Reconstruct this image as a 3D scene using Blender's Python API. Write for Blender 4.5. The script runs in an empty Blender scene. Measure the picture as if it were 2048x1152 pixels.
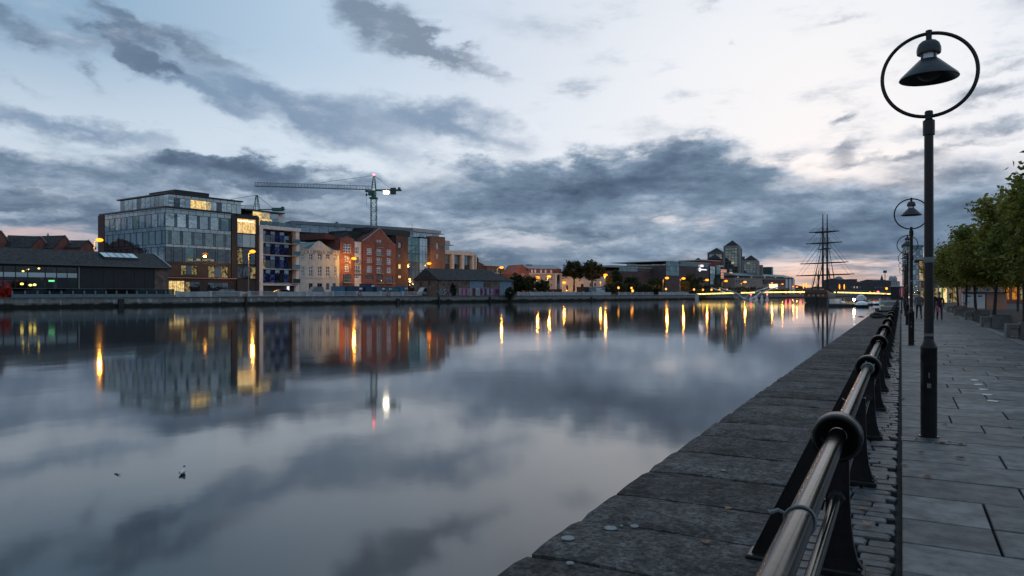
import bpy, bmesh, math, random
from mathutils import Vector, Matrix
random.seed(11)
sc = bpy.context.scene
COL = sc.collection
R = math.radians

# ---------------------------------------------------------------- camera
F = 1440.0                 # focal length in photo pixels (photo 2048 wide)
PSI = R(28.4)              # camera heading, left of the quay direction (+Y)
CZ = 1.6                   # eye height above the near quay
HY = 586.0                 # horizon row of the photo
SN, CS = math.sin(PSI), math.cos(PSI)
WATER = -0.7
cam = bpy.data.cameras.new('camera')
cam.sensor_width = 36.0
cam.lens = F / 2048 * 36.0
cam.shift_y = (HY - 576) / 2048
cam.clip_start = 0.05
cam.clip_end = 20000
co = bpy.data.objects.new('camera', cam)
COL.objects.link(co)
co.location = (0, 0, CZ)
co.rotation_euler = (R(90), 0, PSI)
sc.camera = co

def ray(x):
    t = (x - 1024) / F
    return t * CS - SN, t * SN + CS
def P(x, y, d):
    a, b = ray(x)
    return Vector((a * d, b * d, CZ - (y - HY) * d / F))
def G(x, y, z=0.0):        # point at height z seen at photo pixel x, y
    return P(x, y, (CZ - z) * F / (y - HY))
def sky_angles(x, y):
    t = (x - 1024) / F
    return math.degrees(math.atan(t) - PSI), math.degrees(math.atan((HY - y) / F / math.sqrt(1 + t * t)))
def dirv(az, el):
    az, el = R(az), R(el)
    return Vector((math.sin(az) * math.cos(el), math.cos(az) * math.cos(el), math.sin(el)))
def s2l(r, g, b):
    f = lambda c: (c / 255 / 12.92) if c / 255 < 0.04045 else ((c / 255 + 0.055) / 1.055) ** 2.4
    return (f(r), f(g), f(b), 1.0)

# ---------------------------------------------------------------- node helper
class NT:
    def __init__(self, tree):
        self.t = tree
        self.n = tree.nodes
        self.l = tree.links
    def put(self, sock, v):
        if isinstance(v, bpy.types.NodeSocket):
            self.l.new(v, sock)
        else:
            sock.default_value = v
    def m(self, op, a, b=None, c=None, clamp=False):
        n = self.n.new('ShaderNodeMath'); n.operation = op; n.use_clamp = clamp
        for i, v in enumerate((a, b, c)):
            if v is not None:
                self.put(n.inputs[i], v)
        return n.outputs[0]
    def vm(self, op, a, b=None, scale=None):
        n = self.n.new('ShaderNodeVectorMath'); n.operation = op
        self.put(n.inputs[0], a)
        if b is not None: self.put(n.inputs[1], b)
        if scale is not None: self.put(n.inputs['Scale'], scale)
        return n.outputs['Value'] if op in ('DOT_PRODUCT', 'LENGTH') else n.outputs[0]
    def comb(self, x, y, z):
        n = self.n.new('ShaderNodeCombineXYZ')
        for i, v in enumerate((x, y, z)): self.put(n.inputs[i], v)
        return n.outputs[0]
    def sep(self, v):
        n = self.n.new('ShaderNodeSeparateXYZ'); self.put(n.inputs[0], v)
        return n.outputs
    def mapping(self, v, loc=(0,0,0), rot=(0,0,0), scale=(1,1,1), typ='POINT'):
        n = self.n.new('ShaderNodeMapping'); n.vector_type = typ
        self.put(n.inputs[0], v)
        n.inputs['Location'].default_value = loc
        n.inputs['Rotation'].default_value = rot
        n.inputs['Scale'].default_value = scale
        return n.outputs[0]
    def noise(self, v, scale, detail=5, rough=0.55, dist=0.0, color=False):
        n = self.n.new('ShaderNodeTexNoise')
        if v is not None: self.put(n.inputs['Vector'], v)
        n.inputs['Scale'].default_value = scale
        n.inputs['Detail'].default_value = detail
        n.inputs['Roughness'].default_value = rough
        n.inputs['Distortion'].default_value = dist
        return n.outputs['Color' if color else 'Fac']
    def ramp(self, f, stops, interp='LINEAR'):
        n = self.n.new('ShaderNodeValToRGB'); self.put(n.inputs[0], f)
        e = n.color_ramp.elements
        n.color_ramp.interpolation = interp
        while len(e) < len(stops): e.new(0.5)
        for i, (p, c) in enumerate(stops):
            e[i].position = p
            e[i].color = c if len(c) == 4 else (*c, 1)
        return n.outputs[0]
    def mix(self, f, a, b, mode='MIX'):
        n = self.n.new('ShaderNodeMix'); n.data_type = 'RGBA'; n.blend_type = mode
        self.put(n.inputs[0], f); self.put(n.inputs[6], a); self.put(n.inputs[7], b)
        return n.outputs[2]
    def smooth(self, v, lo, hi):
        n = self.n.new('ShaderNodeMapRange'); n.interpolation_type = 'SMOOTHSTEP'
        self.put(n.inputs[0], v)
        n.inputs[1].default_value = lo; n.inputs[2].default_value = hi
        return n.outputs[0]

# ---------------------------------------------------------------- world: dusk sky with clouds
SUN_AZ, SUN_EL = sky_angles(1655, 560)[0], 2.0
w = bpy.data.worlds.new('World'); sc.world = w; w.use_nodes = True
t = NT(w.node_tree); t.n.clear()
geo = t.n.new('ShaderNodeTexCoord')
dv = t.vm('NORMALIZE', geo.outputs['Generated'])
X, Y, Z = t.sep(dv)
az = t.m('MULTIPLY', t.m('ARCTAN2', X, Y), 57.29578)
el = t.m('MULTIPLY', t.m('ARCSINE', Z), 57.29578)
elp = t.m('MAXIMUM', el, 0.0)
# clear sky: bright round the set sun, slate blue away from it
S1 = dirv(*sky_angles(1640, 330))
ang = t.m('MULTIPLY', t.m('ARCCOSINE', t.vm('DOT_PRODUCT', dv, tuple(S1))), 57.29578 / 90)
base = t.ramp(ang, [(0.0, s2l(234, 232, 231)), (0.13, s2l(221, 225, 231)), (0.28, s2l(197, 207, 221)),
                    (0.42, s2l(172, 193, 213)), (0.58, s2l(136, 165, 191)), (0.80, s2l(126, 156, 182)), (1.0, s2l(120, 148, 174))])
# brighter band low in the sky towards the left
lowband = t.m('MULTIPLY', t.smooth(el, 1, 9), t.m('SUBTRACT', 1.0, t.smooth(el, 10, 19)))
base = t.mix(t.m('MULTIPLY', lowband, 0.6), base, s2l(214, 222, 231))
# nishita after-glow added under the clouds
nis = t.n.new('ShaderNodeTexSky'); nis.sky_type = 'NISHITA'; nis.sun_disc = False
nis.sun_elevation = R(SUN_EL); nis.sun_rotation = R(SUN_AZ); nis.air_density = 1.2; nis.dust_density = 2.0
base = t.mix(1.0, base, t.mix(1.0, nis.outputs[0], (0.012, 0.012, 0.012, 1), 'MULTIPLY'), 'ADD')
# after-glow on the horizon
daz = t.m('SUBTRACT', az, SUN_AZ)
gl_az = t.m('POWER', 2.718, t.m('MULTIPLY', t.m('MULTIPLY', daz, daz), -1 / 80.0))
streak = t.noise(t.mapping(t.comb(az, el, 0.0), scale=(0.12, 1.1, 1)), 1.6, 4, 0.6)
gl_el = t.m('SUBTRACT', 1.0, t.smooth(t.m('ADD', el, t.m('MULTIPLY', t.m('SUBTRACT', streak, .5), 4.0)), 1.0, 4.0))
peach = t.ramp(t.m('ADD', t.m('MULTIPLY', elp, 0.22), t.m('MULTIPLY', streak, 0.25)),
               [(0.16, s2l(252, 190, 126)), (0.30, s2l(242, 190, 156)), (0.6, s2l(226, 194, 180)), (0.95, s2l(186, 178, 186))])
base = t.mix(t.m('MULTIPLY', gl_az, gl_el), base, peach)
# faint pink low on the left
pk = t.m('MULTIPLY', t.m('SUBTRACT', 1.0, t.smooth(az, -64, -46)), t.m('SUBTRACT', 1.0, t.smooth(el, 3.5, 7.5)))
base = t.mix(t.m('MULTIPLY', pk, 0.85), base, s2l(206, 174, 168))
# greyer haze along the rest of the horizon
hz = t.m('MULTIPLY', t.m('SUBTRACT', 1.0, t.smooth(el, 1.5, 6.0)), t.m('SUBTRACT', 1.0, t.m('MAXIMUM', gl_az, pk)))
base = t.mix(t.m('MULTIPLY', hz, 0.9), base, s2l(142, 143, 156))
# cloud field: clouds as soft shapes in the sky, torn by noise
d3 = t.mapping(dv, scale=(1, 1, 2.6))
warp = t.vm('SUBTRACT', t.noise(d3, 3.2, 6, 0.6, color=True), (0.5, 0.5, 0.5))
warp2 = t.vm('SUBTRACT', t.noise(t.mapping(dv, scale=(1, 1, 1.8)), 13.0, 6, 0.62, color=True), (0.5, 0.5, 0.5))
vec = t.vm('ADD', t.comb(az, el, 0.0), t.vm('ADD', t.vm('MULTIPLY', warp, (12, 5.5, 0)), t.vm('MULTIPLY', warp2, (5.5, 4.0, 0))))
def blob(x, y, rx, ry, rot=0.0, wgt=1.0):
    a, e = sky_angles(x, y)
    tt = 1 + ((x - 1024) / F) ** 2
    sx = math.degrees(rx / F / tt); sy = math.degrees(ry / F / math.sqrt(tt))
    g = t.n.new('ShaderNodeTexGradient'); g.gradient_type = 'SPHERICAL'
    t.put(g.inputs[0], t.mapping(vec, (a, e, 0), (0, 0, -R(rot)), (sx, sy, 1), 'TEXTURE'))
    return t.m('MULTIPLY', g.outputs['Fac'], wgt)
HEAVY = [(1140, 385, 430, 90, 0, 1.5), (1390, 335, 220, 75, 0, .95), (1290, 290, 210, 50, 0, .45), (1000, 335, 280, 45, 10, .6),
         (900, 440, 340, 60, 0, .5), (1540, 425, 240, 90, 0, .6), (1480, 480, 480, 50, 0, .6), (1770, 450, 340, 85, 0, 1.0),
         (1720, 495, 330, 34, 0, .8), (30, 335, 300, 60, 0, 1.0), (330, 350, 260, 70, 0, 1.05), (320, 312, 85, 55, 0, .6), (540, 350, 280, 45, 5, 1.0),
         (700, 400, 340, 45, 0, .35), (720, 300, 180, 26, 5, -.6), (350, 275, 300, 30, 5, -.5), (250, 410, 380, 50, 0, .5), (1000, 515, 500, 40, 0, .4), (1960, 430, 200, 80, 0, .5), (30, 440, 220, 24, 0, .8), (60, 396, 150, 16, 0, -.7)]
SHEET = [(560, 205, 430, 60, 20, 1.1), (860, 250, 300, 50, 12, 1.0), (350, 150, 280, 36, 25, .8), (120, 252, 360, 40, 8, .9), (1000, 60, 300, 60, 15, .3), (1960, 400, 240, 120, 0, .8)]
LIGHT = [(330, 62, 230, 32, 20, .8), (480, 112, 170, 24, 15, .75), (60, 60, 150, 32, 12, .7), (690, 12, 190, 50, 15, .7), (900, 112, 200, 26, 25, .8), (60, 160, 120, 18, 15, .6), (235, 92, 150, 40, 15, 1.0), (310, 115, 170, 32, 22, .7), (240, 45, 80, 60, 40, .7),
         (160, 145, 80, 26, 35, .8), (400, 55, 190, 24, 5, .6), (0, 20, 160, 50, 0, .5), (750, 35, 170, 70, 20, .8),
         (850, 85, 210, 42, 25, .75), (790, 100, 90, 35, 0, .5), (1730, 220, 50, 22, -20, 1.1), (1735, 305, 75, 26, 0, 1.0),
         (1750, 335, 105, 24, 0, 1.0), (1990, 188, 120, 32, -10, 1.0), (1990, 132, 90, 20, -15, .7), (2000, 20, 160, 55, 0, .7),
         (1420, 8, 100, 36, 0, .8), (1915, 262, 110, 26, 0, .9), (1900, 320, 120, 22, 0, .8), (1700, 62, 90, 18, -8, .55), (1960, 380, 160, 46, 0, .9),
         (2030, 240, 60, 20, -15, .8), (1510, 90, 26, 14, 0, .6), (1780, 110, 60, 20, 0, .3), (1960, 290, 140, 18, -12, .7), (1300, 260, 160, 40, 0, .6), (1900, 360, 200, 60, 0, .5)]
hs = None
for b in HEAVY:
    v = blob(*b); hs = v if hs is None else t.m('ADD', hs, v)
ls = None
for b in LIGHT:
    v = blob(*b); ls = v if ls is None else t.m('ADD', ls, v)
def cloudnoise(v):
    nb = t.noise(t.mapping(v, scale=(1, 1, 3.5)), 5.0, 9, 0.60)
    nf = t.noise(t.mapping(v, scale=(1, 1, 2.8)), 17.0, 7, 0.64)
    return t.m('SUBTRACT', t.m('ADD', t.m('MULTIPLY', nb, 0.64), t.m('MULTIPLY', nf, 0.36)), 0.5)
nn = cloudnoise(dv)
ss = None
for b in SHEET:
    v = blob(*b); ss = v if ss is None else t.m('ADD', ss, v)
nsun = cloudnoise(t.vm('ADD', dv, tuple((dirv(SUN_AZ, 30) * .016))))
shade = t.m('SUBTRACT', nsun, nn)
hv = t.m('ADD', hs, t.m('MULTIPLY', nn, 2.6))
hd = t.smooth(hv, 0.06, 0.72)
ccol = t.ramp(t.m('MULTIPLY_ADD', t.m('ADD', t.m('ADD', hs, t.m('MULTIPLY', nn, 4.0)), t.m('MULTIPLY', shade, 4.5)), 0.52, 0.03),
              [(0.0, s2l(196, 204, 216)), (0.2, s2l(150, 166, 185)), (0.42, s2l(112, 131, 152)), (0.68, s2l(86, 104, 126)), (1.0, s2l(66, 83, 103))])
# clouds close to the after-glow take some of its colour, clouds far off are a little darker
lv = t.m('ADD', ls, t.m('MULTIPLY', nn, 2.0))
ld = t.m('MULTIPLY', t.smooth(lv, 0.08, 1.1), 0.72)
lcol = t.ramp(t.m('ADD', lv, t.m('MULTIPLY', shade, 2.5)), [(0.1, s2l(138, 157, 180)), (1.0, s2l(82, 100, 122))])
sheet = t.m('MULTIPLY', t.smooth(t.m('ADD', ss, t.m('MULTIPLY', nn, 0.9)), .05, .9), .88)
sky = t.mix(sheet, base, s2l(112, 135, 162))
sky = t.mix(ld, sky, lcol)
low_gl = t.m('MULTIPLY', gl_az, t.m('SUBTRACT', 1.0, t.smooth(el, 2.0, 3.4)))
keep = t.m('SUBTRACT', 1.0, t.m('MULTIPLY', low_gl, t.m('MULTIPLY_ADD', t.smooth(streak, .35, .62), .55, .42)))
# low deck of stratus in long streaks
dn = t.noise(t.vm('ADD', t.mapping(t.comb(az, el, 0.0), scale=(.055, .30, 1)), t.vm('MULTIPLY', warp, (.5, .9, 0))), 1.5, 8, 0.6)
dtop = t.m('SUBTRACT', 1.0, t.smooth(t.m('ADD', el, t.m('MULTIPLY', nn, 14.0)), 5.5, 9.5))
dgap = t.smooth(t.m('MULTIPLY_ADD', pk, .07, dn), .54, .68)
dk = t.m('MULTIPLY', t.m('MULTIPLY', dtop, keep), t.m('SUBTRACT', 1.0, t.m('MULTIPLY', dgap, .8)))
dcol = t.ramp(t.m('SUBTRACT', dn, t.m('MULTIPLY', t.m('ADD', shade, t.m('MULTIPLY', nn, .5)), .5)), [(.30, s2l(78, 96, 116)), (.45, s2l(98, 116, 137)), (.58, s2l(128, 144, 162)), (.74, s2l(176, 184, 197))])
sky = t.mix(dk, sky, dcol)
hd = t.m('MULTIPLY', hd, keep)
sky = t.mix(hd, sky, ccol)
hor = t.m('SUBTRACT', 1.0, t.smooth(el, -4.0, 0.0))
sky = t.mix(hor, sky, (0.03, 0.032, 0.036, 1))
bg = t.n.new('ShaderNodeBackground'); t.put(bg.inputs[0], sky); bg.inputs[1].default_value = 1.0
ow = t.n.new('ShaderNodeOutputWorld'); t.l.new(bg.outputs[0], ow.inputs[0])
w.cycles.sampling_method = 'MANUAL'; w.cycles.sample_map_resolution = 512

# ---------------------------------------------------------------- sun: last warm light, very weak
sl = bpy.data.lights.new('sun', 'SUN'); sl.energy = 0.04; sl.angle = R(90); sl.color = (1.0, 0.72, 0.5)
so = bpy.data.objects.new('sun', sl); COL.objects.link(so)
so.rotation_euler = (-dirv(SUN_AZ, 12.0)).to_track_quat('-Z', 'Y').to_euler()
sc.view_settings.view_transform = 'Standard'; sc.view_settings.look = 'None'
sc.view_settings.exposure = 0.2; sc.view_settings.gamma = 1.0
sc.cycles.use_denoising = True
sc.cycles.max_bounces = 6; sc.cycles.diffuse_bounces = 2; sc.cycles.glossy_bounces = 3
sc.cycles.transmission_bounces = 3; sc.cycles.transparent_max_bounces = 6
sc.cycles.sample_clamp_indirect = 4.0; sc.cycles.caustics_reflective = False; sc.cycles.caustics_refractive = False

# ---------------------------------------------------------------- materials
MATS = {}
def pmat(name, c, c2=None, scale=4.0, rough=0.7, metal=0.0, bump=0.0, bscale=None, spec=0.5, stretch=(1,1,1), rvar=0.0, emit=None, es=1.0, rand=0.0, detail=6, contrast=(0.35, 0.68), objspace=False):
    if name in MATS: return MATS[name]
    m = bpy.data.materials.new(name); m.use_nodes = True
    t = NT(m.node_tree); b = t.n['Principled BSDF']
    c = c if len(c) == 4 else (*c, 1)
    if c2 is not None or bump or rvar or rand:
        if objspace:
            pos = t.n.new('ShaderNodeTexCoord').outputs['Object']
        else:
            pos = t.n.new('ShaderNodeNewGeometry').outputs['Position']
        v = t.mapping(pos, scale=stretch)
    if c2 is not None:
        c2 = c2 if len(c2) == 4 else (*c2, 1)
        colr = t.mix(t.smooth(t.noise(v, scale, detail, 0.62), *contrast), c, c2)
    else:
        colr = c
    if rand:
        oi = t.n.new('ShaderNodeObjectInfo')
        k = t.m('MULTIPLY_ADD', oi.outputs['Random'], 2 * rand, 1 - rand)
        colr = t.mix(1.0, colr, t.comb(k, k, k), 'MULTIPLY')
    t.put(b.inputs['Base Color'], colr)
    b.inputs['Roughness'].default_value = rough
    if rvar:
        t.put(b.inputs['Roughness'], t.m('MULTIPLY_ADD', t.noise(v, scale * 2.3, 5, 0.6), 2 * rvar, rough - rvar, clamp=True))
    b.inputs['Metallic'].default_value = metal
    b.inputs['Specular IOR Level'].default_value = spec
    if bump:
        n = t.n.new('ShaderNodeBump'); n.inputs['Strength'].default_value = 1.0; n.inputs['Distance'].default_value = bump
        t.put(n.inputs['Height'], t.noise(v, bscale or scale * 4, 8, 0.65)); t.l.new(n.outputs[0], b.inputs['Normal'])
    if emit is not None:
        b.inputs['Emission Color'].default_value = (*emit[:3], 1); b.inputs['Emission Strength'].default_value = es
    MATS[name] = m
    return m

def glassmat(name, refl, tint, body, rough=0.03, wob=0.0):
    m = bpy.data.materials.new(name); m.use_nodes = True
    t = NT(m.node_tree); t.n.clear()
    g = t.n.new('ShaderNodeBsdfGlossy'); g.inputs['Color'].default_value = (*tint, 1); g.inputs['Roughness'].default_value = rough
    d = t.n.new('ShaderNodeBsdfDiffuse'); d.inputs['Color'].default_value = (*body, 1)
    fr = t.n.new('ShaderNodeFresnel'); fr.inputs['IOR'].default_value = 1.6
    fac = t.m('MULTIPLY_ADD', fr.outputs[0], 1 - refl, refl, clamp=True)
    oi = t.n.new('ShaderNodeObjectInfo')
    fac = t.m('MULTIPLY', fac, t.m('MULTIPLY_ADD', oi.outputs['Random'], 0.35, 0.78), clamp=True)
    if wob:
        n = t.n.new('ShaderNodeBump'); n.inputs['Distance'].default_value = wob
        pos = t.n.new('ShaderNodeNewGeometry').outputs['Position']
        t.put(n.inputs['Height'], t.noise(pos, 0.5, 2, 0.5)); t.l.new(n.outputs[0], g.inputs['Normal'])
    x = t.n.new('ShaderNodeMixShader'); t.put(x.inputs[0], fac)
    t.l.new(d.outputs[0], x.inputs[1]); t.l.new(g.outputs[0], x.inputs[2])
    o = t.n.new('ShaderNodeOutputMaterial'); t.l.new(x.outputs[0], o.inputs[0])
    MATS[name] = m
    return m
def emat(name, c, s, var=0.0, vs=1.0):
    m = bpy.data.materials.new(name); m.use_nodes = True
    t = NT(m.node_tree); t.n.clear()
    e = t.n.new('ShaderNodeEmission'); e.inputs[1].default_value = s
    if var:
        pos = t.n.new('ShaderNodeNewGeometry').outputs['Position']
        k = t.smooth(t.noise(pos, vs, 3, 0.7), 0.36, 0.64)
        t.put(e.inputs[0], t.mix(k, (c[0] * (1 - var), c[1] * (1 - var) ** 1.3, c[2] * (1 - var) ** 1.6, 1), (*c, 1)))
    else:
        e.inputs[0].default_value = (*c, 1)
    o = t.n.new('ShaderNodeOutputMaterial'); t.l.new(e.outputs[0], o.inputs[0])
    MATS[name] = m
    return m
M = MATS

# ---------------------------------------------------------------- mesh builder
class MB:
    def __init__(self): self.v = []; self.f = []
    def quad(self, *p):
        n = len(self.v); self.v += [tuple(q) for q in p]; self.f.append(tuple(range(n, n + len(p)))); return self
    def box(self, x0, x1, y0, y1, z0, z1, ch=0.0):
        n = len(self.v)
        if ch:
            self.v += [(x0, y0, z0), (x1, y0, z0), (x1, y1, z0), (x0, y1, z0), (x0, y0, z1 - ch), (x1, y0, z1 - ch), (x1, y1, z1 - ch), (x0, y1, z1 - ch),
                       (x0 + ch, y0 + ch, z1), (x1 - ch, y0 + ch, z1), (x1 - ch, y1 - ch, z1), (x0 + ch, y1 - ch, z1)]
            fs = [(0, 3, 2, 1), (8, 9, 10, 11)]
            for a in (0, 4):
                fs += [(a, a + 1, a + 5, a + 4), (a + 1, a + 2, a + 6, a + 5), (a + 2, a + 3, a + 7, a + 6), (a + 3, a, a + 4, a + 7)]
        else:
            self.v += [(x0, y0, z0), (x1, y0, z0), (x1, y1, z0), (x0, y1, z0), (x0, y0, z1), (x1, y0, z1), (x1, y1, z1), (x0, y1, z1)]
            fs = [(0, 3, 2, 1), (4, 5, 6, 7), (0, 1, 5, 4), (1, 2, 6, 5), (2, 3, 7, 6), (3, 0, 4, 7)]
        self.f += [tuple(n + i for i in q) for q in fs]
        return self
    def prism(self, poly, axis, a0, a1):          # polygon swept along an axis; poly in the two other axes
        n = len(self.v); k = len(poly)
        def mk(p, a):
            return {'x': (a, p[0], p[1]), 'y': (p[0], a, p[1]), 'z': (p[0], p[1], a)}[axis]
        self.v += [mk(p, a0) for p in poly] + [mk(p, a1) for p in poly]
        self.f.append(tuple(n + i for i in range(k))); self.f.append(tuple(n + k + i for i in reversed(range(k))))
        for i in range(k):
            j = (i + 1) % k
            self.f.append((n + i, n + k + i, n + k + j, n + j))
        return self
    def tube(self, pts, rad, seg=8, cap=True):
        pts = [Vector(p) for p in pts]
        rads = rad if isinstance(rad, (list, tuple)) else [rad] * len(pts)
        n0 = len(self.v); prev = None
        for i, p in enumerate(pts):
            tg = (pts[min(i + 1, len(pts) - 1)] - pts[max(i - 1, 0)]).normalized()
            up = Vector((0, 0, 1)) if abs(tg.z) < 0.9 else Vector((1, 0, 0))
            if prev is not None:
                a = prev - tg * prev.dot(tg)
                if a.length > 1e-6: up = a
            a = (up - tg * up.dot(tg)).normalized(); prev = a; b = tg.cross(a)
            for k in range(seg):
                th = 2 * math.pi * k / seg
                self.v.append(tuple(p + (a * math.cos(th) + b * math.sin(th)) * rads[i]))
        for i in range(len(pts) - 1):
            for k in range(seg):
                j = (k + 1) % seg; q = n0 + i * seg
                self.f.append((q + k, q + j, q + seg + j, q + seg + k))
        if cap:
            self.f.append(tuple(n0 + k for k in reversed(range(seg))))
            q = n0 + (len(pts) - 1) * seg
            self.f.append(tuple(q + k for k in range(seg)))
        return self
    def lathe(self, prof, seg=20, c=(0, 0, 0)):    # prof: (radius, z)
        n0 = len(self.v)
        for r, z in prof:
            for k in range(seg):
                th = 2 * math.pi * k / seg
                self.v.append((c[0] + r * math.cos(th), c[1] + r * math.sin(th), c[2] + z))
        for i in range(len(prof) - 1):
            for k in range(seg):
                j = (k + 1) % seg; q = n0 + i * seg
                self.f.append((q + k, q + j, q + seg + j, q + seg + k))
        self.f.append(tuple(n0 + k for k in reversed(range(seg))))
        q = n0 + (len(prof) - 1) * seg
        self.f.append(tuple(q + k for k in range(seg)))
        return self
    def torus(self, c, r, tr, axis='y', seg=40, ts=8, a0=0.0, a1=2 * math.pi):
        pts = []
        for i in range(seg + 1):
            a = a0 + (a1 - a0) * i / seg
            ca, sa = r * math.cos(a), r * math.sin(a)
            pts.append((c[0] + ca, c[1], c[2] + sa) if axis == 'y' else (c[0], c[1] + ca, c[2] + sa) if axis == 'x' else (c[0] + ca, c[1] + sa, c[2]))
        return self.tube(pts, tr, ts, cap=False)
    def ball(self, c, r, seg=10, rings=6, sq=(1, 1, 1)):
        n0 = len(self.v)
        for i in range(rings + 1):
            ph = math.pi * i / rings
            for k in range(seg):
                th = 2 * math.pi * k / seg
                self.v.append((c[0] + r * sq[0] * math.sin(ph) * math.cos(th), c[1] + r * sq[1] * math.sin(ph) * math.sin(th), c[2] + r * sq[2] * math.cos(ph)))
        for i in range(rings):
            for k in range(seg):
                j = (k + 1) % seg; q = n0 + i * seg
                self.f.append((q + k, q + seg + k, q + seg + j, q + j))
        return self
    def mesh(self, name, mat, smooth=False):
        me = bpy.data.meshes.new(name); me.from_pydata(self.v, [], self.f)
        bm = bmesh.new(); bm.from_mesh(me)
        bmesh.ops.remove_doubles(bm, verts=bm.verts, dist=1e-5) if smooth else None
        bmesh.ops.recalc_face_normals(bm, faces=bm.faces)
        bm.to_mesh(me); bm.free()
        me.materials.append(mat)
        if smooth:
            me.shade_smooth()
            try: me.set_sharp_from_angle(angle=R(40))
            except Exception: pass
        return me
    def build(self, name, mat, parent=None, smooth=False, loc=None):
        return obj(name, self.mesh(name, mat, smooth), parent, loc)

def obj(name, data, parent=None, loc=None, rz=0.0):
    o = bpy.data.objects.new(name, data); COL.objects.link(o)
    if parent is not None: o.parent = parent
    if loc is not None: o.location = loc
    if rz: o.rotation_euler[2] = rz
    return o
def tag(o, label=None, cat=None, group=None, kind=None):
    if label: o['label'] = label
    if cat: o['category'] = cat
    if group: o['group'] = group
    if kind: o['kind'] = kind
    return o
def thing(name, label, cat, loc=(0, 0, 0), rz=0.0, group=None):
    o = obj(name, None, None, loc, rz); o.empty_display_size = 0.1
    return tag(o, label, cat, group)
def copy_tree(o, parent=None):
    c = o.copy(); COL.objects.link(c); c.parent = parent
    for ch in [k for k in bpy.data.objects if k.parent is o]:
        copy_tree(ch, c)
    return c
KIDS = {}
def kids(o):
    return list(o.children)
def dup(o, loc, rz=None, label=None, group=None, scale=None):
    def rec(s, par):
        c = s.copy(); COL.objects.link(c); c.parent = par
        for k in s.children: rec(k, c)
        return c
    c = rec(o, None); c.location = loc
    if rz is not None: c.rotation_euler[2] = rz
    if scale is not None: c.scale = (scale, scale, scale) if not isinstance(scale, tuple) else scale
    if label: c['label'] = label
    if group: c['group'] = group
    return c

# colours
pmat('slab', (.055, .052, .050), (.185, .174, .165), 4.5, 0.62, bump=.006, bscale=34, rand=.38, rvar=.12, detail=12, contrast=(.3, .7), spec=.5)
pmat('slab_far', (.075, .071, .068), (.165, .155, .148), 3.5, 0.62, bump=.003, bscale=26, spec=.5)
pmat('joint', (.016, .016, .015), (.035, .033, .028), 7, 0.95)
pmat('sett', (.022, .025, .028), (.085, .09, .095), 11, 0.4, bump=.01, bscale=45, rand=.4, rvar=.15)
pmat('kerb', (.12, .12, .122), (.19, .19, .19), 3, 0.7, bump=.003, bscale=30, rand=.15)
pmat('gravel', (.028, .026, .023), (.075, .068, .055), 9, 0.95, bump=.02, bscale=22)
pmat('black_paint', (.006, .006, .0065), (.014, .011, .010), 9, 0.30, spec=.35, bump=.0012, bscale=60, rvar=.10)
pmat('worn_paint', (.004, .0055, .005), (.018, .018, .017), 7, 0.15, spec=.32, bump=.0007, bscale=24, rvar=.07, contrast=(.5, .8))
pmat('cap_paint', (.016, .018, .021), (.03, .032, .036), 8, 0.34)
pmat('tape', (.12, .12, .122), (.2, .2, .2), 12, .6)
def coping_mat():
    m = bpy.data.materials.new('coping'); m.use_nodes = True
    t = NT(m.node_tree); b = t.n['Principled BSDF']
    pos = t.n.new('ShaderNodeNewGeometry').outputs['Position']
    big = t.smooth(t.noise(pos, 1.7, 6, .65), .3, .7)
    fine = t.smooth(t.noise(pos, 24, 8, .8), .36, .64)
    midn = t.smooth(t.noise(pos, 7, 6, .7), .35, .65)
    c = t.mix(t.m('MULTIPLY', t.m('ADD', big, midn), .5), (.036, .031, .028, 1), (.25, .222, .205, 1))
    c = t.mix(t.m('MULTIPLY', fine, .88), c, (.020, .0185, .0175, 1))
    lich = t.smooth(t.noise(pos, 14, 3, .5), .70, .74)
    c = t.mix(t.m('MULTIPLY', lich, .5), c, (.17, .165, .16, 1))
    oi = t.n.new('ShaderNodeObjectInfo'); k = t.m('MULTIPLY_ADD', oi.outputs['Random'], .5, .75)
    c = t.mix(1.0, c, t.comb(k, k, k), 'MULTIPLY')
    t.put(b.inputs['Base Color'], c); b.inputs['Roughness'].default_value = .85; b.inputs['Specular IOR Level'].default_value = .12
    bp = t.n.new('ShaderNodeBump'); bp.inputs['Distance'].default_value = .02
    t.put(bp.inputs['Height'], t.m('ADD', t.noise(pos, 30, 8, .7), t.m('MULTIPLY', t.noise(pos, 4, 4, .6), 1.6)))
    t.l.new(bp.outputs[0], b.inputs['Normal'])
    MATS['coping'] = m
coping_mat()
def water_mat():
    m = bpy.data.materials.new('water'); m.use_nodes = True
    t = NT(m.node_tree); b = t.n['Principled BSDF']
    b.inputs['Base Color'].default_value = (.006, .011, .014, 1)
    b.inputs['Roughness'].default_value = .058; b.inputs['IOR'].default_value = 1.62
    b.inputs['Specular IOR Level'].default_value = .5
    pos = t.n.new('ShaderNodeNewGeometry').outputs['Position']
    bp = t.n.new('ShaderNodeBump'); bp.inputs['Distance'].default_value = .006; bp.inputs['Strength'].default_value = 1.0
    t.put(bp.inputs['Height'], t.m('ADD', t.noise(t.mapping(pos, rot=(0, 0, .5), scale=(1, .6, 1)), .32, 2, .5), t.m('MULTIPLY', t.noise(pos, 1.7, 2, .5), .12)))
    t.l.new(bp.outputs[0], b.inputs['Normal'])
    MATS['water'] = m
water_mat()

# ---------------------------------------------------------------- water and near quay
mb = MB().quad((-900, -300, WATER), (-1.97, -300, WATER), (-1.97, 1500, WATER), (-900, 1500, WATER))
tag(mb.build('water', M['water']), 'calm dark river reflecting the dusk sky', None, None, 'structure')

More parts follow.
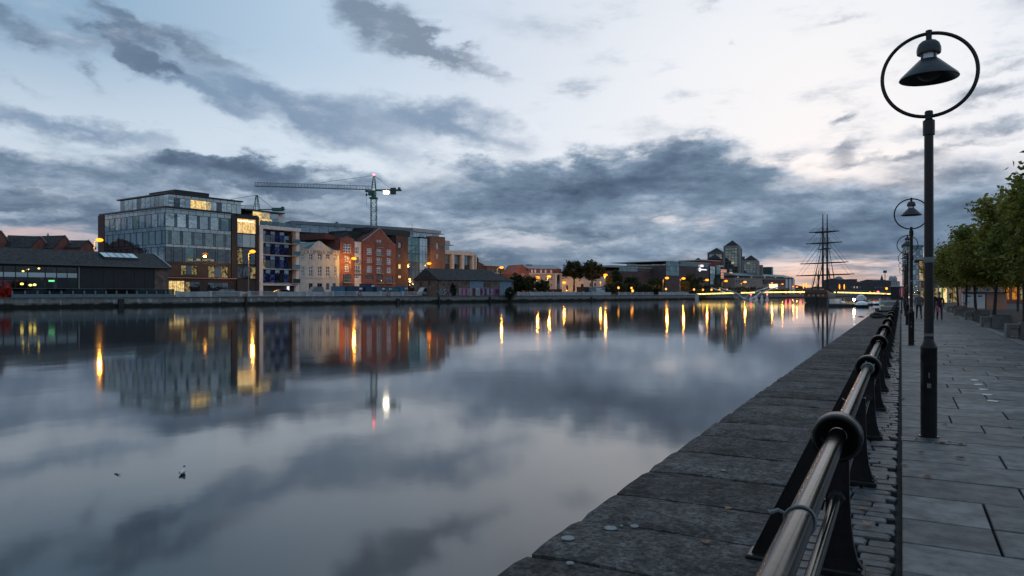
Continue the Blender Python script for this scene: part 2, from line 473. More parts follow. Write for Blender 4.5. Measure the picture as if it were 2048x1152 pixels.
EDGE, SETX, KX, KX2 = -2.03, -0.62, 3.28, 3.58
qg = MB().box(EDGE + .06, KX2, -8, 260, -.6, -.06)
quay = tag(qg.build('quay', M['joint']), None, None, None, 'structure')
qw = MB().box(EDGE + .08, EDGE + .7, -8, 260, -4, -.61)
tag(qw.build('quay_wall', M['coping']), None, None, None, 'structure')
gr = MB().quad((KX2 - .05, -8, -.03), (600, -8, -.03), (600, 900, -.03), (KX2 - .05, 900, -.03))
tag(gr.build('plaza_ground', M['gravel']), None, None, None, 'structure')

# coping stones
rc = random.Random(5)
def coping_mesh(ln, width, seed):
    r = random.Random(seed); bm = bmesh.new()
    nx, ny = 9, 5
    vs = [[None] * (ny + 1) for _ in range(nx + 1)]
    for i in range(nx + 1):
        for j in range(ny + 1):
            x = width * i / nx; y = ln * j / ny
            z = r.uniform(-.004, .004)
            if i == 0: x += r.uniform(-.007, .007); z -= .016
            if i == 1: z -= .004
            if j in (0, ny): z -= r.uniform(.008, .018); y += r.uniform(-.006, .006)
            vs[i][j] = bm.verts.new((x, y, z))
    for i in range(nx):
        for j in range(ny):
            bm.faces.new((vs[i][j], vs[i + 1][j], vs[i + 1][j + 1], vs[i][j + 1]))
    bd = [vs[i][0] for i in range(nx + 1)] + [vs[nx][j] for j in range(1, ny + 1)] + [vs[i][ny] for i in range(nx - 1, -1, -1)] + [vs[0][j] for j in range(ny - 1, 0, -1)]
    lo = [bm.verts.new((v.co.x, v.co.y, -.45)) for v in bd]
    for i in range(len(bd)):
        j = (i + 1) % len(bd); bm.faces.new((bd[j], bd[i], lo[i], lo[j]))
    bmesh.ops.recalc_face_normals(bm, faces=bm.faces)
    me = bpy.data.meshes.new('coping_stone'); bm.to_mesh(me); bm.free(); me.materials.append(M['coping'])
    me.shade_smooth()
    try: me.set_sharp_from_angle(angle=R(35))
    except Exception: pass
    return me
W_C = SETX - EDGE
CM = [coping_mesh(.83 - .032, W_C, s) for s in range(6)]
y = -1.1; k = 0
far_c = MB()
while y < 150:
    ln = .83 * rc.uniform(.86, 1.16)
    if y < 62:
        o = obj('coping_stone', CM[k % 6], quay, (EDGE + rc.uniform(-.006, .006), y, rc.uniform(-.006, .004)))
        o.scale[1] = ln / .83
    else:
        far_c.box(EDGE, SETX, y, y + ln - .02, -.45, rc.uniform(-.006, .004))
    y += ln; k += 1
tag(far_c.build('coping_row', M['coping'], quay), None, None, None, 'stuff')

# setts beside the railing
SM = []
for s in range(5):
    r = random.Random(40 + s); mb = MB()
    mb.v = []
    def jit(): return r.uniform(-.035, .035)
    lo_ = [(-.5, -.5), (.5, -.5), (.5, .5), (-.5, .5)]
    c8 = [(-.5, -.34), (-.43, -.5), (.43, -.5), (.5, -.34), (.5, .34), (.43, .5), (-.43, .5), (-.5, .34)]
    c8 = [(a + jit(), b_ + jit()) for a, b_ in c8]
    mb.v = [(a, b_, -.1) for a, b_ in c8] + [(a, b_, -.010 + r.uniform(-.003, .003)) for a, b_ in c8] + [(a * .94, b_ * .87, r.uniform(-.003, .003)) for a, b_ in c8]
    for q in (0, 8):
        for k in range(8): mb.f.append((q + k, q + (k + 1) % 8, q + 8 + (k + 1) % 8, q + 8 + k))
    mb.f.append(tuple(range(16, 24)))
    SM.append(mb.mesh('sett', M['sett'], False))
rs = random.Random(9); y = 2.6; ns = 0; far_s = MB()
while y < 90:
    dy = rs.uniform(.105, .15); x = SETX + .01 + rs.uniform(0, .06)
    while x < -.05:
        ln = min(rs.uniform(.17, .33), -.03 - x)
        if ln > .07:
            if ns < 298:
                o = obj('sett', SM[rs.randrange(5)], quay, (x + ln / 2, y + dy / 2, rs.uniform(-.022, -.006)), rs.uniform(-.04, .04))
                o.scale = (ln - .012, dy - .01, 1); ns += 1
            else:
                z = rs.uniform(-.03, -.01)
                far_s.box(x + .01, x + ln - .01, y + .01, y + dy - .01, -.1, z, .012)
        x += ln
    y += dy
tag(far_s.build('sett_strip', M['sett'], quay), None, None, None, 'stuff')

# paving slabs, laid in rows across the walk
rp = random.Random(21); y = 2.2; n = 0; far_p = MB()
LAMPS = [(0.27, 9.27), (0.27, 25.3), (0.27, 41.4), (0.27, 57.5), (0.27, 73.5), (0.27, 89.5)]
SLM = MB().box(-.5, .5, -.5, .5, -.06, 0).mesh('paving_slab', M['slab'])
def slab_mesh(lx, ly):
    return MB().box(0, lx, 0, ly, -.06, 0, .006).mesh('paving_slab', M['slab'])
cache = {}
while y < 140:
    dy = rp.choice((.56, .62, .65, .68, .72))
    x = 0.0 - rp.choice((0, .2, .35, .5))
    while x < KX:
        ln = rp.choice((.9, 1.05, 1.2, 1.35, 1.5))
        a, b = max(x, 0.0), min(x + ln, KX)
        if b - a > .12:
            z = rp.uniform(-.004, .003)
            if n < 299:
                key = (round(b - a, 2), dy)
                if key not in cache: cache[key] = slab_mesh(round(b - a, 2) - .018, dy - .018)
                obj('paving_slab', cache[key], quay, (a + .006, y + .006, z)); n += 1
            else:
                far_p.box(a + .006, b - .006, y + .006, y + dy - .006, -.06, z)
        x += ln
    y += dy
tag(far_p.build('paving_field', M['slab_far'], quay), None, None, None, 'stuff')
y = 2.0; n = 0; kb = MB().box(0, KX2 - KX - .01, 0, .9, -.1, .012, .008).mesh('edging_stone', M['kerb'])
while y < 130:
    obj('edging_stone', kb, quay, (KX + .005, y, rp.uniform(-.003, .003))); y += .912
# sett patch at the foot of the first lamps
for (lx, ly) in LAMPS[:2]:
    for i in range(4):
        for j in range(2):
            o = obj('sett', SM[(i + j) % 5], quay, (lx - .2 + i * .155, ly - .34 + j * .11, .008)); o.scale = (.14, .095, .3)

# metal studs set in the walk
pmat('stud', (.6, .62, .64), None, rough=.28, metal=1.0)
for i, (px, py) in enumerate([(1951, 761), (1958, 770), (1968, 779.5), (1975.6, 790), (1986.7, 802.7)]):
    p = G(px, py); st = MB().lathe([(.075, 0), (.075, .006), (.066, .010), (.0, .011)], 20)
    o = st.build('pavement_stud', M['stud'], None, False, (p.x, p.y, .002))
    tag(o, ['farthest', 'second farthest', 'middle', 'second nearest', 'nearest'][i] + ' of the five round metal studs set in the paving', 'paving stud', 'metal studs in the paving')

# ---------------------------------------------------------------- railing
rail = thing('quay_railing', 'black cast iron railing with ring headed posts along the quay edge', 'railing', (-.325, 0, 0))
Y0, STEP = 4.565, 2.195
# ring stanchion, local origin at foot of the rail axis
def post_body(ring):
    top = .66 if ring else .715
    prof = []
    right = [(.135, .03), (.105, .08), (.085, .16), (.072, .28), (.064, .45), (.062, top)]
    left = [(-.062, top), (-.062, .45), (-.062, .28), (-.07, .16), (-.085, .08), (-.11, .03)]
    m = MB().prism(right + left, 'y', -.032, .032)
    # raking strut to the river side
    m.prism([(-.12, .80 if ring else .70), (-.06, .74 if ring else .66), (-.38, .03), (-.475, .03)], 'y', -.03, .03)
    m.prism([(-.075, .34), (-.062, .40), (-.30, .30), (-.30, .25)], 'y', -.018, .018)
    return m.mesh('post', M['black_paint'])
bodyR, bodyP = post_body(True), post_body(False)
ringm = MB()
segs = 28
prof = [(.052, -.005), (.085, -.02), (.106, -.062), (.114, -.072), (.126, -.072), (.136, -.058), (.136, .058), (.126, .072), (.114, .072), (.106, .062), (.085, .02), (.052, .005)]
vs = []
for i in range(segs):
    a = 2 * math.pi * i / segs
    for (r, yy) in prof:
        ringm.v.append((r * math.cos(a), yy, .77 + r * math.sin(a)))
for i in range(segs):
    for k in range(len(prof)):
        j = (k + 1) % len(prof); i2 = (i + 1) % segs
        ringm.f.append((i * len(prof) + k, i * len(prof) + j, i2 * len(prof) + j, i2 * len(prof) + k))
ringm = ringm.mesh('ring', M['black_paint'], True)
saddle = MB().torus((0, 0, .77), .062, .012, 'y', 20, 6).mesh('clamp', M['black_paint'], True)
foot2 = MB().box(-.5, -.36, -.09, .09, 0, .028, .01).mesh('strut_foot', M['black_paint'])
foot = MB().box(-.12, .145, -.11, .11, 0, .03, .01)
for bx in (-.09, .115):
    pass
bolt = MB().lathe([(.014, .03), (.014, .045), (.008, .05)], 6).mesh('bolt', M['black_paint'])
foot = foot.mesh('base_plate', M['black_paint'])
seg_top = MB().tube([(0, 0, .77), (0, 2 * STEP, .77)], .050, 20, False).mesh('top_rail', M['worn_paint'], True)
seg_low = MB().tube([(0, 0, .43), (0, STEP, .43)], .028, 14, False).mesh('lower_rail', M['worn_paint'], True)
nut = MB().lathe([(.045, -.035), (.045, .035)], 6)
nut.v = [(v[0], v[2], v[1] + .43) for v in nut.v]
nut = nut.mesh('rail_nut', M['cap_paint'])
i = -2
yy = Y0 - 2 * STEP
while yy < 96:
    isr = (i % 2 == 0)
    p = obj('post', bodyR if isr else bodyP, rail, (0, yy, 0))
    obj('base_plate', foot, p); obj('strut_foot', foot2, p)
    if isr: obj('ring', ringm, p)
    if yy < 9:
        for bx in (-.09, .115):
            for by in (-.085, .085): obj('bolt', bolt, p, (bx, by, 0))
    if yy < 30: obj('rail_nut', nut, p, (0, -.06, 0))
    if isr: obj('top_rail', seg_top, rail, (0, yy, 0))
    obj('lower_rail', seg_low, rail, (0, yy, 0))
    i += 1; yy += STEP
# cloth sleeve and a cable tie on the rail
c = MB()
for k in range(2):
    pts = []
    for a in range(24):
        th = 2 * math.pi * a / 24
        pts.append((.058 * math.cos(th), k * .1, .77 + .058 * math.sin(th)))
    c.tube(pts + [pts[0]], .008, 6, False)
for a in range(7):
    th = math.pi * (a - .5) / 5.2
    r1 = .06; r2 = .088 if a % 2 else .07
    c.quad((r1 * math.cos(th), .01, .77 + r1 * math.sin(th)), (r2 * math.cos(th + .3), .07, .77 + r2 * math.sin(th + .3)), (r1 * math.cos(th + .6), .09, .77 + r1 * math.sin(th + .6)))
pmat('sleeve', (.16, .17, .18), (.25, .25, .26), 20, .7)
c.tube([(0, -.0, .77), (0, .09, .77)], .0565, 16, False)
o = c.build('rail_sleeve', M['sleeve'], None, False, (-.325, Y0 + 2 * STEP - .16, 0))
tag(o, 'grey torn sleeve wrapped round the top rail at the second ring', 'sleeve')
ct = MB(); pts = []
for a in range(25):
    th = 2 * math.pi * a / 24
    pts.append((.054 * math.cos(th), .01 * math.sin(th * 2), .77 + .054 * math.sin(th)))
ct.tube(pts, .005, 6, False)
ct.tube([(-.05, 0, .79), (-.075, -.005, .80), (-.10, .0, .785), (-.112, .01, .79)], [.006, .008, .009, .004], 6)
pt = G(1610, 1010, .83)
o = ct.build('cable_tie', M['tape'], None, True, (-.325, pt.y, 0)); tag(o, 'pale cable tie knotted round the nearest top rail', 'cable tie')

# ---------------------------------------------------------------- ring lamps on the walk
pmat('lamp_glass', (.75, .77, .78), None, rough=.25, spec=.6)
pmat('lamp_under', (.06, .06, .055), (.09, .085, .08), 10, .5)
lamp = thing('street_lamp', 'tall black lamp post with a hood inside a ring, nearest on the walk', 'street lamp', (*LAMPS[0], 0), 0, 'ring headed lamps on the walk')
base = MB().lathe([(.105, 0), (.105, .012), (.082, .014), (.082, .97), (.086, .985), (.086, 1.0), (.072, 1.03), (.052, 1.075), (.052, 1.1)], 24).build('base', M['black_paint'], lamp, True)
MB().box(-.02, .02, -.0845, -.08, .55, .60).build('sticker', M['tape'], base)
MB().box(-.006, .006, -.0846, -.08, .66, .72).build('sticker', M['tape'], base)
pole = MB().lathe([(.048, 1.09), (.046, 3.40)], 20).build('pole', M['black_paint'], lamp, True)
MB().lathe([(.0495, 1.94), (.0495, 2.0)], 20).build('sticker', M['tape'], pole)
MB().lathe([(.0502, 1.12), (.0502, 1.15)], 20).build('sticker', M['tape'], pole)
MB().lathe([(.060, 3.36), (.060, 3.52), (.045, 3.53), (.036, 3.54), (.036, 3.57), (.042, 3.575), (.042, 3.62), (.034, 3.63)], 20).build('collar', M['black_paint'], lamp, True)
MB().torus((0, 0, 4.03), .462, .020, 'y', 64, 12).build('ring', M['black_paint'], lamp, True)
MB().lathe([(.03, 4.40), (.03, 4.49), (.033, 4.49), (.033, 4.525), (.02, 4.53)], 14).build('top_stub', M['black_paint'], lamp, True)
hood = MB().lathe([(.0, 4.205), (.098, 4.20), (.285, 4.015), (.297, 3.99), (.292, 3.985), (.10, 4.17), (.0, 4.175)], 36).build('hood', M['cap_paint'], lamp, True)
MB().ball((0, 0, 4.07), .13, 18, 10, (1, 1, .8)).build('diffuser', M['lamp_under'], hood, True)
MB().lathe([(.080, 4.20), (.080, 4.285)], 20).build('glass', M['lamp_glass'], lamp, True)
cap = MB().lathe([(.118, 4.265), (.122, 4.29), (.120, 4.33), (.105, 4.375), (.075, 4.405), (.0, 4.42)], 24).build('cap', M['cap_paint'], lamp, True)
for a in (0.6, 2.2, 3.8, 5.4):
    MB().box(-.009, .009, -.004, .004, 4.19, 4.30).build('bracket', M['cap_paint'], lamp, False, (.088 * math.cos(a), .088 * math.sin(a), 0))
WORDS = ['', 'second', 'third', 'fourth', 'fifth', 'sixth']
for i, (lx, ly) in enumerate(LAMPS):
    if i: dup(lamp, (lx, ly, 0), None, WORDS[i] + ' of the black ring headed lamps along the walk')

# ================================================================ far bank
GZ = 0.9
pmat('far_ground', (.05, .05, .05), (.085, .083, .08), .6, .9)
QP = [(-900, 70), (0, 107), (200, 118), (500, 140), (860, 174), (1100, 200), (1320, 236), (1390, 250), (1600, 345), (1720, 560)]
QW = [(ray(x)[0] * d, ray(x)[1] * d) for x, d in QP]
def qd(x, back=0.0):       # depth along pixel column x of the far quay edge, moved back from the water by `back` metres
    a, b = ray(x)
    for i in range(len(QW) - 1):
        (x0, y0), (x1, y1) = QW[i], QW[i + 1]
        ln = math.hypot(x1 - x0, y1 - y0); nx, ny = -(y1 - y0) / ln, (x1 - x0) / ln
        x0 += nx * back; y0 += ny * back; x1 += nx * back; y1 += ny * back
        den = a * (y1 - y0) - b * (x1 - x0)
        if abs(den) < 1e-9: continue
        d = (x0 * (y1 - y0) - y0 * (x1 - x0)) / den
        s = (b * d - y0) / (y1 - y0)
        if -1e-6 <= s <= 1.000001 and d > 0: return d
    return 200.0
mb = MB()
outer = [(x - 2500, y) for x, y in QW]
for i in range(len(QW) - 1):
    mb.quad((*outer[i], GZ), (*QW[i], GZ), (*QW[i + 1], GZ), (*outer[i + 1], GZ))
mb.quad((*outer[-1], GZ), (*QW[-1], GZ), (30, 760, GZ), (30, 6000, GZ), (-6000, 6000, GZ), (-6000, outer[-1][1], GZ))
tag(mb.build('far_ground', M['far_ground']), None, None, None, 'structure')
def qwall_mat():
    m = bpy.data.materials.new('far_wall'); m.use_nodes = True
    t = NT(m.node_tree); b = t.n['Principled BSDF']
    pos = t.n.new('ShaderNodeNewGeometry').outputs['Position']
    x, y, z = t.sep(pos)
    hz = t.comb(t.m('MULTIPLY', t.m('ADD', x, y), .7), 0.0, t.m('MULTIPLY', z, .25))
    st = t.smooth(t.noise(hz, 1.1, 5, .7), .42, .66)
    c = t.mix(t.noise(pos, .8, 6, .65), (.17, .16, .14, 1), (.42, .39, .36, 1))
    c = t.mix(t.m('MULTIPLY', t.smooth(t.noise(t.comb(t.m('MULTIPLY', t.m('SUBTRACT', y, t.m('MULTIPLY', x, .2)), 1.0), 0.0, t.m('MULTIPLY', z, .10)), .9, 4, .75), .53, .60), t.m('SUBTRACT', 1.0, t.smooth(y, 95, 130))), c, (.55, .56, .58, 1))
    wet = t.m('SUBTRACT', 1.0, t.smooth(t.m('ADD', z, t.m('MULTIPLY', t.m('SUBTRACT', t.noise(pos, .5, 4, .6), .5), 1.1)), -.30, .10))
    c = t.mix(wet, c, t.mix(st, (.008, .010, .007, 1), (.022, .024, .015, 1)))
    br = t.n.new('ShaderNodeTexBrick'); br.inputs['Scale'].default_value = 1.0
    t.put(br.inputs['Vector'], t.comb(y, z, 0.0)); br.inputs['Brick Width'].default_value = 1.3; br.inputs['Row Height'].default_value = .48; br.inputs['Mortar Size'].default_value = .03
    br.inputs['Color1'].default_value = (1, 1, 1, 1); br.inputs['Color2'].default_value = (.75, .75, .75, 1); br.inputs['Mortar'].default_value = (.45, .45, .45, 1)
    c = t.mix(1.0, c, br.outputs[0], 'MULTIPLY')
    t.put(b.inputs['Base Color'], c); b.inputs['Roughness'].default_value = .85
    MATS['far_wall'] = m
qwall_mat()
mb = MB()
for i in range(len(QW) - 1):
    (x0, y0), (x1, y1) = QW[i], QW[i + 1]
    mb.quad((x0, y0, -4), (x1, y1, -4), (x1, y1, GZ - .2), (x0, y0, GZ - .2))
tag(mb.build('far_quay_wall', M['far_wall']), None, None, None, 'structure')
pmat('far_coping', (.09, .085, .08), (.16, .15, .145), 1.2, .8)
cp = bpy.data.objects['far_quay_wall']
for i in range(len(QW) - 1):
    (x0, y0), (x1, y1) = QW[i], QW[i + 1]
    ln = math.hypot(x1 - x0, y1 - y0); n = max(1, int(ln / 6)); rz = math.atan2(y1 - y0, x1 - x0)
    if i in (0,): n = 4
    me = MB().box(.01, ln / n - .03, -.08, .7, -.2, .02).mesh('coping_stone', M['far_coping'])
    for k in range(n):
        obj('coping_stone', me, cp, (x0 + (x1 - x0) * k / n, y0 + (y1 - y0) * k / n, GZ), rz)

# ---------------------------------------------------------------- facade helpers
def Q1(X, Y): return X / 4.1143, 360 + Y / 4.1143
def Q2(X, Y): return 180 + X / 4.431, 360 + Y / 4.431
def Q3(X, Y): return 450 + X / 4.1135, 340 + Y / 4.1135
def Q4(X, Y): return 660 + X / 5.12, 430 + Y / 5.12
def Q5(X, Y): return 1000 + X / 6.0235, 480 + Y / 6.0235
def Q6(X, Y): return 1280 + X / 5.689, 460 + Y / 5.689
def Q7(X, Y): return 1560 + X / 5.01, 420 + Y / 5.01
def QA(X, Y): return 440 + X / 5.761, 400 + Y / 5.761
def QG(X, Y): return 820 + X / 8.904, 520 + Y / 8.904
class Fac:
    """A facade plane of a building: local x to the right, y into the building, z up from the ground."""
    def __init__(self, root, A, B, zg=GZ):
        self.root = root; self.A = Vector(A[:2]); self.B = Vector(B[:2]); self.zg = zg
        self.e = (self.B - self.A).normalized(); self.L = (self.B - self.A).length
        self.rz = math.atan2(self.e.y, self.e.x)
        self.q = lambda Xx, Yy: (Xx, Yy)
    def u(self, X, Y=0):
        a, b = ray(self.q(X, Y)[0])
        den = self.e.x * b - self.e.y * a
        return (self.A.y * a - self.A.x * b) / den
    def z(self, X, Y):
        px, py = self.q(X, Y); a, b = ray(px); u = self.u(X, Y)
        p = self.A + self.e * u; d = p.y / b if abs(b) > abs(a) else p.x / a
        return CZ - (py - HY) * d / F - self.zg
    def r(self, X0, X1, Y0, Y1):     # zoom rectangle -> local rectangle
        xm, ym = (X0 + X1) / 2, (Y0 + Y1) / 2
        return (self.u(X0), self.u(X1), self.z(xm, Y1), self.z(xm, Y0))
    def put(self, name, mb, mat, parent=None, smooth=False):
        me = mb.mesh(name, mat, smooth) if isinstance(mb, MB) else mb
        o = obj(name, me, parent or self.root)
        if parent is None:
            rel = self.A - Vector(self.root.location[:2])
            o.location = (rel.x, rel.y, self.zg - self.root.location.z); o.rotation_euler[2] = self.rz
        return o
    def world(self, u, v=0.0):
        n = Vector((-self.e.y, self.e.x)); p = self.A + self.e * u + n * v
        return Vector((p.x, p.y, self.zg))
    def side(self, left=True, depth=20.0):
        n = Vector((-self.e.y, self.e.x))
        if left: return Fac(self.root, self.A + n * depth, self.A, self.zg)
        return Fac(self.root, self.B, self.B + n * depth, self.zg)
def wall(fac, x0, x1, z0, z1, holes, mat, depth=.28, gable=None, name='wall', y=0.0):
    m = MB()
    xs = sorted({x0, x1, *[min(max(v, x0), x1) for h in holes for v in h[:2]]}); zs = sorted({z0, z1, *[min(max(v, z0), z1) for h in holes for v in h[2:4]]})
    for i in range(len(xs) - 1):
        for j in range(len(zs) - 1):
            cx, cz = (xs[i] + xs[i + 1]) / 2, (zs[j] + zs[j + 1]) / 2
            if any(h[0] < cx < h[1] and h[2] < cz < h[3] for h in holes): continue
            m.quad((xs[i], y, zs[j]), (xs[i + 1], y, zs[j]), (xs[i + 1], y, zs[j + 1]), (xs[i], y, zs[j + 1]))
    for h in holes:
        a, b, c, d = h[:4]; e = y + depth
        m.quad((a, y, c), (a, y, d), (a, e, d), (a, e, c)); m.quad((b, y, c), (b, e, c), (b, e, d), (b, y, d))
        m.quad((a, y, c), (a, e, c), (b, e, c), (b, y, c)); m.quad((a, y, d), (b, y, d), (b, e, d), (a, e, d))
    if gable:
        m.prism(gable, 'y', y, y + .35)
    return fac.put(name, m, mat)
def window(fac, h, frame, pane, nx=2, nz=2, y=.16, bar=.09, parent=None, sill=None):
    a, b, c, d = h[:4]; m = MB(); t = .07
    m.box(a, a + bar, y, y + t, c, d); m.box(b - bar, b, y, y + t, c, d)
    m.box(a + bar, b - bar, y, y + t, c, c + bar); m.box(a + bar, b - bar, y, y + t, d - bar, d)
    for i in range(1, nx):
        x = a + (b - a) * i / nx; m.box(x - bar * .45, x + bar * .45, y + .004, y + t - .004, c + bar, d - bar)
    for k in range(1, nz):
        z = c + (d - c) * k / nz; m.box(a + bar, b - bar, y + .008, y + t - .008, z - bar * .4, z + bar * .4)
    w = fac.put('window', m, frame, parent)
    obj('pane', MB().box(a, b, y + .03, y + .042, c, d).mesh('pane', pane), w)
    if sill: obj('sill', MB().box(a - .08, b + .08, -.08, y, c - .13, c - .004).mesh('sill', sill), w)
    return w
def glaze(fac, xs, zs, pick, y=-.03, gap=.05, t=.05, name='glass_pane', parent=None):
    for i in range(len(xs) - 1):
        for j in range(len(zs) - 1):
            mt = pick(i, j)
            if mt is None: continue
            fac.put(name, MB().box(xs[i] + gap, xs[i + 1] - gap, y, y + t, zs[j] + gap, zs[j + 1] - gap), mt, parent)
def lin(a, b, n): return [a + (b - a) * i / n for i in range(n + 1)]

pmat('brick_red', (.205, .075, .057), (.30, .115, .088), .9, .85, detail=8)
pmat('brick_dark', (.085, .047, .04), (.13, .072, .058), .9, .85)
pmat('brick_old', (.11, .078, .062), (.24, .155, .12), 1.3, .9, contrast=(.4, .62))
pmat('brick_brown', (.17, .095, .07), (.24, .135, .10), .8, .85)
pmat('dark_clad', (.017, .016, .019), (.024, .023, .026), .6, .55)
pmat('dark_metal', (.02, .021, .024), None, rough=.4)
pmat('bronze_clad', (.05, .032, .024), (.075, .048, .036), .7, .6)
pmat('white_render', (.66, .65, .65), (.78, .77, .76), .8, .8)
pmat('mill_render', (.42, .46, .45), (.54, .57, .56), .7, .85)
pmat('stone', (.52, .49, .455), (.64, .60, .56), .9, .8)
pmat('stone_grey', (.36, .355, .35), (.46, .455, .45), .9, .8)
pmat('concrete', (.45, .44, .44), (.62, .61, .60), 1.5, .85)
pmat('slate', (.030, .028, .029), (.085, .078, .076), 2.2, .9, contrast=(.32, .68), spec=.2, detail=9)
pmat('roof_green', (.13, .20, .20), (.18, .25, .25), 1.0, .6)
pmat('roof_lead', (.16, .19, .21), (.22, .25, .27), 1.0, .5)
pmat('roof_red', (.10, .035, .028), (.15, .05, .04), 1.4, .85)
pmat('white_frame', (.85, .84, .83), None, rough=.5)
pmat('mid_frame', (.16, .165, .17), None, rough=.5)
pmat('letter', (.20, .125, .11), None, rough=.8)
pmat('lamp_metal', (.20, .19, .18), None, rough=.5)
pmat('crane_green', (.030, .115, .075), (.045, .15, .10), 2, .55)
pmat('crane_grey', (.18, .20, .21), None, rough=.5)
pmat('cable', (.04, .04, .042), None, rough=.6)
pmat('cont_blue', (.03, .13, .23), (.045, .17, .28), .8, .55)
pmat('cont_navy', (.018, .045, .095), (.03, .06, .12), .8, .55)
pmat('cont_teal', (.05, .12, .15), (.07, .16, .19), .8, .55)
pmat('red_paint', (.45, .05, .05), None, rough=.5)
pmat('pale_blue', (.19, .26, .34), (.24, .31, .39), 1.1, .65)
pmat('bal_steel', (.13, .19, .21), (.16, .22, .24), 2, .45)
glassmat('glass_sky', .72, (.84, .92, .90), (.06, .085, .085), .02, .02)
glassmat('glass_side', .38, (.70, .85, .92), (.03, .045, .055), .02, .02)
glassmat('glass_mid', .36, (.78, .90, .88), (.03, .048, .05), .02, .03)
glassmat('glass_dark', .16, (.8, .88, .92), (.012, .015, .018), .03, .02)
glassmat('glass_green', .30, (.62, .88, .84), (.02, .042, .045), .02, .02)
glassmat('spandrel', .42, (.88, .95, .94), (.20, .26, .26), .08)
glassmat('glass_bal', .22, (.7, .9, .9), (.02, .045, .05), .03)
emat('lit_warm', (1.0, .70, .30), .95, .45, 1.6)
emat('lit_yellow', (1.0, .76, .32), .95, .55, 1.8)
emat('lit_pale', (.95, .85, .58), .45, .5, 1.5)
emat('lit_dim', (.9, .74, .36), .30, .96, 1.6)
emat('lit_blue', (.06, .10, .30), .32, .95, 1.6)
emat('lit_dimblue', (.035, .05, .16), .22, .9, 1.3)
emat('lit_orange', (1.0, .42, .07), .5, .7, 1.5)
emat('sodium', (1.0, .23, .012), 3.6)
emat('globe', (1.0, .34, .04), 2.8)
emat('white_lamp', (1.0, .86, .58), 30.0)
emat('red_lamp', (1.0, .06, .08), 12.0)

# building line: parallel to the office front, set back behind the quay road
def bl(x):
    a, b = ray(x)
    return -160.4 / (a - .1158 * b)
def BP(x, back=0.0):
    d = bl(x); a, b = ray(x)
    p = Vector((a * d, b * d)); e = Vector((.115, .9934)); n = Vector((-e.y, e.x))
    return p + n * back
def mkfac(label, name, cat, A, B, q):
    r = thing(name, label, cat, (A[0], A[1], GZ)); f = Fac(r, A, B); f.q = q; return f

# ---------------------------------------------------------------- glass office block
q = Q2
f = mkfac('six storey glass office block with set back penthouse and dark lower floors', 'office_building', 'building', BP(330.7), BP(517), Q2)
office = f
rr = random.Random(3)
LV = [f.z(668, v) for v in (975, 880, 868, 852, 735, 722, 590, 565, 445, 410, 290, 255, 232)]
zg0, zgt, zs0, zs1, z1t, z2b, z2t, z3b, z3t, z4b, z4t, z5b, ztop = 0.0, *LV[1:]
u1 = f.u(1250); u2 = f.u(1300); uE = f.L
sd = f.side(True, 30.6); sd.q = Q2; Ls = sd.L
f.put('structure', MB().box(.25, uE - .05, .25, 28, 0, ztop - .02), M['dark_clad'])
f.put('floor_band', MB().box(-.15, u1, -.15, .2, z1t - .1, z2b), M['dark_metal'])
f.put('parapet', MB().box(-.2, u1 + .1, -.2, .3, ztop - .25, ztop + .1), M['dark_metal'])
sd.put('parapet', MB().box(-.1, Ls - .2, -.2, .3, ztop - .25, ztop + .1), M['dark_metal'])
def wide_narrow(L, n, off=0.0, fr=.22):
    xs = [0.0]; st = L / n
    for i in range(n):
        xs += [st * (i + 1 - fr) - off * st, st * (i + 1) - off * st]
    xs = [max(0, min(L, v)) for v in xs]
    if off: xs.append(L)
    return xs
RIBB = [('glass_sky', .42, 0), ('glass_sky', .30, .5), ('glass_dark', .22, 0)]
for (a, b, off, main) in ((z4b, z4t, 0, 'glass_sky'), (z3b, z3t, .5, 'glass_mid'), (z2b, z2t, .3, 'glass_dark')):
    xs = wide_narrow(u1, 6, off)
    glaze(f, xs, [a, b], lambda i, j: M['glass_dark'] if i % 2 else (M[main] if rr.random() > .2 else M['glass_green']))
for (a, b) in ((z4t, z5b), (z5b, ztop - .3), (z3t, z4b), (z2t, z3b)):
    glaze(f, lin(0, u1, 9), [a, b], lambda i, j: M['spandrel'])
# lit interior band of the second storey (string lights in the windows)
f.put('lit_ceiling', MB().box(u1 * .30, u1 * .72, -.045, -.035, z2b + .45, z2b + .95), M['lit_dim'])
# first floor and ground floor
hs_ = [f.r(808, 950, 758, 840), f.r(1048, 1225, 765, 865)]
wall(f, 0, u1, zs1, z1t - .1, hs_, M['bronze_clad'], .4, name='brick_floor', y=-.05)
for h in hs_:
    xs = lin(h[0], h[1], 3 if h[1] - h[0] < 7 else 4)
    glaze(f, xs, [h[2], h[3]], lambda i, j: M['lit_dim'] if (i % 2 == 0) else M['glass_dark'], y=.2, name='window_pane')
f.put('sign_band', MB().box(0, u2, -.22, .1, zs0, zs0 + .22), pmat('pink_band', (.45, .22, .18), None, rough=.6))
f.put('ground_wall', MB().box(0, u2, .2, .24, 0, zs0 - .01), M['dark_clad'])
glaze(f, lin(f.u(700), f.u(838), 4), [0.2, zgt - .3], lambda i, j: M['lit_yellow'], y=.1, name='shop_window')
glaze(f, lin(f.u(845), f.u(975), 3), [0.2, zgt - .5], lambda i, j: M['lit_dim'] if i == 0 else M['glass_dark'], y=.1, name='shop_window')
glaze(f, lin(f.u(1045), f.u(1225), 3), [0.2, zgt - .6], lambda i, j: M['glass_dark'], y=.1, name='shop_window')
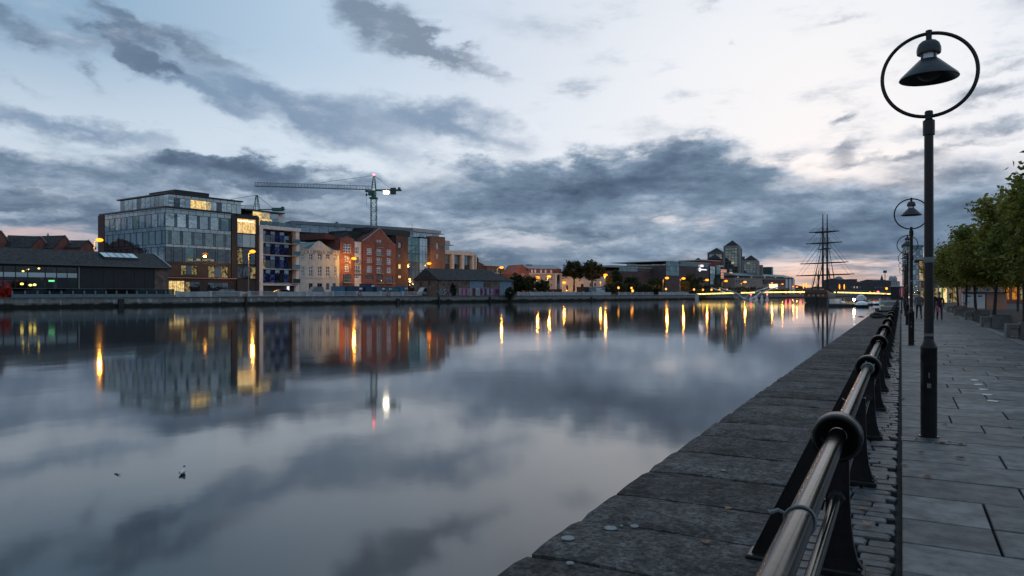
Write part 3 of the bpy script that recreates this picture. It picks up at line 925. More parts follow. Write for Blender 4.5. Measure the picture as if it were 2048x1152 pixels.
# dark stair strip and the bay with the bright meeting room
f.put('stair_wall', MB().box(u1 + .05, u2, -.25, .3, zs0 + .3, f.z(1275, 318)), M['dark_clad'])
fb = f; fb_q = f.q; f.q = QA
bx0, bx1 = f.u(195), f.u(410)
f.put('bay_wall', MB().box(u2 + .02, bx0, -.25, .3, 0, f.z(160, 172)), M['dark_clad'])
f.put('bay_wall', MB().box(bx1, uE, -.25, .3, 0, f.z(425, 190)), M['dark_clad'])
f.put('bay_wall', MB().box(bx0, bx1, -.25, .3, f.z(300, 212), f.z(300, 182)), M['dark_clad'])
zb = [f.z(300, v) for v in (1030, 930, 905, 765, 740, 560, 545, 395, 385, 218)]
for (a, b, pk) in ((zb[2], zb[3], ['glass_dark', 'glass_dark', 'lit_dim']), (zb[4], zb[5], ['lit_dim', 'glass_dark', 'glass_dark']), (zb[6], zb[7], ['glass_side', 'spandrel', 'spandrel']), (zb[8], zb[9], ['lit_warm', 'lit_warm', 'lit_warm'])):
    glaze(f, [bx0, bx0 + (bx1 - bx0) * .3, bx0 + (bx1 - bx0) * .72, bx1], [a, b], lambda i, j: M[pk[i]], y=.02, name='bay_pane')
for v in (zb[3], zb[5], zb[7]): f.put('floor_band', MB().box(bx0, bx1, -.2, .2, v - .02, v + .18), M['dark_metal'])
f.put('light_strip', MB().box(bx0 + .2, bx1 - .6, -.03, .0, zb[9] - .75, zb[9] - .45), emat('strip', (1.0, .78, .38), 2.6))
f.put('ground_wall', MB().box(u2 + .02, uE, -.1, .2, 0, zb[1]), M['dark_clad'])
f.q = Q2
# left side: long glazed flank with slim dark openers
LS = [(z4b, z4t, 0), (z3b, z3t, .4), (z2b, z2t, 0)]
for (a, b, off) in LS:
    xs = wide_narrow(Ls - 2.6, 10, off, .17)
    xs = [v + 2.5 for v in xs]
    glaze(sd, xs, [a, b], lambda i, j: M['glass_dark'] if i % 2 else M['glass_side'] if rr.random() > .12 else M['glass_green'])
for (a, b) in ((z4t, z5b), (z5b, ztop - .3), (z3t, z4b), (z2t, z3b), (z1t, z2b)):
    glaze(sd, lin(2.5, Ls - .05, 14), [a, b], lambda i, j: M['glass_side'])
sd.put('end_wall', MB().box(-.6, 2.45, -.15, 1.0, 0, ztop - .3), M['brick_dark'])
# penthouse
pf = Fac(f.root, f.world(1.4, 1.2), f.world(f.u(1365), 1.2)); pf.q = Q2
ph0, ph1 = ztop + .1, pf.z(695, 122)
pf.put('penthouse_core', MB().box(.2, pf.L - .1, .15, 22, ph0, ph1), M['dark_clad'])
pf.put('penthouse_roof', MB().box(-.4, pf.L + .3, -.5, 23, ph1, ph1 + .3), M['dark_metal'])
pick = ['glass_sky', 'glass_dark', 'glass_sky', 'glass_sky', 'lit_yellow', 'lit_warm', 'lit_yellow', 'lit_pale', 'glass_sky', 'glass_dark', 'glass_sky', 'glass_sky', 'glass_sky', 'spandrel']
glaze(pf, lin(0, pf.L, 14), [ph0, ph1 - .75], lambda i, j: M[pick[i]], y=0.0)
glaze(pf, lin(0, pf.L, 10), [ph1 - .75, ph1], lambda i, j: M['spandrel'], y=0.0)
ps = pf.side(True, 22)
glaze(ps, lin(0, ps.L, 11), [ph0, ph1 - .1], lambda i, j: M['glass_side'] if i % 4 else M['glass_dark'], y=0.0)
pf.put('plant_room', MB().box(3, pf.L * .62, 2.5, 14, ph1 + .3, ph1 + 1.6), M['dark_clad'])

# ---------------------------------------------------------------- white framed apartment block with blue lit rooms
f = mkfac('white framed apartment block with blue lit rooms and glass balconies', 'apartment_building', 'building', BP(517.2), BP(597.4), QA)
E = f.L
f.put('core', MB().box(.3, E - .3, 1.6, 18, 0, f.z(700, 330)), M['brick_dark'])
zt0, zt1 = f.z(480, 330), f.z(480, 290)
f.put('frame_post', MB().box(0, f.u(480), -.6, 1.6, 0, zt1), M['white_render'])
f.put('frame_post', MB().box(f.u(868), E, -.3, 1.6, 0, zt1 - .3), M['white_render'])
f.put('frame_beam', MB().box(f.u(480), E + .3, -.6, 1.6, zt0, zt1 - .004), M['white_render'])
fl = [f.z(640, v) for v in (955, 790, 632, 490, 350)]     # floor levels
for i in range(4):
    a, b = fl[i], fl[i + 1]
    f.put('floor_slab', MB().box(f.u(481), f.u(890), -.5, 1.6, a - .3, a), M['stone_grey'])
    xs = lin(f.u(484), f.u(805), 6)
    mm = [['lit_blue', 'lit_dimblue', 'lit_blue', 'lit_dimblue', 'glass_dark', 'lit_blue'], ['lit_dim', 'glass_dark', 'glass_dark', 'lit_dimblue', 'lit_blue', 'lit_dimblue'],
          ['glass_dark', 'glass_dark', 'lit_dimblue', 'lit_blue', 'lit_dimblue', 'lit_dimblue'], ['glass_green', 'glass_dark', 'glass_dark', 'lit_dimblue', 'lit_blue', 'glass_side']][i]
    glaze(f, xs, [a, a + (b - a) * .62], lambda k, j: M[mm[k]], y=.5, gap=.06)
    glaze(f, xs, [a + (b - a) * .62, b - .3], lambda k, j: M['glass_side'] if (k + i) % 2 else M['lit_dimblue'], y=.5, gap=.06)
    bx = f.u(808); f.put('balcony_recess', MB().box(bx, f.u(868), 1.3, 1.5, a, b - .3), M['brick_dark'])
    f.put('balcony_glass', MB().box(bx + .1, f.u(893), -1.15, -1.1, a + .02, a + 1.15), M['glass_bal'])
    f.put('balcony_floor', MB().box(bx, f.u(893), -1.2, -.5, a - .2, a + .01), M['stone_grey'])
f.put('ground_beam', MB().box(f.u(481), f.u(868), -.4, 1.6, f.z(640, 985), fl[0] - .3), M['white_render'])
f.put('ground_void', MB().box(f.u(481), f.u(868), .6, .8, 0, f.z(640, 985)), M['dark_clad'])
f.put('lit_sign', MB().box(f.u(783), f.u(806), .3, .4, .3, f.z(795, 995)), emat('sign_white', (.95, .9, 1.0), 1.2))
# penthouse with terrace
pf = Fac(f.root, f.world(f.u(446), 2.4), f.world(f.u(735), 2.4)); pf.q = QA
p0, p1 = zt1 + .02, pf.z(560, 150)
pf.put('penthouse_core', MB().box(.1, pf.L + 2.5, .3, 10, p0, p1), M['white_render'])
pf.put('penthouse_roof', MB().box(-3.2, pf.L + 1.4, -1.0, 11, p1, p1 + .35), M['dark_metal'])
glaze(pf, lin(0, pf.L, 4), [p0, p0 + (p1 - p0) * .55], lambda i, j: M[['lit_yellow', 'lit_warm', 'lit_yellow', 'glass_side'][i]], y=0)
glaze(pf, lin(0, pf.L, 3), [p0 + (p1 - p0) * .55, p1], lambda i, j: M[['lit_yellow', 'lit_pale', 'glass_side'][i]], y=0)
glaze(f, lin(f.u(450), f.u(870), 6), [zt1, zt1 + 1.15], lambda i, j: M['glass_bal'], y=-.3, name='balustrade_pane', gap=.03)
pmat('hedge', (.012, .022, .012), (.03, .05, .025), 5, .9)
for xx in (490, 540, 588, 632, 682, 812):
    uu = f.u(xx); f.put('planter_bush', MB().ball((uu, .4, zt1 + .85), .42, 8, 5, (1, 1, 1.25)), M['hedge'])

# ---------------------------------------------------------------- Mill building with painted lettering
f = mkfac('pale green rendered mill with stepped parapet and faded painted lettering', 'mill_building', 'building', BP(597.8), BP(679.5), Q3)
E = f.L
wn = []
for (a, b) in ((630, 652), (692, 722), (765, 797), (832, 862), (900, 920)):
    wn += [f.r(a, b, 690, 740), f.r(a, b, 790, 875)]
gw = [f.r(a, b, 932, 985) for (a, b) in ((690, 722), (760, 800), (832, 858), (885, 912))]
ez = f.z(650, 650)
gab = [(f.u(690), ez - .01), (f.u(880), ez - .01), (f.u(875), ez + .25), (f.u(838), f.z(838, 630)), (f.u(790), f.z(790, 588)), (f.u(775), f.z(775, 583)), (f.u(760), f.z(760, 588)), (f.u(720), f.z(720, 626)), (f.u(695), ez + .2)]
wall(f, 0, E, 0, ez, wn + gw, M['mill_render'], gable=gab)
for h in wn: window(f, h, M['white_frame'], M['glass_dark'], 2, 2 if h[3] - h[2] < 2 else 3, sill=M['stone_grey'], bar=.14)
for h in gw: window(f, h, M['mid_frame'], M['glass_dark'], 2, 1)
f.put('string_course', MB().box(0, E, -.1, -.002, f.z(800, 893), f.z(800, 888)), M['mill_render'])
f.put('coping', MB().box(0, f.u(690), -.12, .3, ez, ez + .14), M['stone_grey'])
f.put('coping', MB().box(f.u(882), E, -.12, .3, ez, ez + .14), M['stone_grey'])
f.put('structure', MB().box(.05, E - .05, .36, 16, 0, ez - .1), M['mill_render'])
rdg = f.z(775, 590)
f.put('roof', MB().prism([(.1, ez - .1), (f.u(775), rdg), (E - .1, ez - .1)], 'y', .4, 16), M['roof_green'])
tc = bpy.data.curves.new('lettering', 'FONT'); tc.body = 'COLUMBIA MILLS'; tc.extrude = .01; tc.align_x = 'LEFT'
tc.size = 1.0; tc.materials.append(M['letter'])
tmp = bpy.data.objects.new('tmp', tc); COL.objects.link(tmp); bpy.context.view_layer.update()
tme = bpy.data.meshes.new_from_object(tmp.evaluated_get(bpy.context.evaluated_depsgraph_get())); bpy.data.objects.remove(tmp)
x0, x1 = f.u(614), f.u(936); wd = max(v.co.x for v in tme.vertices) - min(v.co.x for v in tme.vertices)
zt = f.z(775, 660); zb_ = f.z(775, 695); rel = f.A - Vector(f.root.location[:2]); p = rel + f.e * x0 - Vector((-f.e.y, f.e.x)) * .03
par = list(range(len(tme.vertices)))
def find(i_):
    while par[i_] != i_: par[i_] = par[par[i_]]; i_ = par[i_]
    return i_
for ed in tme.edges: par[find(ed.vertices[0])] = find(ed.vertices[1])
isl = {}
for pg in tme.polygons: isl.setdefault(find(pg.vertices[0]), []).append(tuple(pg.vertices))
for fs in isl.values():
    ids = sorted({i_ for q_ in fs for i_ in q_}); mp = {i_: k for k, i_ in enumerate(ids)}
    me_ = bpy.data.meshes.new('painted_letter'); me_.from_pydata([tuple(tme.vertices[i_].co) for i_ in ids], [], [tuple(mp[i_] for i_ in q_) for q_ in fs]); me_.materials.append(M['letter'])
    to = obj('painted_letter', me_, f.root); to.rotation_euler = (R(90), 0, f.rz); to.location = (p.x, p.y, zb_); to.scale = ((x1 - x0) / wd, (zt - zb_) / .72, 1)
f.put('drain_pipe', MB().box(.05, .16, -.12, -.01, 0, ez), M['dark_metal'])
f.put('drain_pipe', MB().box(E - .2, E - .09, -.12, -.01, 0, ez), M['stone_grey'])

# ---------------------------------------------------------------- red brick apartments with gables
f = mkfac('red brick apartment block with a big and a small gable', 'apartment_building', 'building', BP(680.0), BP(791.5), Q4)
E = f.L
s1, s2, s3 = f.u(252), f.u(333), E
H1 = [f.r(135, 215, 300, 390), f.r(145, 200, 420, 480), f.r(148, 198, 505, 578), f.r(132, 220, 605, 690)]
H2 = [f.r(256, 312, 325, 395), f.r(258, 312, 425, 495), f.r(256, 322, 515, 595), f.r(258, 312, 605, 650)]
H3 = [f.r(375, 430, 340, 405), f.r(375, 430, 432, 490), f.r(375, 430, 520, 588), f.r(360, 445, 615, 655),
      f.r(475, 530, 255, 330), f.r(475, 530, 345, 415), f.r(475, 530, 436, 508), f.r(475, 530, 526, 595), f.r(478, 540, 617, 695),
      f.r(580, 630, 355, 415), f.r(580, 630, 442, 505), f.r(580, 630, 535, 595), f.r(570, 645, 622, 695)]
e1, e3 = f.z(180, 250), f.z(340, 268)
wall(f, 0, s1, 0, e1, H1, M['brick_red'], gable=[(0, e1 - .01), (s1, e1 - .01), (s1, e1 + .05), (f.u(215), f.z(215, 232)), (f.u(185), f.z(185, 215)), (f.u(150), f.z(150, 232)), (0, e1 + .3)])
wall(f, s1, s2, 0, f.z(290, 272), H2, M['white_render'], name='recess_wall', y=.5)
pk = (f.u(510), f.z(510, 135))
topw = e3
wall(f, s2, s3, 0, topw, [h for h in H3 if h[3] <= topw] , M['brick_red'])
hB = H3[4]
wl = MB()
# gable above the eaves, split round the top window of the middle column
gx0, gx1 = s2, s3
def gz(x):
    if x < pk[0]: tt = (x - gx0) / (pk[0] - gx0); return topw + (pk[1] - topw) * max(0, tt) ** 1.08
    tt = (gx1 - x) / (gx1 - pk[0]); return topw - .6 + (pk[1] - topw + .6) * max(0, tt) ** 1.08
xs = sorted(set(lin(gx0, hB[0], 8) + [hB[0], pk[0], hB[1]] + lin(hB[1], gx1, 8)))
for i in range(len(xs) - 1):
    a, b = xs[i], xs[i + 1]; z0 = hB[3] if hB[0] <= (a + b) / 2 <= hB[1] and hB[3] > topw else topw
    za, zb2 = max(gz(a), z0), max(gz(b), z0)
    wl.quad((a, 0, z0), (b, 0, z0), (b, 0, zb2), (a, 0, za)); wl.quad((a, 0, za), (b, 0, zb2), (b, .4, zb2), (a, .4, za))
f.put('gable', wl, M['brick_red'])
f.put('gable_coping', MB().tube([(x, .1, gz(x) + .06) for x in xs], .13, 5), M['stone_grey'])
for h in H1[:3] + H3[:3] + H3[9:12]: window(f, h, M['white_frame'], M['glass_dark'] if rr.random() < .5 else M['glass_side'], 4 if h[1] - h[0] > 3 else 3, 3, bar=.13)
for h in [H1[3], H3[3], H3[8], H3[12]]: window(f, h, M['mid_frame'], M['glass_dark'], 4, 1)
for h in H2: window(f, h, M['white_frame'], M['glass_side'], 3, 2, y=.62, bar=.12)
for h in H3[4:8]: window(f, h, M['white_frame'], M['glass_side'], 3, 3, bar=.12)
for h in H3[4:9] + H2[1:3] + [H1[3], H3[12]]:
    yb = .5 if h in H2 else 0
    f.put('balcony', MB().box(h[0] - .2, h[1] + .2, yb - .7, yb - .02, h[2] - .2, h[2] - .05), M['stone_grey'])
    rb = MB().box(h[0] - .2, h[1] + .2, yb - .72, yb - .66, h[2] + .9, h[2] + .98)
    for xx in lin(h[0] - .2, h[1] + .14, 9): rb.box(xx, xx + .05, yb - .71, yb - .67, h[2] - .05, h[2] + .9)
    f.put('railing', rb, M['mid_frame'])
f.put('structure', MB().box(.05, s1 - .05, .45, 14, 0, e1 - .2).box(s1, s2, .85, 14, 0, e1 - .5).box(s2 + .05, s3 - .05, .45, 14, 0, topw - .1), M['brick_red'])
f.put('roof', MB().prism([(s2, topw - .1), (pk[0], pk[1] - .1), (s3, topw - .6)], 'y', .45, 15), M['roof_red'])
f.put('roof', MB().prism([(-4, e1 - .2), (-4, e1 + 1.6), (s1 + .2, e1 - .1)], 'y', 2.0, 15), M['roof_red'])
ta = f.u(195); tb = f.u(335); tz = f.z(265, 262)
f.put('attic_roof', MB().prism([(ta, tz - .6), (f.u(262), f.z(262, 168)), (tb, tz - .6)], 'y', 3, 9), M['slate'])
f.put('attic_roof', MB().box(f.u(262), f.u(460), 4.5, 14, e1, f.z(370, 160)), M['slate'])
window(f, f.r(283, 315, 240, 268), M['white_frame'], M['glass_side'], 2, 1, y=2.9)

# ---------------------------------------------------------------- corner office: brown brick and glass
f = mkfac('brown brick office with a glass corner tower and stone roof storey', 'office_building', 'building', BP(792), BP(888), Q4)
E = f.L
g0, g1, b0 = f.u(800), f.u(1010), f.u(1015)
f.put('structure', MB().box(.1, E - .1, .9, 30, 0, f.z(800, 232)), M['brick_dark'])
hb = [f.r(700, 732, 282, 338), f.r(700, 732, 400, 445), f.r(700, 732, 502, 552), f.r(700, 732, 618, 650)]
wall(f, 0, g0, 0, f.z(740, 216), hb, M['brick_dark'], name='brick_wall')
for i, h in enumerate(hb): window(f, h, M['dark_metal'], M['lit_yellow'] if i >= 2 else M['glass_side'], 1, 1)
zt_ = f.z(910, 235)
zs = [0.3] + lin(f.z(910, 470), zt_, 3)
zs = lin(.3, zt_, 7)
mid = g0 + (g1 - g0) * .55
glaze(f, lin(g0, mid, 3), zs, lambda i, j: M['glass_dark'] if j < 4 else M['glass_green'], y=.25)
glaze(f, lin(mid, g1, 3), zs, lambda i, j: (M['glass_sky'] if j > 2 else M['glass_side']), y=.05)
hb = [f.r(1075, 1097, 290, 348), f.r(1075, 1095, 400, 445)]
wall(f, b0, E, 0, f.z(1090, 220), hb, M['brick_brown'], name='brick_wall', y=-.5)
for h in hb: window(f, h, M['white_frame'], M['glass_sky'], 1, 1, y=-.35)
f.put('brick_return', MB().box(b0 - .3, b0, -.5, 1.0, 0, f.z(1015, 218)), M['brick_dark'])
f.put('emblem', MB().torus((f.u(1130), -.53, f.z(1130, 340)), .85, .09, 'y', 24, 6).torus((f.u(1130), -.53, f.z(1130, 340)), .5, .08, 'y', 18, 6), pmat('emblem', (.06, .17, .15), None, rough=.6))
pf = Fac(f.root, f.world(f.u(905), 2.0), f.world(E + 1.2, 2.0)); pf.q = Q4
r0, r1, r2 = pf.z(1000, 222), pf.z(1000, 185), pf.z(1000, 148)
glaze(pf, lin(0, pf.L - 1, 8), [r0 - .5, r1], lambda i, j: M['glass_sky'], y=.3)
pf.put('roof_core', MB().box(-20, pf.L - 1.2, .45, 24, r0 - .6, r1), M['dark_clad'])
pf.put('roof_band', MB().box(-.6, pf.L - .6, -.2, 24, r1 + .2, r2), M['stone_grey'])
pf.put('roof_slab', MB().box(-.6, pf.L + .6, -.6, 24, r1, r1 + .2), M['stone_grey'])
ls = Fac(f.root, f.world(-13.0, 10.0), f.world(f.u(905), 2.0)); ls.q = Q4
ls.put('roof_band', MB().box(-16, ls.L - .3, -.1, .5, r1 + .2, r2), M['roof_lead'])
glaze(ls, lin(-16, ls.L - .3, 14), [r0 - .8, r1 + .15], lambda i, j: M['glass_side'], y=0)
ls.put('roof_core', MB().box(-16, ls.L - 1, .6, 10, r0 - 3, r2 - .1), M['dark_clad'])
pf.put('mast', MB().tube([(-.3, .5, r2), (-.3, .5, r2 + 1.4)], .06, 5), M['dark_metal'])

# ---------------------------------------------------------------- stone framed office with tall columns
f = mkfac('pale stone office with tall columns and one lit yellow window', 'office_building', 'building', BP(888.4), BP(955), Q4)
E = f.L
z0, z1 = f.z(1200, 400), f.z(1200, 360)
f.put('structure', MB().box(.2, E - .1, 1.6, 22, 0, z1 - .3), M['dark_clad'])
f.put('cornice', MB().box(0, f.u(1472), -.3, 1.6, z0, z1), M['stone'])
for a, b in ((1245, 1266), (1345, 1368), (1452, 1472)):
    f.put('column', MB().box(f.u(a), f.u(b), -.3, 1.2, 0, z0 - .002), M['stone'])
f.put('column', MB().box(f.u(1498), E, .3, 1.2, 0, z0 + .4), M['stone'])
zs = lin(.3, z0, 4)
edges = [0, f.u(1245), f.u(1266), f.u(1345), f.u(1368), f.u(1452), f.u(1472), f.u(1498)]
for k in (0, 2, 4, 6):
    glaze(f, lin(edges[k], edges[k + 1], 2 if k < 6 else 1), zs, lambda i, j: M['lit_yellow'] if (k == 4 and j == 1) else (M['glass_side'] if j == 3 else M['glass_dark']), y=1.0, gap=.08)
pf = Fac(f.root, f.world(0, 4), f.world(f.u(1318), 4)); pf.q = Q4
r0, r1, r2 = z1 - .3, pf.z(1250, 312), pf.z(1250, 268)
pf.put('roof_core', MB().box(0.2, pf.L, .4, 12, r0, r1), M['dark_clad'])
glaze(pf, lin(0, pf.L, 5), [r0, r1], lambda i, j: M['glass_sky'], y=.2)
pf.put('roof_slab', MB().box(-.2, pf.L + 1.6, -.6, 12, r1, r1 + .2), M['stone_grey'])
pf.put('roof_screen', MB().box(0, pf.L, .0, 12, r1 + .2, r2), M['stone_grey'])

# ---------------------------------------------------------------- brown building with a blue grey roof
f = mkfac('brown building with blue grey roof lit orange by a street lamp', 'building', 'building', BP(956), BP(1008), Q4)
E = f.L
fz = f.z(1690, 525); hb = [f.r(1620, 1650, 560, 585), f.r(1665, 1690, 560, 585), f.r(1712, 1745, 560, 590), f.r(1620, 1745, 600, 625)]
f.put('gable_wall', MB().prism([(0, 0), (f.u(1600), 0), (f.u(1600), fz), (0, f.z(1520, 475))], 'y', 0, 6), M['brick_dark'])
wall(f, f.u(1601), E, 0, fz, hb, M['brick_brown'], y=-.2)
for h in hb: window(f, h, M['mid_frame'], M['glass_dark'], 2, 1, y=0)
f.put('structure', MB().box(f.u(1601), E, .3, 12, 0, fz - .1), M['brick_brown'])
f.put('roof', MB().prism([(-.6, fz), (10, fz + 3.2), (12, fz)], 'x', f.u(1560), f.u(1725)), M['roof_lead'])
f.put('balcony', MB().box(f.u(1601), E + .4, -1.1, -.21, f.z(1690, 600), f.z(1690, 592)), M['stone'])
f.put('roof_vent', MB().ball((f.u(1628), 6, fz + 2.6), 1.1, 8, 5), M['dark_metal'])

# ---------------------------------------------------------------- long dark roof and gables behind (left)
for i, (px, y0, y1, pk_, w_) in enumerate([((0, 62), 560, 520, 420, 0), ((250, 415), 575, 560, 470, 1), ((445, 610), 590, 565, 460, 2), ((665, 780), 600, 560, 500, 3)]):
    a, b = Q1(px[0], 0)[0], Q1(px[1], 0)[0]
    d = 178 + i * 3
    A = P(a - (18 if i == 0 else 0), 0, d); B = P(b, 0, d + 6)
    f = mkfac(['red brick gabled house at the left edge behind the dark warehouse', 'red brick gabled house with slate roof, second behind the warehouse', 'red brick gabled house with pale verge, third behind the warehouse', 'small red brick gable tucked against the glass office block'][i], 'gabled_house', 'house', A, B, Q1)
    f.root['group'] = 'gabled brick houses behind the warehouse'
    ez = f.z(px[0] + 10, y1 if i else 500); pz = f.z((px[0] + px[1]) / 2, pk_ if i else 425); E = f.L
    pxm = E * (.5 if i else .55)
    f.put('wall', MB().prism([(0, 0), (E, 0), (E, ez), (pxm, pz), (0, ez)], 'y', 0, 24), M['brick_red'])
    f.put('roof', MB().prism([(pxm, pz + .15), (E + .3, ez + .15), (E + .3, ez - .1), (pxm, pz - .1)], 'y', -.05, 24), M['slate'])
    f.put('roof', MB().prism([(pxm, pz + .15), (pxm, pz - .1), (-.3, ez - .1), (-.3, ez + .15)], 'y', -.05, 24), M['slate'])
    f.put('verge', MB().tube([(pxm, -.1, pz + .2), (E + .3, -.1, ez + .2)], .22, 4), M['stone_grey'])
f = mkfac('long slate roofed brick range behind the warehouse', 'brick_range', 'building', P(Q1(62, 0)[0], 0, 205), P(Q1(480, 0)[0], 0, 212), Q1)
E = f.L; ez = f.z(200, 515); pz = f.z(200, 447)
f.put('wall', MB().box(0, E, 0, 12, 0, ez), M['brick_red'])
f.put('roof', MB().prism([(-.3, ez), (6, pz), (12.3, ez)], 'x', 0, E), M['slate'])
f.put('gable_stone', MB().prism([(f.u(365), ez), (f.u(425), ez), (f.u(395), pz + .8)], 'y', -.5, 3), M['stone_grey'])

# ---------------------------------------------------------------- dark warehouse with glass front
A = P(-120, 0, qd(-60, 4.5)); B = P(336.6, 0, qd(336.6, 4.5))
A = Vector((*[(ray(-60)[0] * qd(-60, 4.5)), (ray(-60)[1] * qd(-60, 4.5))],)); B = Vector((ray(336.6)[0] * qd(336.6, 4.5), ray(336.6)[1] * qd(336.6, 4.5)))
f = mkfac('long dark quayside warehouse with slate roof and glazed front', 'warehouse', 'warehouse', A, B, Q1)
wh = f; E = f.L; ez = f.z(1330, 715)
gx = f.u(640); px_ = f.u(1270)
f.put('structure', MB().box(gx + .3, E - .3, .5, 11, 0, ez - .2), M['dark_clad'])
n = 6; xs = lin(gx + .45, px_, 7)
for i in range(7): f.put('wall_panel', MB().box(xs[i] + .015, xs[i + 1] - .015, 0, .4, 0, ez - .15), M['dark_clad'])
f.put('brick_pier', MB().box(px_ + .01, E, -.08, .5, 0, ez - .05), M['brick_old'])
f.put('end_wall', MB().prism([(.4, 0), (11, 0), (11, ez), (5.6, ez + 2.4), (.4, ez)], 'x', E - .4, E - .01), M['brick_old'])
f.put('drain_pipe', MB().tube([(gx + .15, -.1, 0), (gx + .15, -.1, ez - .1)], .16, 8), M['lamp_metal'])
pzr = ez + 2.6
f.put('roof', MB().prism([(-.5, ez - .1), (5.6, pzr), (11.6, ez - .1), (11.6, ez - .3), (5.6, pzr - .25), (-.5, ez - .3)], 'x', -4, E + .3), M['slate'])
f.put('gutter', MB().tube([(-4, -.5, ez - .22), (E + .3, -.5, ez - .22)], .12, 6), M['dark_metal'])
f.put('verge', MB().tube([(E + .25, -.55, ez), (E + .25, 5.6, pzr + .12)], .15, 4), M['stone_grey'])
# roof light of five panes
sx0, sx1 = f.u(905), f.u(1190)
f.put('skylight_frame', MB().prism([(2.2, ez + 1.1), (4.2, ez + 1.95), (4.2, ez + 2.35), (2.2, ez + 1.5)], 'x', sx0, sx1), M['dark_metal'])
for i in range(5):
    a, b = sx0 + (sx1 - sx0) * i / 5 + .08, sx0 + (sx1 - sx0) * (i + 1) / 5 - .08
    f.put('skylight_pane', MB().quad((a, 2.25, ez + 1.56), (b, 2.25, ez + 1.56), (b, 4.15, ez + 2.37), (a, 4.15, ez + 2.37)), M['glass_sky'])
# glazed part: panes, transom, inside
f.put('fascia', MB().box(-4, gx, -.1, .4, f.z(300, 712), ez - .25), M['dark_clad'])
zt0, zt1 = f.z(300, 800), f.z(300, 762)
xs = [f.u(v) for v in (-250, -110, 27, 128, 228, 372, 465, 552, 636)]
for i in range(len(xs) - 1):
    f.put('transom_panel', MB().box(xs[i] + .06, xs[i + 1] - .06, -.02, .03, zt0, zt1), M['spandrel'])
    f.put('mullion', MB().box(xs[i] - .06, xs[i] + .06, -.08, .12, 0, ez - .3), M['dark_metal'])
gl = bpy.data.materials.new('clear_glass'); gl.use_nodes = True
t = NT(gl.node_tree); t.n.clear(); tr = t.n.new('ShaderNodeBsdfTransparent'); tr.inputs[0].default_value = (.75, .8, .8, 1)
gg = t.n.new('ShaderNodeBsdfGlossy'); gg.inputs['Roughness'].default_value = .02; gg.inputs[0].default_value = (.8, .85, .9, 1)
fr = t.n.new('ShaderNodeFresnel'); fr.inputs[0].default_value = 1.5
x = t.n.new('ShaderNodeMixShader'); t.l.new(fr.outputs[0], x.inputs[0]); t.l.new(tr.outputs[0], x.inputs[1]); t.l.new(gg.outputs[0], x.inputs[2])
o_ = t.n.new('ShaderNodeOutputMaterial'); t.l.new(x.outputs[0], o_.inputs[0]); MATS['clear_glass'] = gl
for i in range(len(xs) - 1):
    f.put('glass_pane', MB().box(xs[i] + .06, xs[i + 1] - .06, 0, .02, .05, zt0 - .03), M['clear_glass'])
    f.put('glass_pane', MB().box(xs[i] + .06, xs[i + 1] - .06, 0, .02, zt1 + .03, f.z(300, 714)), M['clear_glass'])
f.put('back_wall', MB().box(-4, gx, 9.5, 9.8, 0, ez), M['dark_clad'])
f.put('floor', MB().box(-4, gx, .2, 9.4, -.02, .04), M['dark_clad'])
# things inside the glazed hall
def wp(fac, X, Y, v):       # world point at facade zoom X, Y moved v metres inside
    px, py = fac.q(X, Y); a, b = ray(px); u = fac.u(X, Y); p0 = fac.A + fac.e * u; d = (p0.y / b) + v
    return Vector((a * d, b * d, CZ - (py - HY) * d / F))
emat('red_glow', (1.0, .05, .03), .13, .9, 1.8); emat('exit_green', (.25, 1.0, .35), 1.6); emat('bulb', (1.0, .66, .14), 5.0)
pmat('red_car', (.55, .03, .02), None, rough=.3)
def lounge(X0, X1, Y0, Y1, lbl, mat):
    p = wp(f, (X0 + X1) / 2, Y1, 3.0); q_ = wp(f, X1, Y0, 3.0); p0 = wp(f, X0, Y1, 3.0)
    wd = (q_ - p0).length * .9; h = q_.z - p.z
    r = thing('bar_counter', lbl, 'counter', (p.x, p.y, GZ + .04), f.rz)
    MB().box(-wd / 2, wd / 2, 0, .8, .0, max(.5, p.z + h - GZ - .1)).build('front', mat, r)
    MB().box(-wd / 2 - .1, wd / 2 + .1, -.1, .95, max(.5, p.z + h - GZ - .1), max(.6, p.z + h - GZ)).build('top', M['white_frame'], r)
lounge(8, 88, 828, 880, 'glowing red bar counter behind the glass of the warehouse', M['red_glow'])
for (X, Y, m_, nm, lbl) in [(190, 750, 'bulb', 'hanging_lamp', 'yellow hanging lamp in the warehouse, leftmost'), (230, 735, 'bulb', 'hanging_lamp', 'yellow hanging lamp in the warehouse above the transom'), (320, 728, 'bulb', 'hanging_lamp', 'small yellow hanging lamp under the warehouse eaves'),
                            (250, 865, 'bulb', 'table_lamp', 'yellow table lamp low behind the warehouse glass'), (180, 855, 'bulb', 'table_lamp', 'yellow table lamp beside the red counter'), (140, 830, 'red_glow', 'table_lamp', 'red lamp right of the glowing counter'), (345, 815, 'red_glow', 'table_lamp', 'small red lamp in the middle of the glazed hall'), (285, 862, 'bulb', 'table_lamp', 'rightmost of the low yellow table lamps')]:
    p = wp(f, X, Y, 4.0); r = thing(nm, lbl, 'lamp', tuple(p), 0, 'lamps in the warehouse')
    if nm == 'hanging_lamp':
        MB().ball((0, 0, 0), .22, 8, 5, (1.2, .6, .6)).build('bulb', M[m_], r); MB().tube([(0, 0, .1), (0, 0, 1.5)], .02, 4).build('cord', M['cable'], r)
    else:
        MB().ball((0, 0, 0), .26, 8, 5, (1, 1, .7)).build('shade', M[m_], r); MB().tube([(0, 0, -(p.z - GZ - .04)), (0, 0, -.1)], .05, 5).build('stem', M['cable'], r)
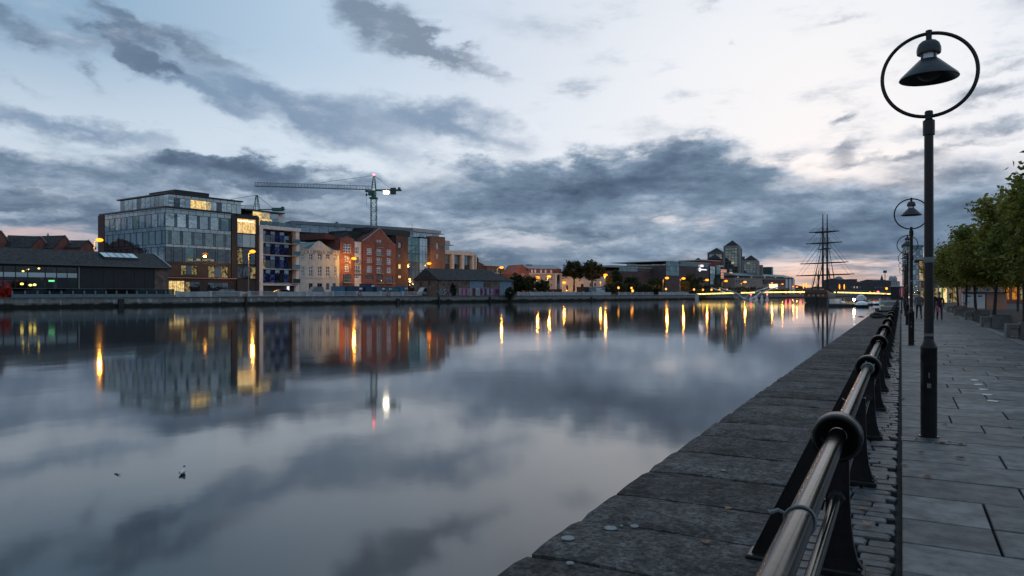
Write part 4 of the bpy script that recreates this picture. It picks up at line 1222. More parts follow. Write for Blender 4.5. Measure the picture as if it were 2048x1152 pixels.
p = wp(f, 424, 830, 5.0); tag(MB().box(-.45, .45, -.03, .03, -.14, .14).build('exit_sign', M['exit_green'], None, False, tuple(p)), 'green glowing exit sign inside the warehouse', 'exit sign').rotation_euler[2] = f.rz

# ---------------------------------------------------------------- graffiti shed
A = Vector((ray(877)[0] * qd(877, 3.0), ray(877)[1] * qd(877, 3.0))); B = Vector((ray(1027)[0] * qd(1027, 3.0), ray(1027)[1] * qd(1027, 3.0)))
f = mkfac('old brick shed with slate roof and graffiti facing the water', 'shed', 'shed', A, B, QG)
E = f.L; ez = f.z(700, 352)
sdp = 11.0
pz = ez + 3.0
secs = [(0, 795, 'brick_old'), (795, 1065, 'brick_old'), (1065, 1315, 'pale_blue'), (1315, 1595, 'brick_old'), (1600, 1815, 'pale_blue'), (1815, 1850, 'brick_old')]
f.put('structure', MB().box(.3, E - .3, .5, sdp - .1, 0, ez - .1), M['brick_old'])
for (a, b, m_) in secs:
    ua, ub = (0 if a == 0 else f.u(a)), f.u(b)
    if m_ == 'pale_blue':
        zm = f.z((a + b) / 2, 512)
        n = 6
        for i in range(n): f.put('door_board', MB().box(ua + (ub - ua) * i / n + .02, ua + (ub - ua) * (i + 1) / n - .02, .1, .2, zm, ez - .15), M['pale_blue'])
        f.put('door_base', MB().box(ua, ub, .12, .22, 0, zm - .01), M['concrete'])
    else:
        f.put('wall', MB().box(ua, min(ub, E), 0, .45, 0, ez - .05), M['brick_old'])
f.put('red_door', MB().box(f.u(1112), f.u(1168), .02, .1, 0, f.z(1140, 505)), pmat('door_red', (.14, .03, .03), None, rough=.7))
f.put('roof', MB().prism([(-.4, ez - .05), (sdp / 2, pz), (sdp + .4, ez - .05)], 'x', -.3, E - 5), M['slate'])
mb = MB(); mb.quad((E - 5, -.4, ez - .05), (E + .3, -.4, ez - .05), (E - 5, sdp / 2, pz)); mb.quad((E + .3, -.4, ez - .05), (E + .3, sdp + .4, ez - .05), (E - 5, sdp / 2, pz)); mb.quad((E + .3, sdp + .4, ez - .05), (E - 5, sdp + .4, ez - .05), (E - 5, sdp / 2, pz))
f.put('roof_hip', mb, M['slate'])
sd = f.side(True, sdp)
hb = [(2.8, 3.9, ez - 1.7, ez - .5), (6.6, 7.6, ez - 1.5, ez - .4)]
wall(sd, 0, sdp, 0, ez, hb, M['brick_old'], gable=[(0, ez - .01), (sdp, ez - .01), (sdp / 2, pz - .15)], name='gable_wall')
for h in hb: window(sd, h, M['mid_frame'], M['glass_dark'], 2, 2)
# painted lettering on the wall: bubbly strokes
rg = random.Random(77)
cols = [pmat('spray_pink', (.42, .10, .22), (.5, .2, .3), 3, .8), pmat('spray_white', (.55, .55, .56), (.4, .4, .42), 3, .8), pmat('spray_blue', (.18, .28, .40), (.3, .36, .44), 3, .8), pmat('spray_wine', (.16, .04, .07), None, rough=.8), pmat('spray_black', (.02, .02, .022), None, rough=.8), pmat('spray_mauve', (.28, .16, .26), None, rough=.8)]
def graff(X0, X1, cs, back, n):
    a, b = f.u(X0), f.u(X1); h = f.z((X0 + X1) / 2, 495); yb = -.012
    if back is not None: f.put('graffiti', MB().box(a, b, yb, -.002, .05, h), cols[back])
    w_ = (b - a) / n
    for i in range(n):
        x = a + w_ * (i + .5); pts = []
        m_ = rg.randrange(4); hh = h * rg.uniform(.85, 1.0)
        if m_ == 0: pts = [(x - w_ * .35, .15), (x - w_ * .2, hh), (x, hh * .4), (x + w_ * .25, hh), (x + w_ * .35, .15)]
        elif m_ == 1: pts = [(x + w_ * .3, hh * .9), (x - w_ * .3, hh * .8), (x + w_ * .3, hh * .45), (x - w_ * .35, hh * .12)]
        elif m_ == 2: pts = [(x + w_ * .35 * math.cos(k), hh * .52 + hh * .42 * math.sin(k)) for k in lin(0, 6.28, 8)]
        else: pts = [(x - w_ * .3, .1), (x - w_ * .3, hh), (x + w_ * .3, hh * .75), (x - w_ * .2, hh * .5), (x + w_ * .35, .1)]
        f.put('graffiti', MB().tube([(p[0], yb - .02 - .004 * i, p[1]) for p in pts], min(.26, w_ * .13), 5), cols[cs[i % len(cs)]])
graff(520, 760, [2, 1, 5], None, 4); graff(870, 1060, [1, 0, 1, 3], 0, 5); graff(1070, 1110, [1], None, 1); graff(1170, 1225, [1, 4], 1, 2); graff(1250, 1590, [3, 1, 4, 1, 3, 1, 0, 3], 5, 9); graff(1605, 1720, [1, 2], 2, 3)

tg = MATS['clear_glass'].copy(); tg.name = 'tint_glass'; MATS['tint_glass'] = tg
tg.node_tree.nodes['Transparent BSDF'].inputs[0].default_value = (.22, .27, .27, 1)

# ================================================================ far quay furniture
def qp(x, back=0.0):
    d = qd(x, back); a, b = ray(x); return Vector((a * d, b * d, GZ)), d
def qdir(x):
    p, _ = qp(x - 4); r, _ = qp(x + 4); v = r - p; return math.atan2(v.y, v.x)
def march(x0, x1, step, back=0.4):
    p0 = qp(x0, back)[0]; out = [x0]; x = x0; last = p0
    while x < x1:
        x += .25; p = qp(x, back)[0]
        if (p - last).length >= step: out.append(x); last = p
    return out
# glass balustrade in front of the warehouse
xs = march(-70, 352, 1.66)
bal = thing('glass_balustrade', 'glass balustrade with steel posts on the quay before the dark warehouse', 'balustrade', tuple(qp(xs[0], .35)[0]))
o0 = bal.location.copy()
for i in range(len(xs) - 1):
    p, r = qp(xs[i], .35)[0], qp(xs[i + 1], .35)[0]; v = r - p; L = v.length; rz = math.atan2(v.y, v.x)
    obj('post', MB().box(-.11, .11, -.12, .02, 0, 1.05).mesh('post', M['bal_steel']) if i == 0 else bpy.data.meshes['post_bal'], bal, p - o0, rz)
    if i == 0: bal.children[0].data.name = 'post_bal'
    obj('kick_plate', MB().box(.112, L - .112, -.06, 0, 0, .52).mesh('kick_plate', M['bal_steel']), bal, p - o0, rz)
    obj('glass_pane', MB().box(.05, L - .05, .03, .045, .5, 1.36).mesh('glass_pane', M['tint_glass']), bal, p - o0, rz)
    obj('hand_rail', MB().box(0, L, .0, .07, 1.37, 1.42).mesh('hand_rail', M['bal_steel']), bal, p - o0, rz)
# white parapet with pillars
def parapet(x0, x1, step, label, mode, h=1.05, pw=.5):
    xs = march(x0, x1, step); rt = thing('quay_parapet', label, 'parapet', tuple(qp(xs[0], .4)[0])); o0 = rt.location.copy()
    pm = MB().box(-pw / 2, pw / 2, -.25, .2, 0, h + .05).mesh('pillar', M['concrete'])
    for i in range(len(xs) - 1):
        p, r = qp(xs[i], .4)[0], qp(xs[i + 1], .4)[0]; v = r - p; L = v.length; rz = math.atan2(v.y, v.x)
        obj('pillar', pm, rt, p - o0, rz)
        if mode == 'rails' or (mode == 'mix' and i % 3 == 1):
            for k in range(4): obj('rail', MB().box(pw / 2, L - pw / 2, -.03, .05, .12 + k * h * .25, .12 + k * h * .25 + .12).mesh('rail', M['concrete']), rt, p - o0, rz)
        else:
            obj('panel', MB().box(pw / 2, L - pw / 2, -.08, .06, .02, h - .08).mesh('panel', pmat('panel', (.36, .35, .36), (.52, .51, .51), .8, .85, rand=.12)), rt, p - o0, rz)
parapet(354, 848, 6.3, 'white concrete parapet between the warehouse and the graffiti shed', 'mix')
parapet(1036, 1236, 4.3, 'white panelled parapet right of the graffiti shed', 'panel')
parapet(1238, 1318, 3.0, 'dark railing on the quay before the low hedge', 'rails', .95, .16)
parapet(1319, 1388, 3.4, 'short white parapet leading to the footbridge', 'panel')
# lifebuoys on the parapet
for x, lab in ((719, 'orange lifebuoy on the parapet before the navy containers'), (777, 'orange lifebuoy on the parapet before the bright blue container')):
    p, d = qp(x, .15); r = thing('lifebuoy', lab, 'lifebuoy', tuple(p + Vector((0, 0, .55))), qdir(x), 'lifebuoys on the far parapet')
    MB().torus((0, -.12, 0), .36, .1, 'y', 20, 8).build('ring', M['red_paint'], r, True); MB().box(-.05, .05, -.06, .1, -.5, .4).build('bracket', M['white_frame'], r)
# dark fender piles and ladders on the wall
pmat('wet_timber', (.012, .011, .010), (.02, .018, .016), 3, .6)
for i, (x, h, lab) in enumerate([(242, 1.3, 'dark timber fender on the wall below the warehouse roof light'), (492, 1.5, 'narrow dark fender on the wall below the first lamp past the office'), (796, 1.0, 'dark timber fender below the bright blue container'), (878, 1.5, 'dark fender at the corner of the graffiti shed'), (980, 1.4, 'dark fender below the middle of the shed'), (1183, 1.2, 'dark fender below the grey cabin')]):
    p, d = qp(x, -.2); r = thing('fender_pile', lab, 'fender', (p.x, p.y, WATER - .3), qdir(x), 'timber fenders on the far wall')
    wdt = .9 if i in (0, 2) else .35
    MB().box(-wdt / 2, wdt / 2, -.15, .25, 0, h + .3).build('pile', M['wet_timber'], r); MB().box(-wdt / 2 - .08, wdt / 2 + .08, -.2, .27, h * .55, h * .7).build('strap', M['dark_metal'], r)
# containers and cabins
CT = [(635, 760, 245, 'cont_blue', 'bright blue container, left end of the container row'), (780, 1040, 245, 'cont_navy', 'long navy container with a white plate'), (1066, 1195, 205, 'cont_navy', 'tall navy cabin rising above the container row'), (1240, 1352, 250, 'cont_teal', 'grey teal container right of the tall navy cabin'),
      (1362, 1450, 252, 'cont_teal', 'grey teal container with a small white plate'), (1455, 1585, 255, 'cont_teal', 'third grey teal container beside the bright blue one'), (1592, 1692, 245, 'cont_blue', 'bright blue container, right end of the container row')]
for (a, b, y0, m_, lab) in CT:
    x0, x1 = 590 + a / 7.585, 590 + b / 7.585; A_, B_ = qp(x0, 7)[0], qp(x1, 7)[0]
    d = qd((x0 + x1) / 2, 7); h = CZ - (540 + y0 / 7.585 - HY) * d / F - GZ; v = B_ - A_; L = v.length
    r = thing('container', lab, 'container', tuple(A_), math.atan2(v.y, v.x), 'containers on the far quay')
    body = MB(); n = max(6, int(L / .28)); pts = []
    for i in range(n + 1):
        x = L * i / n; pts += [(x, 0 if i % 2 else .05)]
    body.prism([*pts, (L, 2.3), (0, 2.3)], 'z', .15, h - .1); body.build('body', M[m_], r)
    for z_ in (0.0, h - .16): MB().box(-.03, L + .03, -.05, 2.35, z_, z_ + .15).build('rail', M[m_], r)
    for x_ in (0, L - .12): MB().box(x_, x_ + .12, -.06, .06, .15, h - .16).build('corner_post', M[m_], r)
    if 'plate' in lab or 'tall' in lab or 'right end' in lab: MB().box(L * .75, L * .75 + .8, -.03, -.012, h - .75, h - .35).build('plate', M['white_frame'], r)
# two parked vehicles on the quay road
def car(x, y, label, colr, L=4.3, van=False):
    p = P(x, y, qd(x, 9)); p.z = GZ; r = thing('parked_car', label, 'car', tuple(p), qdir(x), 'vehicles on the far quay road')
    h = 2.1 if van else 1.45
    prof = [(0, .3), (L, .3), (L, .85), (L * .93, .95), (L * .80, .98), (L * .66, h), (L * .25, h), (L * .06, 1.0), (0, .9)]
    MB().prism(prof, 'y', -.85, .85).build('body', pmat('car_' + colr[0], colr[1], None, rough=.3), r)
    MB().prism([(L * .77, 1.0), (L * .655, h - .1), (L * .27, h - .1), (L * .12, 1.02)], 'y', -.86, .86).build('side_window', M['glass_dark'], r)
    for wx in (.75, L - .8):
        for wy in (-.86, .72):
            w = MB().torus((wx, wy + .07, .32), .24, .09, 'y', 14, 6).build('wheel', M['cable'], r); MB().box(wx - .16, wx + .16, wy, wy + .14, .16, .48).build('rim', M['lamp_metal'], w)
    for wy in (-.75, .5): MB().box(L, L + .02, wy, wy + .22, .62, .76).build('headlight', M['white_frame'], r)
car(548, 580, 'dark saloon car parked before the white framed apartments', ('dark', (.03, .032, .036)))
car(617, 580, 'pale blue van parked before the mill', ('blue', (.12, .17, .24)), 4.6, True)
car(838, 581, 'white van parked beside the shed gable', ('white', (.5, .5, .5)), 4.6, True)
car(437, 581, 'grey car parked before the office shop windows', ('grey', (.14, .14, .15)))

# ---------------------------------------------------------------- street lamps on the far bank
def lamp_far(x, y, d, label, power=1600, arm=1.4, rad=.62, pole_dx=-8):
    top = CZ - (y - HY) * d / F; ax, ay = ray(x + pole_dx); g = GZ
    r = thing('sodium_street_lamp', label, 'street lamp', (ax * d, ay * d, g), 0, 'sodium lamps on the far bank')
    hx, hy = ray(x); hd_ = Vector((hx * d - ax * d, hy * d - ay * d, top - g)); H = top - g
    MB().tube([(0, 0, 0), (0, 0, H * .5), (0, 0, H - .5), tuple(Vector((hd_.x * .35, hd_.y * .35, H - .08))), (hd_.x, hd_.y, H + .1)], [.13, .11, .09, .07, .05], 6).build('pole', M['lamp_metal'], r)
    MB().ball((hd_.x, hd_.y, H + .18), .34, 8, 5, (1.3, 1.3, .35)).build('head', M['dark_metal'], r)
    MB().ball((hd_.x, hd_.y, H), rad, 10, 6, (1.15, 1.15, .62)).build('lantern', M['sodium'], r)
    l = bpy.data.lights.new('lamp_light', 'POINT'); l.energy = power * .62; l.color = (1.0, .42, .055); l.shadow_soft_size = .3
    lo = bpy.data.objects.new('lamp_light', l); COL.objects.link(lo); lo.parent = r; lo.location = (hd_.x, hd_.y, H - .6)
lamp_far(199, 480, 150, 'lit orange street lamp between the gabled houses and the office flank', 1500, pole_dx=-11)
lamp_far(505, 503, 172, 'lit orange street lamp before the office bay and white apartments', 2600)
lamp_far(708, 517, 205, 'lit orange street lamp before the small brick gable', 2900)
lamp_far(858, 527, 232, 'lit orange street lamp above the shed gable', 4200)
lamp_far(1003, 535, 245, 'lit orange street lamp before the brown building with blue grey roof', 1600, pole_dx=-9)
lamp_far(837, 556, 205, 'low orange lamp left of the shed gable', 900, pole_dx=3)
lamp_far(1075, 555, 230, 'left of the two lit lamps on the pink building', 2600, pole_dx=-3)
lamp_far(1098, 553, 236, 'right of the two lit lamps on the pink building', 2600, pole_dx=-3)
lamp_far(1211, 550, 245, 'lit orange lamp at the right side of the tall tree pair', 2200, pole_dx=-2)
lamp_far(1201, 564, 250, 'small lit lamp low beside the tall tree pair', 1000, rad=.22, pole_dx=0)
lamp_far(1334, 556, 250, 'brightest lit lamp before the dark shopping block', 2000)
lamp_far(1367, 557, 262, 'lit lamp with curved arm before the dark shopping block', 2000, pole_dx=-7)
lamp_far(1414, 560, 285, 'lit lamp left of the glass street front', 1400)
lamp_far(1452, 562, 300, 'lit lamp before the glass street front', 1400)
lamp_far(1490, 564, 310, 'lit lamp before the long green roofed block, left end', 1400)
lamp_far(1544, 566, 330, 'lit lamp over the white cabin by the bridge', 1400, rad=.36)
lamp_far(1565, 568, 340, 'lit lamp before the right end of the green roofed block', 1400, rad=.4)
lamp_far(1586, 573, 360, 'first lit lamp past the green roofed block', 900, rad=.42)
lamp_far(1594, 574, 375, 'second lit lamp past the green roofed block', 900, rad=.42)
def globe(x, y, d, label, k=1.0):
    p = P(x, y, d); r = thing('globe_lamp', label, 'lamp', (p.x, p.y, GZ), 0, 'globe lamps along the far quay walk')
    MB().ball((0, 0, p.z - GZ), .36 * k, 8, 6).build('globe', M['globe'], r); MB().tube([(0, 0, 0), (0, 0, p.z - GZ - .2)], .06, 5).build('post', M['lamp_metal'], r)
for i, (x, y) in enumerate([(1237, 575.5), (1263, 576), (1265, 581.5), (1332, 578), (1388, 579), (1406, 579.5), (1423, 579.5), (1439, 579.5), (1454, 580)]):
    globe(x, y, qd(x, 4), ['small round globe lamp before the hedge, left end', 'upper globe lamp of the pair before the hedge', 'lower globe lamp of the pair before the hedge', 'globe lamp under the brightest street lamp', 'globe lamp at the bridge foot, first of five', 'second of five globe lamps by the bridge foot', 'third of five globe lamps by the bridge foot', 'fourth of five globe lamps by the bridge foot', 'fifth of five globe lamps by the bridge foot'][i], 1.0 if i != 2 else 1.2)

# ---------------------------------------------------------------- tower cranes
def lattice(m, p0, p1, w, h, n, r_, tri=False):
    p0, p1 = Vector(p0), Vector(p1); ax = (p1 - p0).normalized()
    up = Vector((0, 0, 1)) if abs(ax.z) < .9 else Vector((1, 0, 0)); sd_ = ax.cross(up).normalized(); up = sd_.cross(ax).normalized()
    ch = [sd_ * w / 2, -sd_ * w / 2, up * h] if tri else [sd_ * w / 2 + up * h / 2, -sd_ * w / 2 + up * h / 2, -sd_ * w / 2 - up * h / 2, sd_ * w / 2 - up * h / 2]
    for c_ in ch: m.tube([p0 + c_, p1 + c_], r_, 4)
    k = len(ch)
    for i in range(n):
        a = p0 + (p1 - p0) * i / n; b = p0 + (p1 - p0) * (i + 1) / n
        for j in range(k):
            q_ = (j + 1) % k
            c0, c1 = (ch[j], ch[q_]) if i % 2 else (ch[q_], ch[j])
            m.tube([a + c0, b + c1], r_ * .6, 3); m.tube([b + ch[j], b + ch[q_]], r_ * .5, 3)
    return m
D = 300.0
bp = P(747.5, 0, D); cr = thing('tower_crane', 'tall green tower crane with floodlight on its counter jib', 'crane', (bp.x, bp.y, GZ), PSI)
zt = lambda y: CZ - (y - HY) * D / F - GZ
ux = lambda x: (x - 747.5) * D / F
lattice(MB(), (0, 0, 0), (0, 0, zt(397)), 2.2, 2.2, 22, .13).build('mast', M['crane_green'], cr)
MB().box(-1.6, 1.6, -1.6, 1.6, zt(398), zt(395)).build('platform', M['crane_green'], cr)
MB().lathe([(.9, zt(395)), (1.1, zt(390)), (1.1, zt(384)), (.8, zt(381))], 10).build('slewing_ring', M['crane_green'], cr)
MB().prism([(-2.2, zt(391)), (-.6, zt(391)), (-.6, zt(381.5)), (-2.0, zt(381.5))], 'y', -1.2, .6).build('cab', M['crane_green'], cr)
top = MB(); apex = (ux(748), 0, zt(351))
for sx in (-.9, .9):
    for sy in (-.9, .9): top.tube([(sx, sy, zt(381)), (apex[0] + sx * .25, sy * .25, apex[2])], .13, 4)
for k in range(1, 6):
    f0 = 1 - k / 7.0; z_ = zt(381) + (apex[2] - zt(381)) * k / 6
    top.tube([(-.9 * f0, -.9 * f0, z_), (.9 * f0, -.9 * f0, z_ + .5)], .07, 3); top.tube([(-.9 * f0, .9 * f0, z_ + .5), (.9 * f0, .9 * f0, z_)], .07, 3)
top.build('tower_top', M['crane_green'], cr)
lattice(MB(), (-1, 0, zt(379.5)), (ux(520), -6, zt(376.5)), 1.6, 1.55, 38, .10, True).build('jib', M['crane_grey'], cr)
cj = MB(); cj.box(.8, ux(803), -.7, .7, zt(382), zt(380)); cj.box(.8, ux(803), -.75, -.69, zt(380), zt(379)); cj.build('counter_jib', M['crane_green'], cr)
MB().box(ux(781.5), ux(791.5), -1, 1, zt(388.5), zt(376)).build('counterweight', pmat('weight', (.07, .08, .075), None, rough=.8), cr)
MB().box(ux(796), ux(801), -.6, .6, zt(380), zt(375)).build('winch', M['crane_green'], cr)
MB().box(ux(767.5), ux(777.5), -.5, -.2, zt(387.5), zt(381.5)).build('floodlight', M['white_lamp'], cr)
MB().ball((apex[0], -.3, apex[2] + .3), .45, 8, 5).build('warning_light', M['red_lamp'], cr)
MB().tube([apex, (ux(626), -3, zt(370.5))], .07, 4).build('tie_bar', M['cable'], cr)
MB().tube([apex, (ux(780), 0, zt(376))], .06, 4).build('tie_bar', M['cable'], cr)
MB().tube([apex, (ux(792), 0, zt(376))], .04, 4).build('tie_bar', M['cable'], cr)
MB().box(ux(731), ux(737), -1, .8, zt(384), zt(381)).build('trolley', M['crane_green'], cr)
hk = MB().tube([(ux(733), 0, zt(383)), (ux(733), 0, zt(412))], .05, 4); hk.build('hoist_rope', M['cable'], cr)
MB().lathe([(.15, zt(392)), (.4, zt(391)), (.4, zt(388)), (.15, zt(387))], 6, (ux(733), 0, 0)).build('hook_block', M['cable'], cr)
# crane behind the white apartments
D = 270.0; bp = P(513.5, 0, D); cr = thing('tower_crane', 'green crane head showing above the penthouse of the white apartments', 'crane', (bp.x, bp.y, GZ), PSI)
ux = lambda x: (x - 513.5) * D / F
lattice(MB(), (0, 0, 0), (0, 0, zt(419)), 2.0, 2.0, 16, .12).build('mast', M['crane_green'], cr)
apex = (0, 0, zt(390)); top = MB()
for sx in (-.9, .9):
    for sy in (-.9, .9): top.tube([(sx, sy, zt(419)), (sx * .25, sy * .25, apex[2])], .13, 4)
for k in range(1, 6):
    f0 = 1 - k / 7.0; z_ = zt(419) + (apex[2] - zt(419)) * k / 6
    top.tube([(-.9 * f0, -.9 * f0, z_), (.9 * f0, -.9 * f0, z_ + .5)], .08, 3); top.tube([(-.9 * f0, .9 * f0, z_ + .5), (.9 * f0, .9 * f0, z_)], .08, 3)
top.build('tower_top', M['crane_green'], cr)
lattice(MB(), (-1, 0, zt(419)), (ux(440), -3, zt(417)), 1.5, 1.3, 12, .09, True).build('jib', M['crane_grey'], cr)
MB().box(.8, ux(570), -.6, .6, zt(420), zt(418.5)).build('counter_jib', M['crane_green'], cr)
MB().box(ux(545), ux(566), -1, 1, zt(422), zt(416)).build('counterweight', M['crane_green'], cr)
MB().box(ux(563), ux(568), -.6, .6, zt(418), zt(413.5)).build('winch', M['crane_green'], cr)
MB().tube([apex, (ux(462), -2, zt(401))], .07, 4).build('tie_bar', M['cable'], cr); MB().tube([apex, (ux(546), 0, zt(417))], .06, 4).build('tie_bar', M['cable'], cr)
# lone jib end behind the mill
D = 290.0; b0_, b1_ = P(651, 464, D), P(676, 446, D)
r = thing('crane_boom', 'end of a raised grey crane boom above the roofs behind the mill', 'crane boom', tuple(b0_))
lattice(MB(), (0, 0, 0), tuple(b1_ - b0_), 1.0, 1.0, 5, .16).build('boom', M['crane_grey'], r)
lattice(MB(), tuple((P(650, 466, D) - b0_) * 3), (0, 0, 0), 1.2, 1.2, 2, .18).build('boom_base', M['crane_grey'], r)
# building under that boom so that it does not float in air
f = mkfac('long glass roofed office range behind the mill and brick gables', 'office_range', 'building', P(612, 0, 262), P(700, 0, 262), Q3); E = f.L
f.put('wall', MB().box(0, E, 0, 12, 0, f.z(800, 560)), M['brick_red']); f.put('roof_band', MB().box(0, E, -.3, 12, f.z(800, 560), f.z(800, 527)), M['roof_lead'])
r.location.z = b0_.z
MB().tube([tuple((P(650, 466, D) - b0_) * 3), (-1.5, 0, GZ - b0_.z)], .5, 6).build('boom_mast', M['crane_grey'], r)

# ================================================================ trees
def leaf_mat(name, a, b, sc_=1.2):
    m = bpy.data.materials.new(name); m.use_nodes = True; t = NT(m.node_tree); p = t.n['Principled BSDF']
    pos = t.n.new('ShaderNodeNewGeometry').outputs['Position']
    c = t.mix(t.smooth(t.noise(pos, sc_, 4, .7), .3, .7), (*a, 1), (*b, 1))
    w_ = t.n.new('ShaderNodeTexWhiteNoise'); t.put(w_.inputs[0], t.vm('SNAP', pos, (.14, .14, .14)))
    k = t.m('MULTIPLY_ADD', w_.outputs[0], .8, .6); c = t.mix(1.0, c, t.comb(k, k, k), 'MULTIPLY')
    t.put(p.inputs['Base Color'], c); p.inputs['Roughness'].default_value = .55; p.inputs['Specular IOR Level'].default_value = .3
    tl = t.n.new('ShaderNodeBsdfTranslucent'); t.put(tl.inputs[0], c); x = t.n.new('ShaderNodeMixShader'); x.inputs[0].default_value = .4
    t.l.new(p.outputs[0], x.inputs[1]); t.l.new(tl.outputs[0], x.inputs[2]); t.l.new(x.outputs[0], t.n['Material Output'].inputs[0])
    MATS[name] = m
leaf_mat('leaf_near', (.125, .16, .032), (.30, .26, .048))
leaf_mat('leaf_far', (.022, .032, .016), (.055, .068, .026), .5)
leaf_mat('leaf_lamplit', (.05, .055, .018), (.11, .10, .03), .6)  # far leaves again, with warm street lamp light put into the colour
pmat('bark', (.035, .030, .026), (.07, .06, .05), 9, .9, bump=.01, bscale=30)
def crown(seed, n, leaf, rx, ry, rz, cz, lobes=9, boxy=.0, fill=.45):
    r = random.Random(seed); V = []; Fc = []
    cl = []
    for i in range(lobes * 6):
        th = r.uniform(0, 6.283); ph = math.acos(r.uniform(-1, 1)); q_ = r.uniform(fill, 1.0) ** .5
        d_ = Vector((math.sin(ph) * math.cos(th), math.sin(ph) * math.sin(th), math.cos(ph)))
        if boxy: m_ = max(abs(d_.x), abs(d_.y), abs(d_.z)); d_ = d_ * (1 - boxy) + d_ / m_ * boxy * .85
        cl.append((Vector((d_.x * rx * q_, d_.y * ry * q_, cz + d_.z * rz * q_)), r.uniform(.16, .34) * (rx + rz) * .5))
    for i in range(n):
        c_, cr_ = cl[r.randrange(len(cl))]
        o_ = Vector((r.gauss(0, .5), r.gauss(0, .5), r.gauss(0, .42))) * cr_
        p = c_ + o_
        s_ = leaf * r.uniform(.6, 1.35)
        a = Vector((r.gauss(0, 1), r.gauss(0, 1), r.gauss(0, .6))).normalized(); b = Vector((r.gauss(0, 1), r.gauss(0, 1), r.gauss(0, 1)))
        b = (b - a * b.dot(a)).normalized(); nn_ = a.cross(b) * .18
        k = len(V)
        V += [tuple(p - a * s_), tuple(p + b * s_ * .55 + nn_ * s_), tuple(p + a * s_), tuple(p - b * s_ * .55 + nn_ * s_)]
        Fc.append((k, k + 1, k + 2)); Fc.append((k, k + 2, k + 3))
    me = bpy.data.meshes.new('crown'); me.from_pydata(V, [], Fc); return me
def trunk_mesh(seed, h, r0, ch, spread, nb=7):
    r = random.Random(seed); m = MB(); lean = Vector((r.uniform(-.06, .06), r.uniform(-.06, .06), 0))
    m.tube([Vector((0, 0, 0)), lean * h * .5 + Vector((0, 0, h * .5)), lean * h + Vector((0, 0, h)), lean * h + Vector((0, 0, h + ch * .7))], [r0 * 1.15, r0, r0 * .85, r0 * .25], 8)
    for i in range(nb):
        th = 6.283 * i / nb + r.uniform(-.3, .3); z0 = h * r.uniform(.85, 1.2)
        st = lean * h + Vector((0, 0, z0)); en = st + Vector((math.cos(th) * spread * r.uniform(.5, .85), math.sin(th) * spread * r.uniform(.5, .85), ch * r.uniform(.25, .75)))
        mid_ = (st + en) / 2 + Vector((0, 0, r.uniform(-.1, .25)))
        m.tube([st, mid_, en], [r0 * .45, r0 * .28, r0 * .08], 5)
    return m.mesh('trunk', M['bark'], True)
# walk-side trees: clipped limes in two rows
CR = []
for s in range(3):
    me = crown(100 + s, 23000, .086, 2.45, 2.9, 1.55, 3.75, 16, .35, .2); me.materials.append(M['leaf_near']); CR.append(me)
TR = [trunk_mesh(200 + s, 2.55, .085, 2.6, 2.0) for s in range(3)]
order = [('front row', 4.75, [21.5, 30.3, 39.9, 50.2, 60.0, 69.5, 79.0]), ('back row', 9.0, [33.0, 44.0, 55.0, 66.0, 77.0, 88.0])]
nm = ['nearest', 'second', 'third', 'fourth', 'fifth', 'sixth', 'seventh']
rt = random.Random(8)
for row, X_, ys in order:
    for i, y_ in enumerate(ys):
        r = thing('lime_tree', '%s lime tree in the %s of clipped trees beside the walk' % (nm[i], row), 'tree', (X_ + rt.uniform(-.2, .2), y_, -.03), rt.uniform(0, 6.28), 'clipped lime trees beside the walk')
        k = rt.uniform(.94, 1.08); r.scale = (1, 1, k)
        obj('trunk', TR[(i + (X_ > 6)) % 3], r); obj('crown', CR[(i * 2 + (X_ > 6)) % 3], r)
# extra sprays at the top of the nearest one, as a long shoot
# concrete planters with seats
pm1 = MB()
pl = [(.45 * math.cos(a), .45 * math.sin(a)) for a in lin(-math.pi * .5, math.pi * .5, 10)]
pmat('planter', (.12, .115, .108), (.20, .19, .18), 3, .8, bump=.004, bscale=20)
plm = MB().prism([(-.42, -.42), (.2, -.42), (.36, -.36), (.42, -.2), (.42, .2), (.36, .36), (.2, .42), (-.42, .42)], 'z', 0, .58).mesh('block', M['planter'])
seat = MB().box(-.42, -.03, -.36, .36, .40, .52, .015).mesh('seat', M['planter']); leg = MB().box(-.42, -.30, -.36, .36, 0, .399).mesh('leg', M['planter'])
for i, y_ in enumerate([31.2, 40.4, 50.2, 59.8, 69.0]):
    r = thing('concrete_planter', '%s rounded concrete planter with a seat slab under the front row of trees' % nm[i], 'planter', (4.12, y_, -.03), 0, 'concrete planters beside the walk')
    obj('block', plm, r); o = obj('seat', seat, r, (-.41, 0, 0)); obj('leg', leg, o)
    MB().box(-.33, .33, -.33, .33, .581, .60).build('soil', M['gravel'], r)
# far trees
def far_tree(x, ytop, ybot, d, w_px, label, seed, mat='leaf_far', n=2600, leaf=.34, name='tree', cat='tree', group=None, trunk=True, zb=None):
    p = P(x, 0, d); zt_ = CZ - (ytop - HY) * d / F - GZ; z0 = CZ - (ybot - HY) * d / F - GZ; rx = w_px * d / F / 2
    r = thing(name, label, cat, (p.x, p.y, GZ), 0, group)
    me = crown(seed, n, leaf, rx * .92, rx * .92, (zt_ - z0) * .48, (zt_ + z0) / 2, 10, .1, .25); me.materials.append(M[mat]); obj('crown', me, r)
    if trunk: obj('trunk', trunk_mesh(seed + 1, max(.6, z0 + .4), max(.12, rx * .07), (zt_ - z0) * .6, rx * .8), r)
far_tree(1147, 522, 560, 262, 50, 'tall dark tree right of the pink building', 301, group='tall quay trees', n=4500)
far_tree(1185, 521, 562, 258, 50, 'tall dark tree, right one of the pair by the orange lit arches', 302, group='tall quay trees', n=4500)
far_tree(1058, 554, 583, 205, 46, 'olive lit bushy tree before the pink building', 303, 'leaf_lamplit', 2600, .28)
